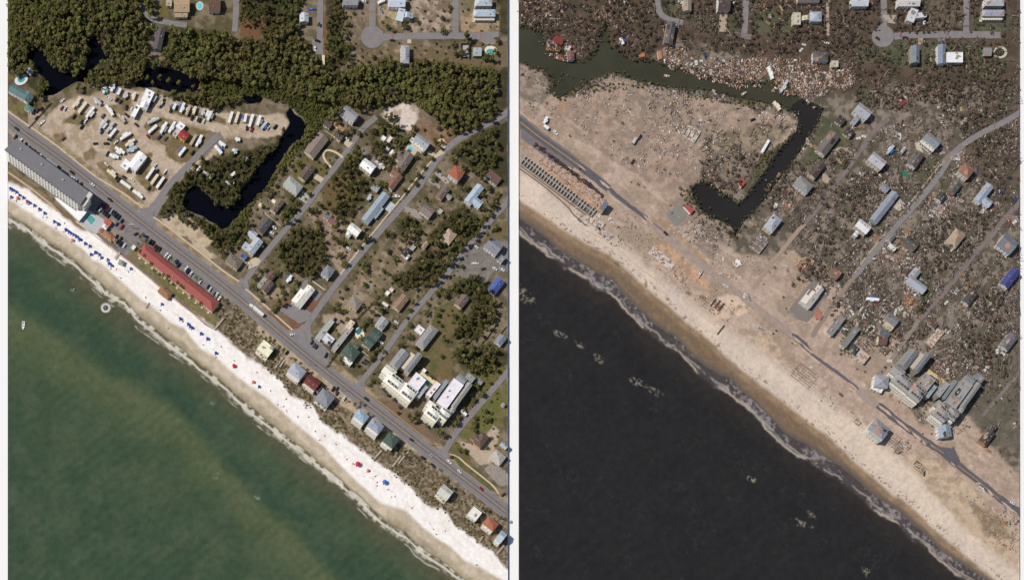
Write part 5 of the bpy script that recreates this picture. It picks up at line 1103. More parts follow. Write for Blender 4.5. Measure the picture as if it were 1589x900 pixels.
cars('657,710,k 672,722,k 684,729,g 739,383,w 739,409,w,5 736,409,w,5 750,417,d,-15 768,417,w,30 779,418,w,30 781,767,k,-40', 38, '', 'cars parked by the roads')
cars('96,168,r,-52 101,169,w,-60 115,181,k,-52 127,189,k,-52 133,188,w 127,197,k 158,205,b 148,223,k,-5 170,217,k,20 165,223,k,0 180,221,w,-40 169,153,w,30 181,155,k 187,158,k 196,167,k,-80 197,179,k,40 212,194,k,40 98,215,g,-45 58,172,d,-52 57,183,k,-45 230,212,r,45 247,213,b 257,215,g 265,171,k,-70 235,163,g,-60 298,183,k,-70 305,185,w,-70 310,187,k,-70 316,189,w,-70 383,199,k,-85 391,201,r,-70 416,199,w,-50 427,197,k,-50 165,255,w,40 167,239,k,-60 184,279,k,-40 193,275,k,30 205,279,w,35 231,292,k,-55 241,257,w,-50 256,267,w,-55 243,266,k,-40 299,237,k,-55 204,170,w,-70 160,180,g,-55', -52, ' at camper park', 'cars parked at the camper park')
cars('538,216,w 551,201,g 425,353,w,30 421,361,w,25 419,368,k 405,381,w,30 386,409,w,20 586,253,w,30 541,386,w,35 493,64,k,20 236,20,k,90 564,3,w,0 573,307,s,-60 489,76,w,80 592,256,s,-52', 40, ' on a driveway', 'cars on house driveways')

def rv_mesh(L, wd, tone, motor):
    key = ('rv', round(L), wd, tone, motor)
    if key in _shared: return _shared[key]
    c = {'w': (246,246,244), 'c': (236,222,190), 'g': (196,198,198), 't': (190,176,150), 'l': (178,196,206)}[tone]; m = mat(c, rough=.4, var=.04, scale=.5, kind='paint', spec=.3); b = MB(); h = 3.1
    b.box(-L / 2, L / 2, -wd / 2, wd / 2, .6, h - .12, m); b.box(-L / 2 + .02, L / 2 - .02, -wd / 2 + .02, wd / 2 - .02, h - .12, h, m, taper=.12)
    b.box(-L / 2 + .5, L / 2 - .5, -wd / 2 - .02, -wd / 2 + .02, .9, 1.15, mat((120,110,100), var=.1))
    for x in ((-L * .1, L * .02) if not motor else (-L * .3, L * .33)):
        for y in (-1, 1): b.tube((x, y * (wd / 2 - .05) - .12, .38), (x, y * (wd / 2 - .05) + .12, .38), .38, .38, 10, TYRE)
    if motor: b.box(L / 2 - .03, L / 2 + .06, -wd / 2 + .15, wd / 2 - .15, 1.3, 2.4, GLASS)
    else: b.tube((L / 2, -.5, .55), (L / 2 + 1.2, 0, .5), .06, .06, 4, STEEL); b.tube((L / 2, .5, .55), (L / 2 + 1.2, 0, .5), .06, .06, 4, STEEL)
    _shared[key] = b.mesh('camper_body'); return _shared[key]
def simple_mesh(key, fn):
    if key not in _shared: b = MB(); fn(b); _shared[key] = b.mesh(key)
    return _shared[key]
aw_c = {'b': (70,100,170), 't': (110,190,180), 'g': (150,150,150), 'w': (230,226,220)}
def camper(x, y, L, ang, tone, wd=2.7, awn=None):
    L = L * S; px, py = unlean(x, y, 3.0); motor = int(x + y) % 3 == 0
    root = bpy.data.objects.new('motorhome' if motor else 'camper_trailer', None); COL.objects.link(root); root.location = W(px, py, .02); root.rotation_euler = (0, 0, -R(ang) + math.pi * (int(x) % 2))
    link('body', rv_mesh(L, wd, tone, motor), root); r = random.Random(int(x * 31 + y))
    acm = simple_mesh('air_unit', lambda b: b.box(-.55, .55, -.4, .4, 0, .28, mat((226,226,222), var=.05), taper=.08)); vm = simple_mesh('hatch', lambda b: b.box(-.22, .22, -.22, .22, 0, .14, mat((70,72,76), var=.1), taper=.04))
    wn = simple_mesh('camper_window', lambda b: b.box(-.5, .5, -.04, .04, -.3, .3, GLASS)); dr = simple_mesh('camper_door', lambda b: b.box(-.35, .35, -.04, .04, -.95, .95, mat((206,206,200), var=.05)))
    for k in range(2 if L > 8 else 1): link('air_conditioner', acm, root, (L * (.18 - .4 * k), 0, 3.1))
    for k in range(3): link('roof_hatch', vm, root, (L * (-.38 + .3 * k), r.uniform(-.5, .5), 3.1))
    for sy in (-1, 1):
        for k in range(3): link('window', wn, root, (L * (-.32 + .27 * k), sy * (wd / 2 + .03), 2.0))
    link('door', dr, root, (L * .36, -(wd / 2 + .03), 1.65))
    if r.random() < .55:
        so_ = MB(); sl_ = L * r.uniform(.25, .4); so_.box(-sl_ / 2, sl_ / 2, 0, .9, .9, 2.85, mat((238,238,236), rough=.4, var=.04, kind='paint')); so_.obj('slide_out', None, root, (L * .05, wd / 2 + .01, 0))
    if awn or r.random() < .35:
        am = MB(); c = aw_c[awn or r.choice('wgb')]; am.faces([(-L * .28, 0, 2.75), (L * .22, 0, 2.75), (L * .22, -2.3, 2.3), (-L * .28, -2.3, 2.3), (-L * .28, 0, 2.69), (L * .22, 0, 2.69), (L * .22, -2.3, 2.24), (-L * .28, -2.3, 2.24)], [(3, 2, 1, 0), (4, 5, 6, 7), (0, 1, 5, 4), (1, 2, 6, 5), (2, 3, 7, 6), (3, 0, 4, 7)], mat(c, var=.06))
        for q in (-L * .28, L * .22): am.tube((q, -2.25, 0), (q, -2.25, 2.26), .05, .05, 4, STEEL)
        am.obj('awning', None, root, (0, -wd / 2 - .02, 0))
    tn = {'w': 'white', 'c': 'cream', 'g': 'grey', 't': 'tan', 'l': 'pale blue'}[tone]
    reg(root, '%s %s %s' % ('long' if L > 10.4 else 'short' if L < 7.5 else 'mid-sized', tn, 'motorhome' if motor else 'camper trailer'), 'camper', x, y, 'campers in the camper park' if x < 800 else None); return root
RVS = '119,159,20,-52,c 128,167,20,-52,c 140,174,20,-52,w 151,157,15,40,g 160,192,20,-52,g 171,197,19,-52,g 175,206,16,-52,w 170,171,19,55,w 188,183,17,50,t 162,139,12,-70,w 175,135,14,-70,w 185,142,11,-65,w 195,147,12,-65,g 208,149,12,-70,c 195,211,19,-32,w 202,221,17,-35,c 205,231,16,-22,l 186,233,17,32,w 177,242,15,15,w 173,269,17,40,c 195,286,18,36,w 214,301,18,38,w 233,269,20,-55,w 240,278,18,-55,c 249,283,20,-55,w 283,235,16,-52,w 238,187,19,-25,g 237,200,17,-42,w 254,198,19,-60,w 267,197,18,-60,w 240,153,10,-60,g 249,158,16,-62,t 271,165,9,-65,w 283,167,16,-68,w 292,171,16,-68,t 302,171,12,-70,c 315,174,11,-70,g 322,176,9,-65,w 326,178,18,-65,w 358,182,18,-72,w 368,182,17,-72,c 300,217,18,-60,t 309,218,18,-62,w 345,223,13,35,w 339,232,15,50,w 381,183,13,-78,w 390,187,20,-72,w 402,187,15,-72,w 410,194,14,-52,g 309,262,9,-50,w 320,268,9,30,g 329,273,9,-50,w 362,270,8,-40,w 355,284,9,-60,w 362,283,8,-60,w 369,216,8,20,w 381,247,10,20,w 365,235,9,-50,l 592,2,11,-25,w 502,94,16,90,c 449,432,12,-52,w 720,640,11,42,w 573,306,9,-60,g 592,257,11,-52,g'
for t in RVS.split():
    v = t.split(','); camper(float(v[0]), float(v[1]), float(v[2]), float(v[3]), v[4], 3.1 if float(v[2]) < 17 and float(v[0]) < 220 and float(v[1]) > 225 else 2.7, 'b' if v[0] in ('283', '271') else ('t' if v[0] == '162' else None))
# the articulated lorry
root = bpy.data.objects.new('articulated_lorry', None); COL.objects.link(root); root.location = W(*unlean(399, 481, 3)); root.rotation_euler = (0, 0, math.pi - R(40)); 
b = MB(); b.box(-8.3, 5.0, -1.3, 1.3, 1.2, 4.0, WHITE); b.box(-8.2, 4.9, -1.22, 1.22, 4.0, 4.05, mat((226,228,230), var=.04)); b.obj('trailer', None, root)
b = MB(); b.box(5.7, 8.0, -1.2, 1.2, .8, 3.4, WHITE, taper=.1); b.box(8.02, 9.8, -1.1, 1.1, .8, 2.0, WHITE, taper=.1); b.box(7.9, 8.1, -1.0, 1.0, 2.2, 3.0, GLASS); b.obj('cab', None, root)
for x in (-7.5, -6.2, 5.2, 6.5, 9.1):
    for s_ in (-1, 1): b = MB(); b.tube((x, s_ * 1.1 - .2, .5), (x, s_ * 1.1 + .2, .5), .5, .5, 12, TYRE); b.obj('wheel', None, root)
reg(root, 'long white articulated lorry', 'lorry', 399, 481)

# ================================================================ the beach
def body_mesh():
    """one standing figure as a single skin, used for every person on the sand"""
    me = bpy.data.meshes.new('figure'); v = [(0,0,.95),(0,0,1.2),(0,0,1.42),(0,0,1.52),(0,.02,1.68),(.09,0,.9),(.11,.03,.5),(.12,0,.06),(.12,.1,.03),(-.09,0,.9),(-.11,-.04,.5),(-.12,-.1,.06),(-.12,.0,.03),(.19,0,1.4),(.27,.03,1.13),(.29,.14,.9),(-.19,0,1.4),(-.28,.0,1.13),(-.3,.1,.9)]
    e = [(0,1),(1,2),(2,3),(3,4),(0,5),(5,6),(6,7),(7,8),(0,9),(9,10),(10,11),(11,12),(2,13),(13,14),(14,15),(2,16),(16,17),(17,18)]
    me.from_pydata(v, e, []); o = bpy.data.objects.new('tmp', me); COL.objects.link(o); o.modifiers.new('s', 'SKIN'); o.modifiers.new('d', 'SUBSURF').levels = 1
    rad = [.15,.14,.16,.06,.11,.09,.065,.045,.04,.09,.065,.045,.04,.06,.045,.035,.06,.045,.035]
    for i, r in enumerate(rad): me.skin_vertices[0].data[i].radius = (r, r * .8)
    me.skin_vertices[0].data[0].use_root = True
    dg = bpy.context.evaluated_depsgraph_get(); ev = bpy.data.meshes.new_from_object(o.evaluated_get(dg)); bpy.data.objects.remove(o); return ev
FIG = body_mesh(); SKIN = mat((206,150,120), var=.06, kind='flat'); HAIR = mat((84,62,46), var=.1, kind='flat')
CLO = {'blue': (50,80,150), 'red': (176,50,56), 'dark': (50,48,56), 'white': (230,230,226), 'green': (70,120,90), 'orange': (206,120,70)}
def figure(c, b2):
    key = ('fig', c, b2)
    if key in _shared: return _shared[key]
    me = FIG.copy(); me.name = 'person_body'; me.materials.clear()
    for m_ in (SKIN, mat(CLO[c], var=.06, kind='flat'), mat(CLO[b2], var=.06, kind='flat'), HAIR): me.materials.append(m_)
    for p in me.polygons:
        x, y, z = p.center; p.material_index = 3 if (z > 1.7 or (z > 1.6 and y < 0)) else (1 if 1.0 < z < 1.45 and abs(x) < .25 else (2 if .62 < z <= 1.0 and abs(x) < .22 else 0)); p.use_smooth = True
    _shared[key] = me; return me
def person(x, y, c='blue', lie=False, side='beach'):
    b2 = rc.choice(['dark', 'blue', 'red', 'white']); o = link('person', figure(c, b2), None, W(x, y, -.25)); a = rc.uniform(0, 360)
    if lie: o.rotation_euler = (R(-86), 0, R(a)); o.location = W(x, y, -.02)
    else: o.rotation_euler = (0, 0, R(a))
    reg(o, 'person in %s top %s' % (c, 'lying on sand' if lie else 'standing on sand'), 'person', x, y, 'people on the beach')
def umb_mesh(c):
    def f(b):
        n = 8; m1 = mat(c, var=.05, kind='flat'); vs = [(0, 0, 2.6)] + [(1.55 * math.cos(i * math.pi / 4), 1.55 * math.sin(i * math.pi / 4), 2.0) for i in range(n)] + [(0, 0, 2.53)] + [(1.52 * math.cos(i * math.pi / 4), 1.52 * math.sin(i * math.pi / 4), 1.93) for i in range(n)]
        b.faces(vs, [(0, 1 + i, 1 + (i + 1) % n) for i in range(n)] + [(9, 10 + (i + 1) % n, 10 + i) for i in range(n)] + [(1 + i, 10 + i, 10 + (i + 1) % n, 1 + (i + 1) % n) for i in range(n)], m1)
    return simple_mesh('canopy_%d' % c[2], f)
pole = simple_mesh('umbrella_pole', lambda b: b.tube((0, 0, -.6), (0, 0, 2.6), .03, .03, 5, WHITE))
def lounger_mesh(c):
    def f(b): m1 = mat(c, var=.05, kind='flat'); b.box(-.9, .5, -.32, .32, .3, .38, m1); b.faces([(.5, -.32, .3), (.5, .32, .3), (1.0, .32, .75), (1.0, -.32, .75), (.5, -.32, .38), (.5, .32, .38), (.96, .32, .82), (.96, -.32, .82)], [(3, 2, 1, 0), (4, 5, 6, 7), (0, 1, 5, 4), (1, 2, 6, 5), (2, 3, 7, 6), (3, 0, 4, 7)], m1); [b.tube((x, y, 0), (x, y, .32), .03, .03, 4, WOOD) for x in (-.8, .4) for y in (-.28, .28)]
    return simple_mesh('lounger_%d' % c[2], f)
def umbrella(x, y, c=(36,70,160), cn='blue', sc=1.0):
    px, py = unlean(x, y, 2); root = bpy.data.objects.new('beach_umbrella', None); COL.objects.link(root); root.location = W(px, py, -.25); root.scale = (sc,) * 3; link('canopy', umb_mesh(c), root); link('pole', pole, root); reg(root, cn + ' beach umbrella', 'umbrella', x, y, 'beach umbrellas')
    for k in (1,):
        o = link('beach_lounger', lounger_mesh((40,64,140) if cn == 'blue' else (150,60,60)), None, W(px - 1.0, py + 1.8, -.2), R(-140)); reg(o, ('navy' if cn == 'blue' else 'red') + ' lounger beside umbrella', 'lounger', x + k, y + 1, 'loungers under the umbrellas')
UM = '16,292 19,294 25,297 30,302 36,306 17,305 46,314 53,318 61,324 69,330 84,343 90,347 102,356 107,359 110,361 114,363 118,366 122,369 124,371 132,377 139,381 148,391 154,394 157,399 141,394 167,402 169,408 173,411 203,416 251,471 280,494 292,502 295,506 298,508 312,517 322,525 335,547 402,599'
for t in UM.split(): x, y = t.split(','); umbrella(float(x), float(y), sc=rc.uniform(.8, 1.05))
for x, y, c, n, s_ in ((555,720,(220,40,70),'bright red',1.7),(597,748,(60,120,200),'bright blue',1.6),(42,312,(150,60,110),'purple',1.),(27,307,(226,120,90),'orange',1.),(112,372,(226,150,140),'pink',1.),(571,729,(120,110,140),'mauve',1.),(393,592,(60,70,90),'dark grey',1.),(363,567,(160,70,70),'dull red',1.2)): umbrella(x, y, c, n, s_)
PE = '24,312 33,318 47,322 71,337 79,336 86,351 88,356 94,360 48,332 100,345 124,381 150,404 160,400 170,373 168,383 176,390 181,392 188,410 180,418 186,424 193,418 199,421 208,420 222,425 229,433 184,430 196,446 227,461 236,474 243,477 248,480 255,478 258,481 288,480 275,488 271,489 283,498 315,503 319,505 327,508 325,533 331,542 262,508 293,528 340,552 336,553 343,554 352,540 362,560 364,567 359,562 366,569 378,586 391,572 399,577 405,576 407,607 432,628 435,631 428,625 445,638 489,668 490,671 497,682 499,684 517,687 520,688 525,687 535,708 540,711 547,721 551,722 548,720 546,730 564,739 572,731 574,730 579,739 584,737 578,742 574,741 602,760 606,762 608,761 613,771 603,735 607,740 585,753 631,779 634,785 640,787 665,811 667,813 676,829 678,829 726,861 738,876 636,800 510,800 163,466 213,488 12,340'
cc = ['blue', 'red', 'dark', 'white', 'green', 'orange']
for i, t in enumerate(PE.split()):
    x, y = (float(v) for v in t.split(','))
    if y - np.interp(x, *SHORE_L) < 6: person(x, y, cc[i % 6], i % 3 == 0)
tr = random.Random(44); TWC = {'blue': (60,100,180), 'red': (200,60,70), 'green': (90,160,130), 'orange': (230,140,80), 'purple': (130,80,140), 'brown': (120,90,76)}
def towel_mesh(n):
    def f(b):
        m = mat(TWC[n], var=.08, kind='flat')
        for i in range(4): b.box(-.9 + .45 * i, -.46 + .45 * i, -.42 + .03 * (i % 2), .42 + .03 * (i % 2), 0, .04 + .015 * (i % 2), m if i % 2 else mat(tuple(int(v * .8) for v in TWC[n]), var=.08, kind='flat'))
    return simple_mesh('towel_' + n, f)
for t in PE.split()[::3] + ['%d,%d' % (x_, np.interp(x_, *LAND_L) * q_ + np.interp(x_, *WET_L) * (1 - q_)) for x_, q_ in [(tr.uniform(20, 700), tr.uniform(.1, .6)) for _ in range(24)]]:
    x, y = (float(v) for v in t.split(',')); x += tr.uniform(-2, 2); y += tr.uniform(-1.5, 1.5); n_ = tr.choice(list(TWC))
    if y - np.interp(x, *SHORE_L) < -6: o = link('beach_towel', towel_mesh(n_), None, W(x, y, -.05), tr.uniform(0, 3)); o.scale = (1.0, 1.1, 1); reg(o, n_ + ' beach towel on sand', 'towel', x, y, 'towels on the beach')
# boardwalks down to the sand
def boardwalk(desc, a, b_, w_=1.6, z=.9, m=None):
    ax, ay, _ = W(*a); bx, by, _ = W(*b_); L = math.dist((ax, ay), (bx, by)); root = bpy.data.objects.new('boardwalk', None); COL.objects.link(root); root.location = (ax, ay, 0); root.rotation_euler = (0, 0, math.atan2(by - ay, bx - ax)); m = m or mat((206,190,170), var=.12, scale=2)
    n = max(4, min(int(L / .45), 70)); pl = simple_mesh('walk_plank_%d' % int(w_ * 10), lambda q: q.box(0, .4, -w_ / 2, w_ / 2, -.05, 0, m))
    for i in range(n): link('plank', pl, root, (i * L / n, 0, z + .008 * (i % 3)))
    for s_ in (-1, 1):
        q = MB(); q.box(0, L, s_ * w_ / 2 - .05, s_ * w_ / 2 + .05, z + .85, z + .95, m); q.obj('rail', None, root)
        for i in range(int(L / 2.5) + 1): q = MB(); q.box(i * 2.5 - .07, i * 2.5 + .07, s_ * w_ / 2 - .07, s_ * w_ / 2 + .07, -.6, z + .85, m); q.obj('post', None, root)
    reg(root, desc, 'boardwalk', (a[0] + b_[0]) / 2, (a[1] + b_[1]) / 2)
for d, a, b_, w_ in (('pale boardwalk from motel end',(334,510),(347,494),1.6),('grey beach steps below sea wall',(178,402),(186,392),2.2),('wooden walk beside cream house',(427,571),(440,553),1.6),('wooden walk east of cream house',(434,570),(441,559),1.4),('pale walk behind green house',(609,724),(622,707),1.5),('grey walk behind green house',(618,719),(633,701),1.6),('steps below dark green house',(581,711),(592,699),1.6),('short walk below orange house',(744,840),(749,832),1.2),('long stairs below pale house',(770,860),(782,846),1.4),('steps below motel garden',(226,478),(231,470),1.2)): boardwalk(d, a, b_, w_)
# fences: boards stand one by one
def fence(desc, pts, h=1.6, m=None, step=2.4, name='fence'):
    m = m or mat((132,112,92), var=.15, scale=2); cx, cy = pts[0]; ox, oy, _ = W(cx, cy); root = bpy.data.objects.new(name, None); COL.objects.link(root); root.location = (ox, oy, 0)
    for a, b_ in zip(pts, pts[1:]):
        ax, ay, _ = W(*a); bx, by, _ = W(*b_); L = math.dist((ax, ay), (bx, by)); n = max(1, int(L / step)); an = math.atan2(by - ay, bx - ax); pn = MB(); pn.box(.04, L / n - .04, -.05, .05, .1, h, m); pm = pn.mesh('fence_panel')
        for i in range(n): t = i / n; link('fence_panel', pm, root, (ax - ox + (bx - ax) * t, ay - oy + (by - ay) * t, 0), an)
    reg(root, desc, 'fence', sum(p[0] for p in pts) / len(pts), sum(p[1] for p in pts) / len(pts))
WF = mat((236,226,206), var=.06)
fence('cream wall along brown cottages', [(503,203),(516,212),(526,222),(533,216)], 1.4, WF); fence('cream wall ahead of long tan house', [(516,212),(511,221)], 1.4, WF); fence('long pale wall by charcoal house', [(410,331),(424,343),(436,352)], 1.6, WF); fence('dark garden fence by canal', [(470,232),(480,215),(500,190),(508,184)], 1.8); fence('dark fence in the long lawn', [(742,540),(757,522),(772,500)], 1.8); fence('fence behind grey gabled house', [(776,518),(785,507)], 1.8)
fence('dark fence round grey court', [(715,70),(728,70),(728,91),(715,91),(715,70)], 2.4, mat((64,56,64), var=.1)); fence('white trim fence by brown carport', [(746,271),(756,281),(768,291)], 1.2, WF); fence('pale wall behind green houses', [(562,545),(575,556)], 1.8, WF); fence('rail fence behind cream diner', [(481,433),(505,451)], 1.1, WF); fence('fence by red motel end', [(528,500),(505,515)], 1.2)
fence('brown fence at camper park edge', [(44,200),(62,180),(74,166),(80,160)], 1.5, mat((110,78,60), var=.1)); fence('white fence by shore house', [(731,780),(752,796)], 1.2, WF); fence('pale wall by slate beach house', [(503,600),(517,611)], 1.4, WF); fence('low fence round camper plot', [(40,206),(52,214)], 1.)
flatpoly('tennis_court', [(716,71),(727,71),(727,90),(716,90)], .1, mat((180,178,186), var=.05))
# utility poles with crossarms
def pole_mesh():
    def f(b): b.tube((0, 0, -.5), (0, 0, 10), .17, .12, 6, WOOD); b.box(-1.2, 1.2, -.07, .07, 9.2, 9.4, WOOD); [b.tube((x, 0, 9.4), (x, 0, 9.65), .07, .05, 5, STEEL) for x in (-1.05, -.5, .5, 1.05)]
    return simple_mesh('utility_pole', f)
for x, y in ((66,210),(104,240),(150,275),(205,318),(238,336),(290,374),(345,418),(375,447),(480,566),(530,606),(560,598),(668,690),(697,706),(500,478),(556,392),(606,330),(700,500),(735,380),(560,200),(470,340),(690,60),(610,50)):
    o = link('utility_pole', pole_mesh(), None, W(x, y), R(rc.uniform(0, 180))); reg(o, 'slim wooden utility pole', 'utility pole', x, y, 'utility poles along the roads')
# roadside sign on the car park
root = bpy.data.objects.new('roadside_sign', None); COL.objects.link(root); root.location = W(204, 354); b = MB(); [b.tube((q, 0, 0), (q, 0, 6), .15, .15, 6, STEEL) for q in (-1.2, 1.2)]; b.obj('post', None, root); b = MB(); b.box(-2.6, 2.6, -.25, .25, 3.6, 7.2, mat((226,222,214), var=.06)); b.obj('sign_board', None, root); reg(root, 'white two-post roadside sign', 'sign', 204, 352)
# boats
def boat(x, y, L, ang, c, desc, cat='boat', trail=False, z=-.95):
    root = bpy.data.objects.new('boat', None); COL.objects.link(root); root.location = W(x, y, z); root.rotation_euler = (0, 0, -R(ang)); a, w_ = L / 2, L * .17; m = mat(c, rough=.3, var=.04, kind='paint')
    b = MB(); out = [(-a, -w_), (a * .2, -w_), (a * .65, -w_ * .7), (a, 0), (a * .65, w_ * .7), (a * .2, w_), (-a, w_)]; inn = [(p[0] * .84, p[1] * .74) for p in out]; n = 7
    b.faces([(x_ * .92, y_ * .7, -.3) for x_, y_ in out] + [(x_, y_, .75) for x_, y_ in out] + [(x_, y_, .75) for x_, y_ in inn] + [(x_, y_, .35) for x_, y_ in inn], [(i, (i + 1) % n, n + (i + 1) % n, n + i) for i in range(n)] + [(n + i, n + (i + 1) % n, 2 * n + (i + 1) % n, 2 * n + i) for i in range(n)] + [(2 * n + i, 2 * n + (i + 1) % n, 3 * n + (i + 1) % n, 3 * n + i) for i in range(n)] + [tuple(range(3 * n, 4 * n))], m); b.obj('hull', None, root)
    b = MB(); b.box(-.2, .6, -.5, .5, .36, 1.3, mat((226,226,230), var=.04)); b.box(.1, .62, -.48, .48, 1.3, 1.6, GLASS); b.obj('console', None, root); b = MB(); b.box(-a * .75, -a * .5, -w_ * .6, w_ * .6, .36, .75, mat((190,90,80), var=.06)); b.obj('seat', None, root); b = MB(); b.box(-a - .5, -a, -.25, .25, .0, 1.1, mat((50,50,56), var=.05)); b.obj('outboard_motor', None, root)
    reg(root, desc, cat, x, y)
boat(36,505,8.5,95,(246,246,244),'white open motor boat afloat'); boat(164,477,4.4,-62,(60,110,200),'blue boat circling in white wake'); boat(97,157,6,-42,(240,240,238),'white boat on trailer, red cover',z=.3); boat(615,305,8,8,(246,246,244),'white boat parked by rust-brown house',z=.3); boat(484,15,8,0,(40,120,200),'bright blue covered boat by driveway',z=.3); boat(592,19,5,60,(80,130,190),'blue boat beside sandy lot',z=.3); boat(65,191,8,-35,(240,238,230),'white boat on grass verge',z=.3); boat(115,449,2.4,20,(240,236,226),'tiny white skiff offshore')
# ================================================================ the storm side
G1 = (150,162,178); TW = (210,204,196)
RIGHT_HOUSES = [
 ('blue-white house, cream side wing',[(1267,25,15,18,90,'hip',(176,190,210),WH,5),(1252,28,7,14,90,'gable',(216,200,160),CR,4)]),
 ('cream flat-roofed cottage',1236,30,19,12,90,'flat',(214,200,164),CR,4),
 ('dark grey roofed house beyond debris bank',1274,88,24,15,0,'hip',(104,100,100),WH,4,{'dmg':2}),
 ('small cream box house',1295,100,11,10,0,'flat',(208,198,164),CR,3.6),
 ('white-roofed house at map edge',1335,3,26,13,0,'gable',(206,214,224),WH,6,{'dmg':1}),
 ('low dark house with cream front',1255,-2,34,12,0,'gable',(120,112,104),CR,4),
 ('tall narrow slate blue house',1421,84,27,13,90,'gable',(124,138,152),(168,156,146),6),
 ('blue house with white flat addition',[(1462,84,30,12,90,'gable',(126,146,172),WH,5.5),(1481,90,25,16,0,'flat',(246,246,246),WH,5)]),
 ('white-roofed house at street end',[(1411,3,34,13,0,'gable',(222,214,208),WH,6)]),
 ('split white-roofed house',[(1416,24,12,19,20,'shed',(214,212,214),WH,5),(1428,24,8,18,90,'shed',(210,210,212),WH,5)]),
 ('pale house beside lavender roof',[(1544,3,30,12,0,'hip',(190,188,192),WH,6)]),
 ('lavender-roofed house, leafy verandah',[(1542,20,34,10,0,'hip',(172,172,196),(200,180,140),6,{'porch':2})]),
 ('broken grey cottage by round pool',1533,80,12,13,0,'gable',(152,152,148),(120,150,130),4,{'dmg':2}),
 ('tan house, roof half gone',1067,8,18,13,90,'gable',(180,156,122),CR,4.5,{'dmg':1}),
 ('brown-roofed house with pale drive',1124,6,19,20,0,'gable',(98,80,72),WH,5),
 ('grey house torn open to orange decking',1040,51,34,14,-80,'gable',(104,98,100),(210,150,110),5,{'dmg':5}),
 ('blue-grey house with broken porch',[(1340,172,25,16,E,'gable',(168,176,186),WH,7,{'dmg':1}),(1328,186,8,14,E,'shed',(150,164,184),WH,4)]),
 ('small dark brown cottage',1305,186,12,13,E,'gable',(84,70,68),CR,3.4),
 ('square dark brown cottage by debris',1318,205,13,13,E,'gable',(82,68,70),CR,3.4,{'dmg':1}),
 ('long grey-brown house, patched roof',1285,222,38,18,N,'gable',(126,112,108),CR,4,{'dmg':3}),
 ('brown gabled house, cream gable end',1268,263,26,14,N,'gable',(98,82,74),CR,4.5),
 ('pale grey damaged house by canal',1248,286,26,17,E,'hip',(150,150,150),WH,5.5,{'dmg':2}),
 ('lavender-white gabled house',1362,249,26,16,E,'gable',(190,184,196),CR,6.5),
 ('narrow white trailer-like hut',1402,233,10,5,N,'gable',(190,186,178),WH,3),
 ('blue-grey pool house, tall porch',1447,217,26,14,E,'gable',(134,146,156),WH,7.5,{'porch':2}),
 ('taupe cross-gabled house, torn roof',[(1422,247,25,15,-56,'gable',(112,100,96),WH,5,{'dmg':2})]),
 ('orange pyramid-roofed house',1501,264,19,18,E,'pyr',(176,108,74),WH,7.5,{'dmg':1}),
 ('very long pale blue-grey house',[(1373,321,56,14,N,'gable',(146,158,178),(170,190,190),4.2),(1374,291,13,9,E,'gable',(140,148,164),WH,3.6)]),
 ('white-roofed house amid litter',[(1340,351,22,14,E,'gable',(232,230,232),CR,6),(1329,363,8,7,N,'gable',(232,232,234),WH,4.5)]),
 ('grey-brown house, collapsed middle',1482,290,20,14,N,'gable',(108,102,98),(180,120,110),4,{'dmg':2}),
 ('dark green-roofed fragment house',1461,305,14,12,N,'gable',(70,78,70),WH,4,{'dmg':1}),
 ('light blue L-plan house amid wreckage',[(1527,300,33,13,N,'gable',(164,176,200),WH,5),(1532,313,15,12,E,'gable',(170,184,210),WH,4.8)]),
 ('tan house stripped to bare decking',1484,369,27,19,N,'hip',(196,160,124),CR,4.5,{'dmg':4}),
 ('big square grey house, white wall',1565,377,26,24,E,'gable',(122,126,140),WH,6),
 ('dark grey roof leaning in rubble',1414,377,22,15,E,'gable',(98,90,88),(170,120,100),3.4,{'dmg':2}),
 ('small white house in orange rubble',1385,383,13,7,E,'gable',(226,222,218),WH,3.2),
 ('small grey house in orange rubble',1383,369,12,9,N,'gable',(124,126,138),WH,3.2),
 ('white and grey hipped house by canal',1200,346,26,17,N,'hip',(176,184,198),CR,5.5,{'dmg':1}),
 ('rust-brown gutted house',1297,422,17,15,E,'gable',(146,98,76),(190,150,110),4,{'dmg':3}),
 ('grey-roofed house, cream torn edge',[(1385,495,20,15,E,'gable',(134,130,136),CR,4.5),(1379,506,16,7,E,'shed',(218,190,150),CR,3.6)]),
 ('red-brown roofed house with teal side',[(1370,527,14,14,2,'gable',(140,88,72),CR,4),(1373,517,16,7,30,'shed',(90,110,122),WH,3.6)]),
 ('pale blue L-plan house, roof intact',[(1423,441,33,13,E,'gable',(168,178,196),WH,4.6,{'dmg':1}),(1421,423,13,12,N,'gable',(166,176,196),WH,4.4)]),
 ('dark slate house in heavy rubble',1506,461,24,14,N,'gable',(84,80,80),WH,3.8,{'dmg':2}),
 ('low red-brown shed',1448,502,14,9,E,'shed',(116,74,64),WH,3),
 ('grey house by east lawn, holed roof',1566,530,25,16,N,'gable',(112,112,122),WH,4.4,{'dmg':3}),
 ('tall white house washed onto the verge',[(1369,591,22,19,8,'pyr',(164,168,184),WH,7.5),(1361,603,18,7,25,'shed',WH,WH,4)]),
 ('pale blue house washed against condos',[(1467,668,19,20,82,'gable',(150,170,192),WH,6.5)]),
 ('dark brown house with exposed decking',[(1532,678,24,15,N,'gable',(92,76,72),(200,140,90),4.4,{'dmg':4}),(1542,664,10,8,N,'gable',(80,68,66),WH,3.6)]),
 ('teal-roofed house half collapsed',[(1326,542,14,13,N,'hip',(66,84,80),(150,168,140),4.4),(1336,552,22,16,E,'flat',(210,188,164),WH,3,{'dmg':3})]),
]
simple(RIGHT_HOUSES, 'storm_house')
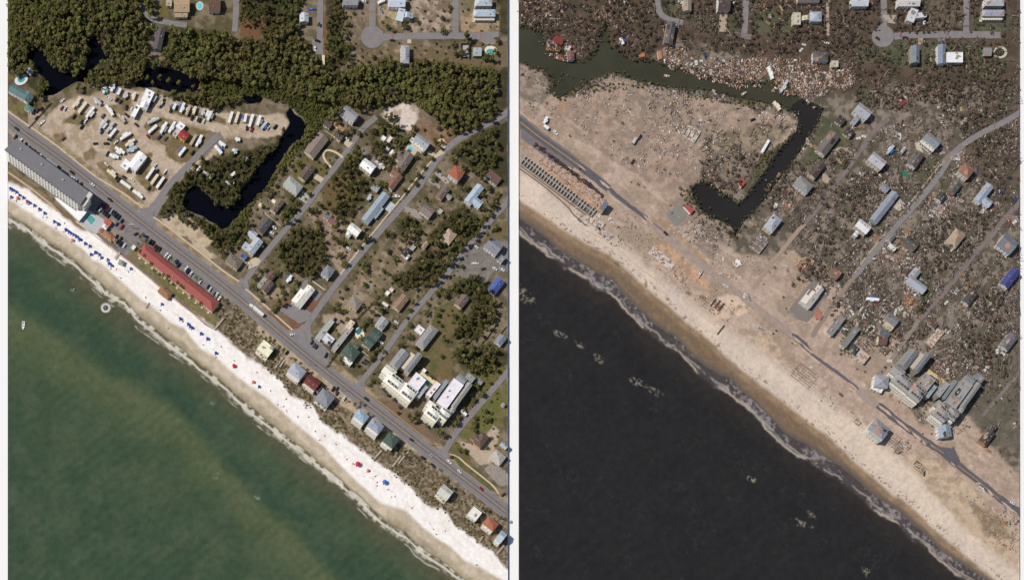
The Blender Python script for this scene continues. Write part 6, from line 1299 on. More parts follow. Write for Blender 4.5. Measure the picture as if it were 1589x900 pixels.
house('grey motel wing, west side', [HW(1297,505,34,11,N,'flat',(146,142,140),WH,4.5,dmg=1)], 'building', 'motel_wing'); house('grey motel wing, east side', [HW(1319,523,36,10,N,'flat',(140,136,134),WH,4.6)], 'building', 'motel_wing')
house('deep blue-roofed building', [HW(1568,431,32,16,N,'gable',(66,70,158),WH,4.5)], 'building', 'building')
house('cream diner building, torn roof', [HW(1257,463,24,19,N,'gable',(226,214,196),WH,5), HW(1270,451,15,12,N,'gable',(222,210,192),WH,5.2), HW(1259,454,13,9,N,'flat',(150,120,104),WH,5.8,extras=False)], 'building', 'building')
house('surviving tall shore house, roof ripped', [HW(1365,664,28,21,E,'hip',(150,156,172),WH,10,dmg=6,porch=3), HW(1362,672,24,16,E,'flat',(196,190,184),CR,9.2,dmg=3)], 'beach house', 'beach_house')
# roofless shells and slabs: floor, broken walls, rooms
def shell(desc, x, y, L, Wd, ang, rooms, floor, wallc, h=2.2, name='ruined_house', hole=.25, cat='ruin'):
    bx, by = unlean(x, y, h * .5); root = bpy.data.objects.new(name, None); COL.objects.link(root); root.location = W(bx, by); root.rotation_euler = (0, 0, -R(ang)); a, b = L * S / 2, Wd * S / 2; r = random.Random(int(x * 3 + y))
    m = MB(); m.box(-a, a, -b, b, 0, .3, mat(floor, var=.16, scale=.3)); m.obj('floor_slab', None, root); wm = mat(wallc, var=.12)
    def seg(p, q):
        n = max(1, int(math.dist(p, q) / 2.5))
        for i in range(n):
            if r.random() < hole: continue
            t0, t1 = i / n, (i + 1) / n; hh = h * r.uniform(.5, 1); x0, y0 = p[0] + (q[0] - p[0]) * t0, p[1] + (q[1] - p[1]) * t0; x1, y1 = p[0] + (q[0] - p[0]) * t1, p[1] + (q[1] - p[1]) * t1
            k = MB(); k.box(min(x0, x1) - .1, max(x0, x1) + .1, min(y0, y1) - .1, max(y0, y1) + .1, .3, .3 + hh, wm); k.obj('broken_wall', None, root)
    c = .15
    for p, q in (((-a + c, -b + c), (a - c, -b + c)), ((a - c, -b + c), (a - c, b - c)), ((a - c, b - c), (-a + c, b - c)), ((-a + c, b - c), (-a + c, -b + c))): seg(p, q)
    for i in range(1, rooms): seg((-a + 2 * a * i / rooms, -b + .3), (-a + 2 * a * i / rooms, b - .3))
    n = int(L * Wd / 10); j = MB()
    for i in range(n):
        q = r.uniform(.3, 1.3); px_, py_ = r.uniform(-a * .9, a * .9), r.uniform(-b * .9, b * .9); j.box(px_ - q, px_ + q, py_ - q * .4, py_ + q * .4, .3, .3 + r.uniform(.1, .6), mat(r.choice([(200,180,160),(150,110,84),(120,112,108),(220,216,210),(186,120,80)]), var=.1), rz=r.uniform(0, 3))
    stuff(j.obj('rubble', None, root)); reg(root, desc, cat, x, y); return root
for a_ in (('roofless long house, white rooms',1450,523,30,15,N,4,(196,184,174),(210,196,170)),('white bare foundation ring',1454,325,20,16,E,2,(160,150,146),(206,202,198),1.2),('ruined house with dark rooms by canal',1178,378,26,20,N,3,(120,116,120),(190,186,182)),
  ('wrecked shore house frame',1424,720,8,10,N,1,(190,176,150),(150,130,110)),('broken white beach cabin',1330,655,9,6,40,1,(210,200,190),(150,140,130),1.4),('round cluster of crushed white campers',1073,208,22,20,30,3,(196,190,176),(214,208,200),1.6),
  ('low white slab house in flats',1143,408,12,8,50,1,(226,216,206),(226,216,206),1.2),('pale wall fragment on the flats',1086,425,14,3,-60,1,(226,210,194),(226,216,206),1.6),('rubble house by the canal lot',1222,320,24,16,E,3,(124,112,104),(150,120,100),1.2),('ruined cottage west of rust-brown house',1245,410,16,12,N,2,(170,130,100),(200,170,140),1.4),
  ('collapsed orange house among debris',1410,468,18,12,N,2,(190,130,84),(160,110,80),1.2),('broken floor slab by diner',1256,405,14,8,30,1,(180,150,130),(190,160,130),1.),('island wreck with tan walls',859,72,22,16,10,2,(160,110,84),(180,130,100),1.6),('flooded wreck with pale posts',870,90,20,8,15,2,(120,90,80),(170,120,100),1.2)):
    shell(*a_)
# gutted hotel: rows of ground floor rooms
bx, by = unlean(868, 287, 2); 
def gutted_hotel():
    p0 = W(807, 245); p1 = W(921, 331); L = math.dist(p0[:2], p1[:2]); ang = math.atan2(p1[1] - p0[1], p1[0] - p0[0]); root = bpy.data.objects.new('gutted_hotel', None); COL.objects.link(root); root.location = (p0[0], p0[1], 0); root.rotation_euler = (0, 0, ang); r = random.Random(3)
    b = MB(); b.prism([(4, -5), (L, -5), (L, 4.2), (0, 4.2)], 0, .4, mat((150,140,130), var=.12, scale=.4)); b.obj('floor_slab', None, root)
    wm = mat((186,176,166), var=.1); dm = mat((104,98,96), var=.12); n = 25; bay = (L - 4) / n
    pm = MB(); pm.box(-.45, .45, -4.6, 3.8, .4, 2.2, wm); part = pm.mesh('room_wall')
    for i in range(n + 1):
        if i in (19, 23): continue
        link('room_wall', part, root, (4 + i * bay, 0, 0))
    fm = MB(); fm.box(.25, bay - .25, -4.2, -.4, .42, .5, dm); fm.box(.25, bay - .25, .2, 3.4, .42, .5, dm); rm_ = fm.mesh('room_floor')
    for i in range(n): link('room_floor', rm_, root, (4 + i * bay, 0, 0))
    b = MB(); b.box(3, L, -.3, 0, .4, 2.6, wm); b.obj('spine_wall', None, root); b = MB(); b.box(5, L - 6, -6.8, -6.4, 0, 1.2, mat((120,112,108), var=.1)); b.obj('sea_wall', None, root)
    b = MB(); b.box(L + 2, L + 7, 3, 12, 0, 8, mat((206,176,136), var=.1)); b.obj('stair_tower', None, root); b = MB(); b.box(L + 2, L + 7, 3, 12, 8, 8.4, mat((110,120,140), var=.1)); b.obj('tower_roof', None, root)
    b = MB(); r5 = random.Random(9); top_ = [(14 + i * (L - 10) / 30, 16 + r5.uniform(-1.6, 1.2)) for i in range(31)]; b.prism([(14, 9.5), (L + 3, 9.5)] + top_[::-1], 0, .5, mat((190,162,144), var=.14, scale=.3)); b.obj('fallen_deck', None, root)
    b = MB()
    for i in range(260):
        x = r.uniform(16, L + 6); y = r.gauss(12.5, 2.4); q = r.uniform(.4, 1.8); b.box(x - q, x + q, y - .3, y + .3, 0, r.uniform(.2, 1.2), mat(r.choice([(186,152,128),(172,138,114),(200,170,148),(140,110,98),(170,158,148)]), var=.1), rz=r.uniform(0, 3.1))
    stuff(b.obj('collapsed_decking', None, root)); b = MB()
    for i in range(160):
        x = r.uniform(4, L); y = r.gauss(19.5, .9); q = r.uniform(.5, 1.6); b.box(x - q, x + q, y - .4, y + .4, 0, r.uniform(.6, 2.4), mat(r.choice([(84,66,66),(104,84,80),(70,62,66)]), var=.1), rz=r.uniform(-.5, .5))
    stuff(b.obj('fallen_canopy', None, root)); reg(root, 'gutted shore hotel, roofless cell rooms', 'ruin', 862, 285)
gutted_hotel()
shell('white hotel annex slab beside the tower', 925, 345, 26, 14, E, 2, (206,196,184), (176,168,160), 1.2); shell('grey pool terrace slab', 936, 362, 26, 9, E, 1, (196,188,182), (160,152,146), .6, hole=.6)
shell('bare white motel slab', 1027, 401, 44, 14, E, 1, (208,194,184), (180,150,130), .5, hole=.5, cat='slab'); shell('tan bare motel slab', 1054, 428, 22, 13, E, 1, (182,158,138), (170,140,120), .4, hole=.6, cat='slab')
flatpoly('concrete_pad', [(1034,332),(1046,322),(1060,314),(1072,324),(1060,342),(1050,350),(1042,346)], .08, mat((140,134,126), var=.1), 2)
slabroof('small red canopy on grey pad', [(1061,320),(1068,318),(1078,326),(1072,332)], 2.8, (176,84,78), name='canopy', cat='canopy'); slabroof('red roof fragment on the peninsula', [(1145,281),(1153,277),(1157,284),(1150,292)], 2.2, (180,84,74), name='roof_fragment', cat='roof fragment'); slabroof('fallen orange roof on bank', [(1020,80),(1026,79),(1028,91),(1022,93)], 1.6, (186,128,94), name='roof_fragment', cat='roof fragment'); slabroof('orange roof sheet by lagoon edge', [(992,85),(1000,82),(1001,88),(993,90)], 1.4, (190,120,80), name='roof_fragment', cat='roof fragment')
slabroof('dark red roof adrift on island', [(859,58),(866,55),(875,60),(873,69),(866,71),(859,66)], 2.4, (134,62,62), name='roof_fragment', cat='roof fragment'); slabroof('grey roof piece adrift on island', [(847,62),(853,60),(858,70),(853,73)], 2.2, (122,112,106), name='roof_fragment', cat='roof fragment')
house('tiny red-striped house on the mudflat', [HW(886,86,15,11,85,'gable',(150,84,78),WH,3.4,dmg=1), HW(881,75,8,8,30,'flat',(214,206,206),WH,2.6)], 'house', 'storm_house')
slabroof('fallen white panel roof on flats', [(1143,402),(1148,404),(1151,412),(1142,408)], 1.6, (240,230,222), name='roof_fragment', cat='roof fragment')
slabroof('bright red awning sheet', [(1395,159),(1400,156),(1407,159),(1401,164)], .8, (150,52,56), name='tarpaulin', cat='tarpaulin'); slabroof('green tarpaulin over rubble', [(1397,268),(1401,264),(1406,266),(1412,271),(1411,277),(1405,274),(1399,272)], 1.0, (62,118,92), name='tarpaulin', cat='tarpaulin')
slabroof('orange pile of decking by diner', [(1264,486),(1270,478),(1275,484),(1272,494),(1266,496)], .8, (178,116,84), name='decking_pile', cat='debris pile'); slabroof('round red and white wreck', [(1265,486),(1272,483),(1277,490),(1274,496),(1267,494)], 1.5, (176,120,108), name='boat_wreck', cat='wreck')
# campers, boats and long white pieces thrown about
for x, y, L, ang, c in ((1188,227,22,-60,'w'),(1196,113,20,70,'w'),(1217,134,20,-58,'g'),(1355,464,18,5,'w'),(965,64,11,65,'w'),(1206,164,16,52,'c'),(1279,222,9,60,'w'),(1382,232,16,-50,'l'),(847,186,11,-62,'w'),(848,197,10,35,'w'),(985,218,10,-60,'g')): camper(x, y, L, ang, c)
cars('1301,473,k,-80 1033,362,k,45 1571,780,w,30 1362,60,d,35 1405,59,d,5 1434,34,w,80 862,206,w,45 1139,5,w,-60 993,213,k,-60 982,251,d,-50 1181,510,s,30 1283,67,w,15 1094,87,b,80 1538,42,n,80 1567,276,k,10 1576,309,b,60 1552,298,b,70 1566,343,r,70 1520,478,g,40 1378,328,g,20 1305,612,g,40 1168,186,k,-20', 30, ' on storm side', 'vehicles left after the storm', 'stranded_car')
for x, y, ang in ((1154,146,-30),(1035,118,5),(851,24,20),(822,39,15),(1037,40,-20),(1049,42,35)): boat(x, y, 6, ang, (226,216,200), 'pale boat left adrift', z=-.7 if 100 < y < 130 else .1)
# larger pieces of wreckage, each one its own
def piece(x, y, L, wd, ang, c, cn, h=.7):
    b = MB(); a, q = L * S / 2, wd * S / 2; m = mat(c, var=.12, scale=.8); b.box(-a, a, -q, q, .05, .05 + h * .3, m); b.box(-a, -a + .2, -q, q, .05 + h * .3, h, m); b.box(-a * .4, a, q - .15, q, .05 + h * .3, h * .8, m); b.box(-a * .2, a * .3, -q * .5, q * .4, .05 + h * .3, h * .6, mat(tuple(int(v * .75) for v in c), var=.1), rz=.4)
    o = b.obj('wreckage_piece', None, None, W(x, y), -R(ang)); reg(o, '%s wreckage %s' % (cn, 'strip' if L > 2.2 * wd else 'slab'), 'debris', x, y, 'pieces of wreckage')
PC = {'w': ((232,228,222), 'white'), 'o': ((196,130,86), 'orange-brown'), 't': ((196,172,144), 'tan'), 'g': ((146,144,148), 'grey'), 'r': ((158,70,66), 'red'), 'b': ((96,130,190), 'blue'), 'd': ((82,74,74), 'dark'), 'p': ((206,168,156), 'pinkish'), 'y': ((214,190,110), 'yellow'), 'n': ((78,128,104), 'green')}
PC = {k: (tuple(int(v * .55 + sum(c_) / 3 * .38) for v in c_), n_) for k, (c_, n_) in PC.items()}
PCS = '894,29,3,2,w 918,39,3,2,w 905,75,4,2,w 925,31,5,4,o 937,26,6,5,o 957,42,5,4,p 967,49,6,5,p 981,32,6,5,o 982,71,4,3,t 818,25,4,3,w 815,7,6,5,p 905,11,4,3,y 946,4,6,4,t 976,173,8,2,w 981,180,6,2,w 978,148,6,2,w 1008,130,4,3,w 1046,143,4,3,w 1048,146,4,2,w 1043,160,10,2,t 1052,171,7,2,t 1053,174,7,2,w 1008,182,6,2,w 1026,182,6,2,t 1033,188,9,2,g 1053,205,7,2,w 1010,224,8,3,t 1025,233,6,2,t 1013,197,5,2,t 983,222,5,4,w 1007,211,3,2,g 1087,187,5,6,w 1100,189,4,4,w 1107,221,5,3,w 1076,235,6,1,t 1064,238,3,3,w 1033,235,4,2,w 1106,143,6,9,p 1122,150,6,5,p 1140,132,3,5,n 1110,145,5,5,w 1118,258,6,5,w 1147,258,7,4,w 1073,302,4,3,t 1087,276,7,5,o 1098,270,9,8,r 1105,277,9,6,o 1127,255,7,4,o 1148,283,4,4,t 1063,84,7,7,p 1080,98,8,7,w 1074,102,7,5,w 1088,95,5,5,w 1072,108,10,5,t 1058,90,9,7,o 1046,92,8,7,p 1098,104,12,8,o 1108,97,8,5,o 1118,107,9,6,p 1122,95,6,5,w 1129,113,9,7,w 1116,118,7,5,w 1135,103,7,6,o 1145,98,8,7,t 1152,107,7,6,t 1164,100,9,8,o 1173,106,9,7,t 1158,123,9,6,o 1184,117,12,8,o 1190,107,7,6,o 1204,124,10,8,o 1212,129,9,7,t 1224,120,9,7,p 1230,130,8,6,o 1236,125,8,5,t 1240,138,8,6,w 1252,133,9,7,p 1262,128,9,8,o 1268,118,8,6,t 1278,113,9,6,p 1284,122,8,6,t 1296,125,9,6,o 1290,112,8,6,o 1300,117,7,6,t 1312,121,8,6,o 1318,130,6,5,w 1310,135,8,6,p 1248,100,6,5,w 1254,102,8,5,t 1247,70,7,4,w 1243,78,4,9,w 1252,156,4,4,w 1254,160,5,5,w 1264,167,6,5,t 1202,94,7,4,t 1185,80,8,5,o 1194,26,8,6,p 1191,36,9,6,o 1212,14,12,3,y 1213,20,6,3,t 1056,4,8,12,w 1290,35,6,5,o 1292,45,6,7,o 1297,23,5,4,p 1355,143,6,4,w 1361,150,3,7,t 1409,145,11,6,o 1426,148,9,4,t 1442,147,6,5,o 1404,151,6,4,w 1457,167,6,4,w 1472,171,5,4,w 1491,170,5,8,y 1461,190,4,6,w 1466,194,4,7,w 1480,166,4,3,w 1495,190,7,12,t 1520,172,8,7,t 1537,178,5,8,y 1463,180,4,3,w 1498,186,6,6,p 1392,208,6,7,p 1396,212,5,12,w 1394,218,10,4,g 1331,198,12,4,o 1338,207,10,5,o 1326,196,8,3,o 1340,212,8,6,w 1332,215,7,6,w 1290,195,6,3,g 1253,220,12,8,t 1264,228,8,7,o 1258,226,7,5,t 1246,232,5,4,w 1324,278,4,8,w 1331,282,7,5,w 1329,315,8,10,o 1324,332,6,9,o 1336,270,5,9,w 1345,277,7,5,o 1345,350,8,5,y 1350,346,4,4,w 1357,368,10,8,o 1348,374,9,6,t 1372,389,12,8,w 1366,396,14,8,o 1380,400,16,8,p 1396,395,12,8,o 1402,404,7,6,p 1409,401,6,4,w 1416,413,10,5,w 1408,358,9,12,o 1412,372,7,5,p 1404,386,9,7,t 1392,381,10,7,o 1424,419,9,8,w 1449,306,9,8,o 1448,302,7,5,y 1468,310,14,9,p 1478,316,9,7,o 1491,312,9,8,p 1462,320,9,12,p 1467,330,10,9,o 1472,342,8,6,w 1445,335,8,6,w 1484,380,8,5,d 1493,374,9,7,r 1500,377,8,7,p 1478,387,9,4,w 1508,370,9,2,w 1506,378,7,2,w 1466,412,7,9,o 1462,406,8,5,o 1406,364,7,6,t 1490,240,9,13,p 1495,250,9,9,o 1486,247,8,7,w 1498,225,7,3,t 1465,231,12,7,p 1462,238,9,5,p 1478,246,10,7,t 1504,278,6,7,r 1514,270,6,5,b 1516,280,4,4,w 1543,273,30,2,t 1533,285,2,14,t 1564,337,7,11,o 1566,345,5,8,r 1574,345,6,8,w 1539,324,9,9,o 1547,316,8,7,p 1524,329,9,8,w 1417,470,16,4,o 1405,462,18,4,o 1398,478,9,10,w 1389,485,12,5,w 1412,480,12,8,t 1404,488,9,7,w 1408,455,12,6,w 1418,455,10,7,w 1428,492,6,7,o 1462,462,6,7,o 1468,470,7,5,w 1480,455,10,2,w 1484,452,2,10,w 1491,425,7,6,o 1500,447,12,6,y 1504,440,10,8,o 1514,440,6,8,o 1527,464,7,9,t 1511,470,6,8,y 1536,472,6,6,w 1541,480,4,4,w 1497,477,10,10,o 1502,488,8,9,p 1498,498,7,11,o 1558,482,9,13,o 1556,494,12,9,o 1562,500,7,6,t 1485,506,8,6,w 1498,528,7,4,w 1500,536,8,5,w 1472,515,6,5,w 1562,537,8,4,o 1555,450,12,5,t 1562,453,10,4,t 1570,447,9,4,o 1363,475,10,5,r 1358,470,12,3,r 1372,466,3,3,w 1384,472,8,4,w 1370,490,8,5,p 1333,487,4,7,y 1328,498,5,7,y 1322,485,10,4,w 1340,492,8,6,w 1336,480,9,4,w 1329,505,9,5,w 1318,492,5,4,w 1306,510,12,14,w 1302,516,9,8,p 1312,514,8,6,w 1297,521,8,5,t 1296,482,7,5,r 1306,484,8,5,p 1310,478,9,6,p 1284,440,9,5,t 1302,445,5,5,w 1247,403,9,8,t 1247,419,14,5,o 1272,412,6,6,p 1284,418,6,4,o 1240,416,6,6,o 1235,402,12,4,y 1231,385,5,5,o 1219,413,5,4,w 1222,420,5,5,o 1244,370,12,4,d 1208,272,8,6,o 1206,290,7,9,o 1229,298,22,7,o 1235,300,6,6,t 1217,300,6,5,r 1216,309,9,9,p 1203,320,9,8,w 1225,318,10,7,w 1170,350,9,5,o 1165,347,9,5,p 1205,361,6,5,o 1188,342,4,3,w 1113,395,4,3,w 1122,402,7,4,w 1118,425,5,3,w 1131,430,4,4,w 1123,442,5,3,w 1128,445,4,4,w 1053,360,4,3,w 1046,362,3,3,w 1097,375,4,3,w 1105,378,3,3,w 1070,345,4,3,w 1118,356,4,3,w 1060,400,4,3,t 1040,397,4,3,t 1380,560,8,7,w 1391,608,7,6,o 1400,617,10,5,o 1405,622,9,5,p 1382,614,6,6,o 1462,566,9,6,p 1470,575,9,7,w 1496,561,10,4,w 1480,565,8,6,p 1506,562,8,8,o 1514,570,9,8,p 1527,575,7,7,w 1532,570,8,5,w 1547,545,9,6,w 1556,549,8,6,w 1460,596,10,8,o 1574,657,4,4,w 1552,598,3,3,w 1554,618,3,3,w 1574,663,3,7,y 1528,690,9,6,o 1535,700,8,7,o 1524,682,7,5,o 1390,690,12,8,p 1395,694,8,6,t 1404,693,8,6,w 1388,698,9,3,t 1396,702,8,3,d 1430,728,9,4,t 1434,735,8,3,d 1522,756,9,3,w 1526,760,8,3,w 1518,750,6,3,w 1560,788,10,4,g 1330,650,5,8,t 1322,640,6,4,t 1540,820,9,6,t 1560,812,9,6,o 1570,830,8,7,p 1550,835,7,5,t 1572,802,9,6,t 980,350,12,3,g 950,345,7,3,w 946,340,5,7,w 962,372,8,5,t 886,312,6,6,w 896,322,8,6,w 902,335,6,5,t 899,342,7,6,g 930,335,6,5,w 960,353,3,3,d 1046,455,10,2,w 1052,447,7,1,w 1105,445,9,6,t 1068,455,9,6,o 1090,462,10,7,o 1163,462,14,4,g 1155,459,8,5,w 1258,570,6,5,w'
for i, t in enumerate(PCS.split()):
    x, y, L, wd, c = t.split(','); r_ = random.Random(i); L, wd = float(L) * .95, float(wd) * .8; piece(float(x), float(y), max(L, wd), min(L, wd) * .8, r_.uniform(0, 180) if L > 4 else r_.uniform(-70, 40), PC[c][0], PC[c][1], r_.uniform(.3, 1.0)) if i < 360 else None
# pilings, logs, broken piers left standing in the sand
def pilings(desc, x, y, nx, ny, dx, dy, ang, h=1.8):
    root = bpy.data.objects.new('piling_field', None); COL.objects.link(root); root.location = W(x, y); root.rotation_euler = (0, 0, -R(ang)); pm = simple_mesh('piling', lambda b: b.tube((0, 0, -.5), (0, 0, 1.8), .2, .18, 6, mat((110,84,68), var=.15))); r = random.Random(int(x))
    for i in range(nx):
        for j in range(ny):
            if r.random() < .85: link('piling', pm, root, ((i - nx / 2) * dx, (j - ny / 2) * dy, 0))
    reg(root, desc, 'pilings', x, y)
pilings('rows of bare pilings on the sand', 1250, 583, 12, 7, 2.0, 2.6, 38); pilings('leaning pilings beside torn shore house', 1398, 690, 9, 6, 2.4, 2.4, 38); pilings('short pilings of vanished motel', 1110, 474, 7, 6, 2.8, 2.8, 38); pilings('pilings of vanished beach cottage', 1432, 728, 8, 4, 2.2, 2.2, 38); pilings('pilings left of broken pier', 960, 408, 3, 3, 2, 2, 38)
for x, y, L in ((1106,470,14),(1113,472,14),(1119,476,14),(1118,512,18)):
    b = MB(); b.box(-L * S / 2, L * S / 2, -.5, .5, .2, .9, mat((84,72,68), var=.15)); [b.box(q, q + .3, -.7, .7, .9, 1.05, mat((110,96,86), var=.1)) for q in np.linspace(-L * S / 2, L * S / 2 - .4, 6)]; o = b.obj('fallen_beam', None, None, W(x, y), R(52)); reg(o, 'dark fallen pier beam', 'beam', x, y, 'fallen pier beams')
b = MB(); 
ribbon('sea_wall', [(806,262),(826,276),(850,294),(882,322),(886,330),(900,342),(908,350)], 1.2, .7, mat((120,108,100), var=.12), thick=1.2, rag=.4); ribbon('sea_wall', [(910,358),(938,372),(962,390),(985,410),(1004,424),(1030,444)], 1.6, .5, mat((210,186,164), var=.1), thick=1.2, rag=.8); ribbon('sea_wall', [(1062,465),(1080,482),(1108,504)], 1.4, .4, mat((214,190,168), var=.1), rag=.8)
# ---- scattered debris: tens of thousands of boards and sheets
DROADS = [(off(R3, D, 1)[2:], 11), (off(RT, D, -2), 12), (off(RT1, D, -2), 11), (off(RT2, D - 1, -2), 11), (off(R4, D, 2)[2:], 8), (off(R2, D + 2, 2)[2:], 8), ([(1020,-50),(1020,12),(1026,24),(1040,32),(1060,36)], 9), ([(1158,-50),(1157,40),(1154,54)], 10), ([(1284,-50),(1284,45),(1285,56)], 6), ([(1122,18),(1122,50)], 12), ([(1370,57),(1371,58)], 36), (off(MAIN, D, 3), 13)]
def debris(name, fields, label, z=0.02, thin=False):
    V = []; Cc = []; r = np.random.default_rng(len(name))
    for poly, dens, pal, (s0, s1) in fields:
        xs = [p[0] for p in poly]; ys = [p[1] for p in poly]; A = (max(xs) - min(xs)) * (max(ys) - min(ys)); n = int(A * dens * .5)
        x = r.uniform(min(xs), max(xs), n); y = r.uniform(min(ys), max(ys), n); k = polydist(x, y, poly) > (fbm(x, y, 12, 77) - .5) * 16; k &= (fbm(x, y, 10, 78) + fbm(x, y, 30, 79) * .6 + r.uniform(-.2, .2, n)) > .86;
        for rr_, w_ in DROADS: k &= linedist(x, y, rr_) > w_ / 2 - 1.0 + r.exponential(.4, n)
        k &= (x > 807) & (x < 1581)
        x, y = x[k], y[k]; n = len(x); L = r.uniform(s0, s1, n) * r.uniform(.5, 1.4, n); wd = L * r.uniform(.1, .55, n); wd = np.minimum(r.uniform(.35, .7, n), wd) if thin else wd; h = r.uniform(.05, .7, n); a = r.uniform(0, math.pi, n); ca, sa = np.cos(a), np.sin(a)
        wx = (x - CX) * S; wy = (CY - y) * S; tz = r.uniform(-.35, .35, n) * L * .5; q = np.zeros((n, 8, 3))
        for i, (sx, sy) in enumerate(((-1, -1), (1, -1), (1, 1), (-1, 1))):
            ux, uy = sx * L / 2, sy * wd / 2; X_, Y_ = wx + ux * ca - uy * sa, wy + ux * sa + uy * ca; zt = h + z + tz * sx
            q[:, i] = np.stack([X_, Y_, np.maximum(zt - .15, z - .2)], -1); q[:, i + 4] = np.stack([X_, Y_, np.maximum(zt, z + .03)], -1)
        V.append(q); pc = np.array([alb(c) for c in pal]); ci = r.integers(0, len(pal), n); cc = pc[ci] * r.uniform(.75, 1.2, (n, 1)); Cc.append(np.repeat(cc, 8, 0))
    V = np.concatenate(V); n = len(V); F = np.array([(4, 5, 6, 7), (0, 1, 5, 4), (1, 2, 6, 5), (2, 3, 7, 6), (3, 0, 4, 7)]); idx = (np.arange(n)[:, None, None] * 8 + F[None]).reshape(-1, 4); Cc = np.concatenate(Cc)
    me = bpy.data.meshes.new(name); me.vertices.add(n * 8); me.vertices.foreach_set('co', V.astype(np.float32).ravel()); me.loops.add(idx.size); me.loops.foreach_set('vertex_index', idx.astype(np.int32).ravel()); me.polygons.add(len(idx)); me.polygons.foreach_set('loop_start', np.arange(0, idx.size, 4, dtype=np.int32)); me.polygons.foreach_set('loop_total', np.full(len(idx), 4, np.int32)); me.update(calc_edges=True)
    at = me.color_attributes.new('tint', 'FLOAT_COLOR', 'POINT'); at.data.foreach_set('color', np.concatenate([np.clip(Cc, 0, .85), np.ones((len(Cc), 1))], 1).astype(np.float32).ravel()); me.materials.append(DEBM); o = link(name, me); stuff(o); o['label'] = label
DEBM = attr_mat('broken_boards', grain=(1.2, .12), bump=.1)
ORG = [(178,132,104),(164,118,94),(196,168,146),(140,104,86),(206,196,186),(186,150,128),(110,84,72),(214,208,202),(96,80,72)]; GRY = [(134,126,120),(176,168,162),(116,102,92),(96,86,78),(206,200,194),(150,126,108),(80,74,70),(104,92,80)]; BRN = [(104,90,78),(120,100,84),(84,72,62),(136,114,96),(70,62,54),(92,80,70),(150,136,124)]; TAN = [(186,168,150),(170,150,134),(224,212,200),(146,126,110),(120,106,96)]
debris('debris_bank', [([(1030,60),(1060,75),(1110,85),(1150,95),(1200,92),(1250,98),(1330,112),(1320,140),(1270,150),(1230,150),(1205,130),(1150,122),(1108,120),(1055,112),(1030,100)], 1.5, ORG + GRY[:3] + BRN[:2], (.9, 3.4)), ([(1055,100),(1110,112),(1180,118),(1262,140),(1262,158),(1215,142),(1150,136),(1100,126),(1055,112)], .8, ORG, (1.0, 2.8)), ([(806,-10),(860,-10),(880,20),(850,50),(806,36)], .3, ORG, (1, 2.8)), ([(920,-10),(1000,-10),(990,60),(930,40)], .10, ORG, (1, 3)), ([(1385,135),(1460,135),(1450,160),(1385,158)], .3, ORG, (1, 2.6)), ([(845,60),(895,62),(900,98),(850,92)], .25, ORG, (1, 2.5)), ([(1090,262),(1130,262),(1125,290),(1085,285)], .3, ORG, (1, 2.6)), ([(1175,5),(1215,20),(1205,50),(1180,40)], .16, ORG, (1, 2.4))], 'orange and white bank of splintered house debris along the lagoon')
debris('street_litter', [([(1180,290),(1260,250),(1420,180),(1582,180),(1582,560),(1500,600),(1420,560),(1340,540),(1290,480),(1240,380)], .26, GRY, (.9, 2.6)), ([(1330,395),(1400,330),(1450,300),(1500,320),(1510,400),(1440,480),(1380,500),(1320,520),(1300,470)], .45, GRY, (.9, 2.6)), ([(1360,370),(1420,360),(1432,410),(1390,412),(1355,402)], .55, ORG, (1, 3)), ([(1395,445),(1430,455),(1425,495),(1380,495)], .5, ORG, (1, 3)), ([(1440,425),(1560,420),(1580,520),(1500,580),(1440,560),(1460,480)], .45, GRY, (.9, 2.4)), ([(1440,545),(1540,545),(1540,600),(1450,600)], .28, ORG, (.9, 2.2)), ([(1370,600),(1400,600),(1440,630),(1480,655),(1500,640),(1520,600),(1530,590),(1500,680),(1440,660),(1390,625)], .5, GRY, (.7, 2.0)), ([(1400,560),(1480,560),(1500,590),(1460,610)], .35, GRY + ORG, (.7, 2.0)), ([(1290,480),(1350,490),(1400,480),(1400,540),(1330,560),(1300,530)], .35, GRY + ORG[:4], (.8, 2.2)), ([(1290,330),(1340,360),(1320,430),(1260,440),(1270,380)], .2, GRY, (.8, 2.0)), ([(1480,240),(1505,240),(1510,262),(1480,262)], .5, ORG, (1, 2.4)), ([(1440,300),(1500,290),(1500,340),(1440,345)], .35, ORG, (1, 2.6)), ([(1200,290),(1240,290),(1240,330),(1195,335)], .4, GRY, (1, 2.4)), ([(1310,185),(1345,195),(1342,220),(1322,215)], .4, ORG, (1, 2.4)), ([(1375,200),(1410,205),(1400,240),(1375,240)], .35, GRY, (1, 2.6))], 'grey and brown wreckage strewn between the damaged houses')
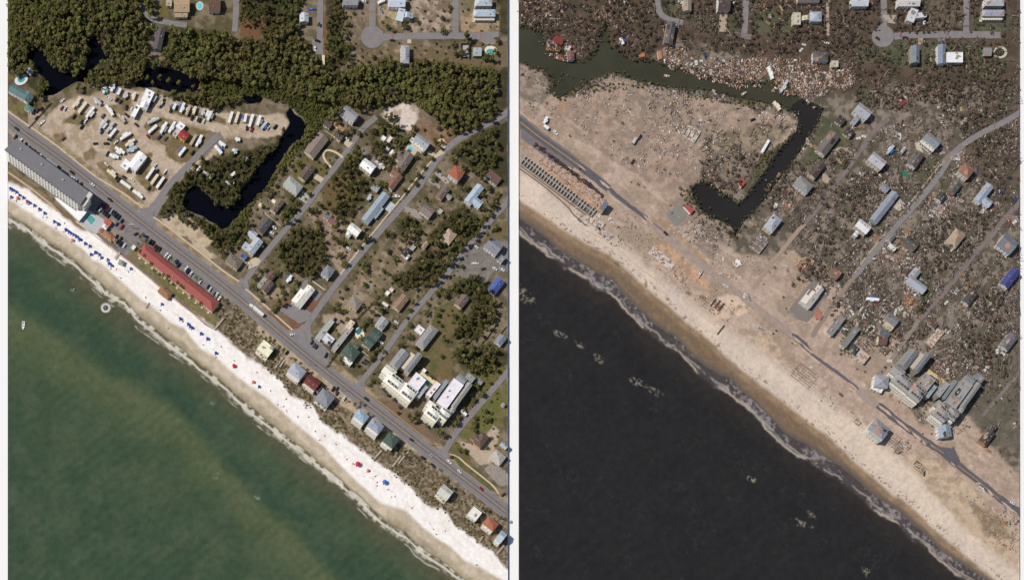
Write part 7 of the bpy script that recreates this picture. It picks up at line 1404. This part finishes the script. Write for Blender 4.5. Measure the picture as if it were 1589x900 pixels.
debris('camp_litter', [([(880,150),(950,118),(1060,142),(1240,178),(1235,205),(1170,240),(1080,290),(980,260),(900,215)], .2, TAN + [(232,228,224)], (.7, 2.0)), ([(1000,138),(1110,150),(1120,200),(1080,220),(1000,170)], .5, GRY, (.7, 2.2)), ([(1040,330),(1130,360),(1140,395),(1200,400),(1180,440),(1110,430),(1050,370)], .22, TAN + GRY[:3], (.6, 1.7)), ([(950,300),(1050,400),(1110,450),(1170,500),(1120,500),(1040,445),(940,370),(900,330)], .13, TAN + [(206,160,130)], (.6, 1.8)), ([(1080,250),(1180,230),(1170,270),(1130,310),(1080,270)], .25, GRY, (.8, 2)), ([(1050,340),(1150,360),(1100,410)], .2, GRY[:5], (.6, 1.6)), ([(1500,770),(1582,790),(1582,860),(1530,840)], .3, ORG + TAN, (.8, 2.2)), ([(1390,680),(1420,690),(1410,710),(1380,700)], .4, TAN, (.8, 2)), ([(1220,560),(1290,600),(1300,640),(1250,610)], .12, BRN, (.6, 1.6)), ([(806,150),(870,140),(880,200),(830,190)], .12, GRY, (.7, 2)), ([(890,320),(960,370),(1000,400),(940,380),(895,345)], .3, TAN + GRY, (.7, 2))], 'small pale litter scattered over the sand flats')
debris('fallen_trunks', [([(806,-20),(1582,-20),(1582,150),(1330,160),(1320,110),(1030,66),(1000,90),(940,30),(920,88),(860,80),(806,36)], .05, BRN, (5, 11)), ([(1180,290),(1260,250),(1420,180),(1582,140),(1582,560),(1500,600),(1420,560),(1340,540),(1290,480),(1240,380)], .05, BRN + [(150,136,124)], (4, 10)), ([(1290,330),(1340,360),(1320,430),(1230,440),(1270,380)], .1, BRN, (4, 9)), ([(890,140),(950,116),(1060,138),(1240,176),(1232,190),(1060,160),(950,140)], .1, BRN + GRY, (3, 7)), ([(1090,212),(1180,190),(1235,200),(1140,300),(1090,275)], .1, BRN, (4, 10)), ([(1060,320),(1090,330),(1145,370),(1130,400),(1080,370)], .1, TAN, (3, 7))], 'long felled trunks among the flattened lots', thin=True)
debris('fallen_timber', [([(1180,290),(1260,250),(1420,180),(1582,180),(1582,560),(1500,600),(1420,560),(1340,540),(1290,480),(1240,380)], .25, BRN, (.8, 2.6)), ([(806,-20),(1582,-20),(1582,150),(1330,160),(1320,110),(1030,70),(1000,95),(940,30),(920,90),(860,80),(806,40)], .20, BRN, (1.2, 3.6)), ([(1330,140),(1582,120),(1582,300),(1500,240),(1450,180),(1340,170)], .25, BRN, (1.2, 3.8)), ([(1290,250),(1360,270),(1340,340),(1270,440),(1220,450),(1260,380)], .25, BRN, (1, 2.8)), ([(1490,400),(1582,380),(1582,640),(1500,600)], .16, BRN, (1, 3)), ([(1500,600),(1582,560),(1582,740),(1520,700)], .06, BRN, (1, 3)), ([(1440,330),(1540,330),(1480,440),(1430,400)], .28, BRN, (1, 3)), ([(806,100),(940,130),(1240,170),(1240,185),(1060,150),(880,155),(806,120)], .12, BRN, (1, 2.4))], 'snapped trunks and branches lying in the flattened woods')
# beaten-down and stripped trees
EXR = [LAGOON]; roadsR = [(off(r, D, 0), w_) for r, w_ in ((R3, 6), (R4, 6), (RT, 8), (RT1, 7), (RT2, 7), (MAIN, 18))] + [([(1370,57),(1371,57)], 20), ([(1020,-50),(1020,12),(1040,32),(1060,36)], 7), ([(1158,-50),(1157,56)], 7)]
RH = [(q[1], q[2], max(q[3], q[4]) * .5 + 3) if not isinstance(q[1], list) else (q[1][0][0], q[1][0][1], max(q[1][0][2], q[1][0][3]) * .5 + 3) for q in RIGHT_HOUSES]
WR = [[(806,-20),(1582,-20),(1582,150),(1500,200),(1440,150),(1330,160),(1320,110),(1030,66),(1000,92),(950,70),(940,30),(920,90),(860,78),(806,36)],[(1440,150),(1582,150),(1582,330),(1530,280),(1510,220)],[(1290,235),(1360,270),(1345,330),(1270,430),(1230,440),(1260,380)],[(1480,330),(1540,330),(1500,440),(1430,430),(1440,350)],[(1500,440),(1582,460),(1582,600),(1490,560)],[(1180,290),(1240,250),(1262,262),(1200,330)],[(1085,250),(1180,230),(1170,262),(1130,310),(1085,285)],[(1055,290),(1075,285),(1095,345),(1140,360),(1150,370),(1070,335)]]
wr = [p for p in scatter(WR, 6.4, EXR, 21, roadsR, xr=(808, 1562)) if all(math.hypot(p[0] - h[0], p[1] - h[1]) > h[2] for h in RH) and float(fbm(p[0], p[1], 20, 60)) > .40 and not (1030 < p[0] < 1330 and 82 < p[1] < 140 )]
rg.shuffle(wr)
for i, (x, y) in enumerate(wr[:110]):
    k = 'bare' if rg.random() < .55 else 'snag'; tree(k, x, y, rg.uniform(.7, 1.05), 'bare brown broken pine' if k == 'bare' else 'ragged dark battered tree')
mass('battered_woods', [('bare' if rg.random() < .5 else 'snag', x, y, rg.uniform(.6, 1.0)) for x, y in wr[110:]], 'storm-stripped brown woods with snapped crowns')
for x, y in ((1100,228),(1100,248),(1130,262),(1108,262),(1138,205),(1145,212),(1150,240),(1120,245),(966,190),(949,240),(952,218),(884,210),(1146,186),(1031,262),(1039,269),(836,146),(822,160),(990,285),(1000,290),(980,282),(1040,318),(1043,330),(1219,392),(1185,440),(1202,414),(1216,460),(1194,422),(1136,466),(1220,478),(1200,517),(1229,532),(1205,512),(1374,569),(1386,574),(1383,568),(1417,532),(1368,576),(1402,545),(1434,640),(1438,648),(1455,655),(1447,660),(1432,672),(1446,672),(1560,800),(1568,812),(1412,632),(1424,636),(1488,648),(1500,660),(1514,618),(1524,602),(1290,488),(1296,496),(1340,516),(1312,545),(1330,572),(1342,576),(986,352),(1102,322),(1062,318),(900,262),(925,205),(1090,365),(1148,360),(1268,338),(1245,346)):
    if y - np.interp(x, *SHORE_R) < -8: tree('snag', x, y, rg.uniform(.4, .7), 'lone dark battered shrub tree')
mass('surviving_scrub', [('shrub' if rg.random() < .7 else 'snag', x, y, rg.uniform(.5, 1.1)) for x, y in scatter([[(1180,245),(1240,200),(1245,212),(1190,262),(1170,285),(1160,300)],[(1055,300),(1080,285),(1100,335),(1140,360),(1136,368),(1080,335)],[(1060,140),(1230,170),(1225,176),(1060,150)],[(850,140),(900,128),(1000,130),(1000,136),(900,145),(870,158)],[(1310,500),(1330,520),(1320,560),(1300,545)],[(1410,470),(1440,440),(1450,470),(1430,485)]], 4.5, EXR, 31, xr=(808, 1575))] + [('snag' if rg.random() < .6 else 'shrub', q[0] + rg.uniform(-5, 5), q[1] + rg.uniform(-5, 4), rg.uniform(.35, .8)) for i in range(len(LAGOON) - 1) for q in [(LAGOON[i][0] + (LAGOON[i + 1][0] - LAGOON[i][0]) * t / max(1, int(math.dist(LAGOON[i], LAGOON[i + 1]) / 2.2)), LAGOON[i][1] + (LAGOON[i + 1][1] - LAGOON[i][1]) * t / max(1, int(math.dist(LAGOON[i], LAGOON[i + 1]) / 2.2))) for t in range(max(1, int(math.dist(LAGOON[i], LAGOON[i + 1]) / 2.2)))] if q[0] > 814 and not (1232 < q[0] < 1245 and 160 < q[1] < 190)], 'dark scrub clinging to the canal and lagoon banks')
# ================================================================ every thing gets the words that single it out
LM_L = [('grey balconied hotel',70,262),('long red-roofed motel',277,430),('bright white park hall',206,253),('red-roofed park cabin',285,209),('stepped white park store',227,155),('teal-roofed house',33,144),('cream-roofed diner',471,459),('gabled condo block',625,585),('white-topped condo block',696,615),('cul-de-sac',578,58),('long tan-roofed house',491,225),('long pale blue house',583,322),('U-plan motel court',518,520),('dark beach house row',583,660),('thatched beach bar',256,453),('canal bend',347,335),('dark pond',268,122),('blue-roofed building',774,442),('backyard sky-blue pool',637,231),('long grey hipped house',663,522),('orange tower house',709,268),('burnt-orange beach house',762,812),('cream beach house',412,541),('articulated lorry',399,481),('round teal pool',762,80),('tan dormered house',282,10),('brown house by junction',746,682),('turquoise-decked house',733,800),('slate beach house',505,618),('pale camper row end',345,225)]
LM_R = [('gutted hotel',862,285),('bare white slab',1030,403),('flooded canal bend',1140,345),('torn condo block',1410,585),('stripped-roof condo block',1486,615),('muddy cul-de-sac',1370,57),('deep blue roof',1568,431),('debris-banked lagoon',1120,112),('island wreck',866,75),('torn-open grey house',1040,52),('crushed camper cluster',1073,208),('very long grey-blue house',1373,321),('torn cream diner',1257,460),('lavender-white house',1362,250),('orange pyramid roof',1501,264),('ripped shore house',1365,668),('red roof fragment',1152,284),('long patched grey house',1285,222),('big square grey house',1565,377),('oval empty pool',1351,511),('white flat addition',1481,90),('lavender verandah house',1542,20),('orange-littered brown house',1532,678),('pale blue L-house',1423,441),('bare piling rows',1250,583),('roofless long house',1450,523),('small red canopy',1069,325),('cream box house',1295,100),('stripped tan house',1484,369),('cream cottage pair',1250,28)]
ORD = 'zeroth first second third fourth fifth sixth seventh eighth ninth tenth eleventh twelfth thirteenth fourteenth fifteenth sixteenth seventeenth eighteenth nineteenth twentieth'.split()
TENS = {2: 'twenty', 3: 'thirty', 4: 'forty', 5: 'fifty', 6: 'sixty', 7: 'seventy', 8: 'eighty', 9: 'ninety'}; TENTH = {3: 'thirtieth', 4: 'fortieth', 5: 'fiftieth', 6: 'sixtieth', 7: 'seventieth', 8: 'eightieth', 9: 'ninetieth'}
def ordn(n): return ORD[n] if n <= 20 else (TENTH[n // 10] if n % 10 == 0 else TENS[n // 10] + '-' + ORD[n % 10])
def compass(dx, dy):
    return ['east', 'northeast', 'north', 'northwest', 'west', 'southwest', 'south', 'southeast'][int(round(math.degrees(math.atan2(-dy, dx)) / 45)) % 8]
from collections import defaultdict
by_desc = defaultdict(list)
for t in THINGS: by_desc[(t[1], t[2] > 797)].append(t)
LANDMARKS = LM_L + LM_R
done = {}
for (desc, right), ts in by_desc.items():
    lm = LM_R if right else LM_L; words_ = len(desc.split())
    other_side = (desc, not right) in by_desc
    if len(ts) == 1 and words_ >= 5 and not other_side: ts[0][0]['label'] = desc; continue
    cl = defaultdict(list)
    for t in ts:
        d = sorted((math.hypot(t[2] - l[1], t[3] - l[2]), l) for l in lm); d = [q for q in d if q[0] > 5] or d; l = d[0][1]; cl[(l[0], compass(t[2] - l[1], t[3] - l[2]))].append(t)
    for (ln, cp), q in cl.items():
        if len(q) == 1: q[0][0]['label'] = '%s %s of %s' % (desc, cp, ln); continue
        sx = max(t[2] for t in q) - min(t[2] for t in q); sy = max(t[3] for t in q) - min(t[3] for t in q)
        q.sort(key=lambda t: t[2] if sx >= sy else t[3]); side = 'west' if sx >= sy else 'north'
        for i, t in enumerate(q):
            lb = '%s, %s from the %s, %s of %s' % (desc, ordn(i + 1), side, cp, ln)
            if len(lb.replace('-', ' ').split()) > 16: lb = lb.replace(' estate', '').replace('long red-roofed', 'red').replace(' on storm side', '').replace('moving ', '').replace(' from the ', ' from ').replace(' the ', ' ')
            t[0]['label'] = lb
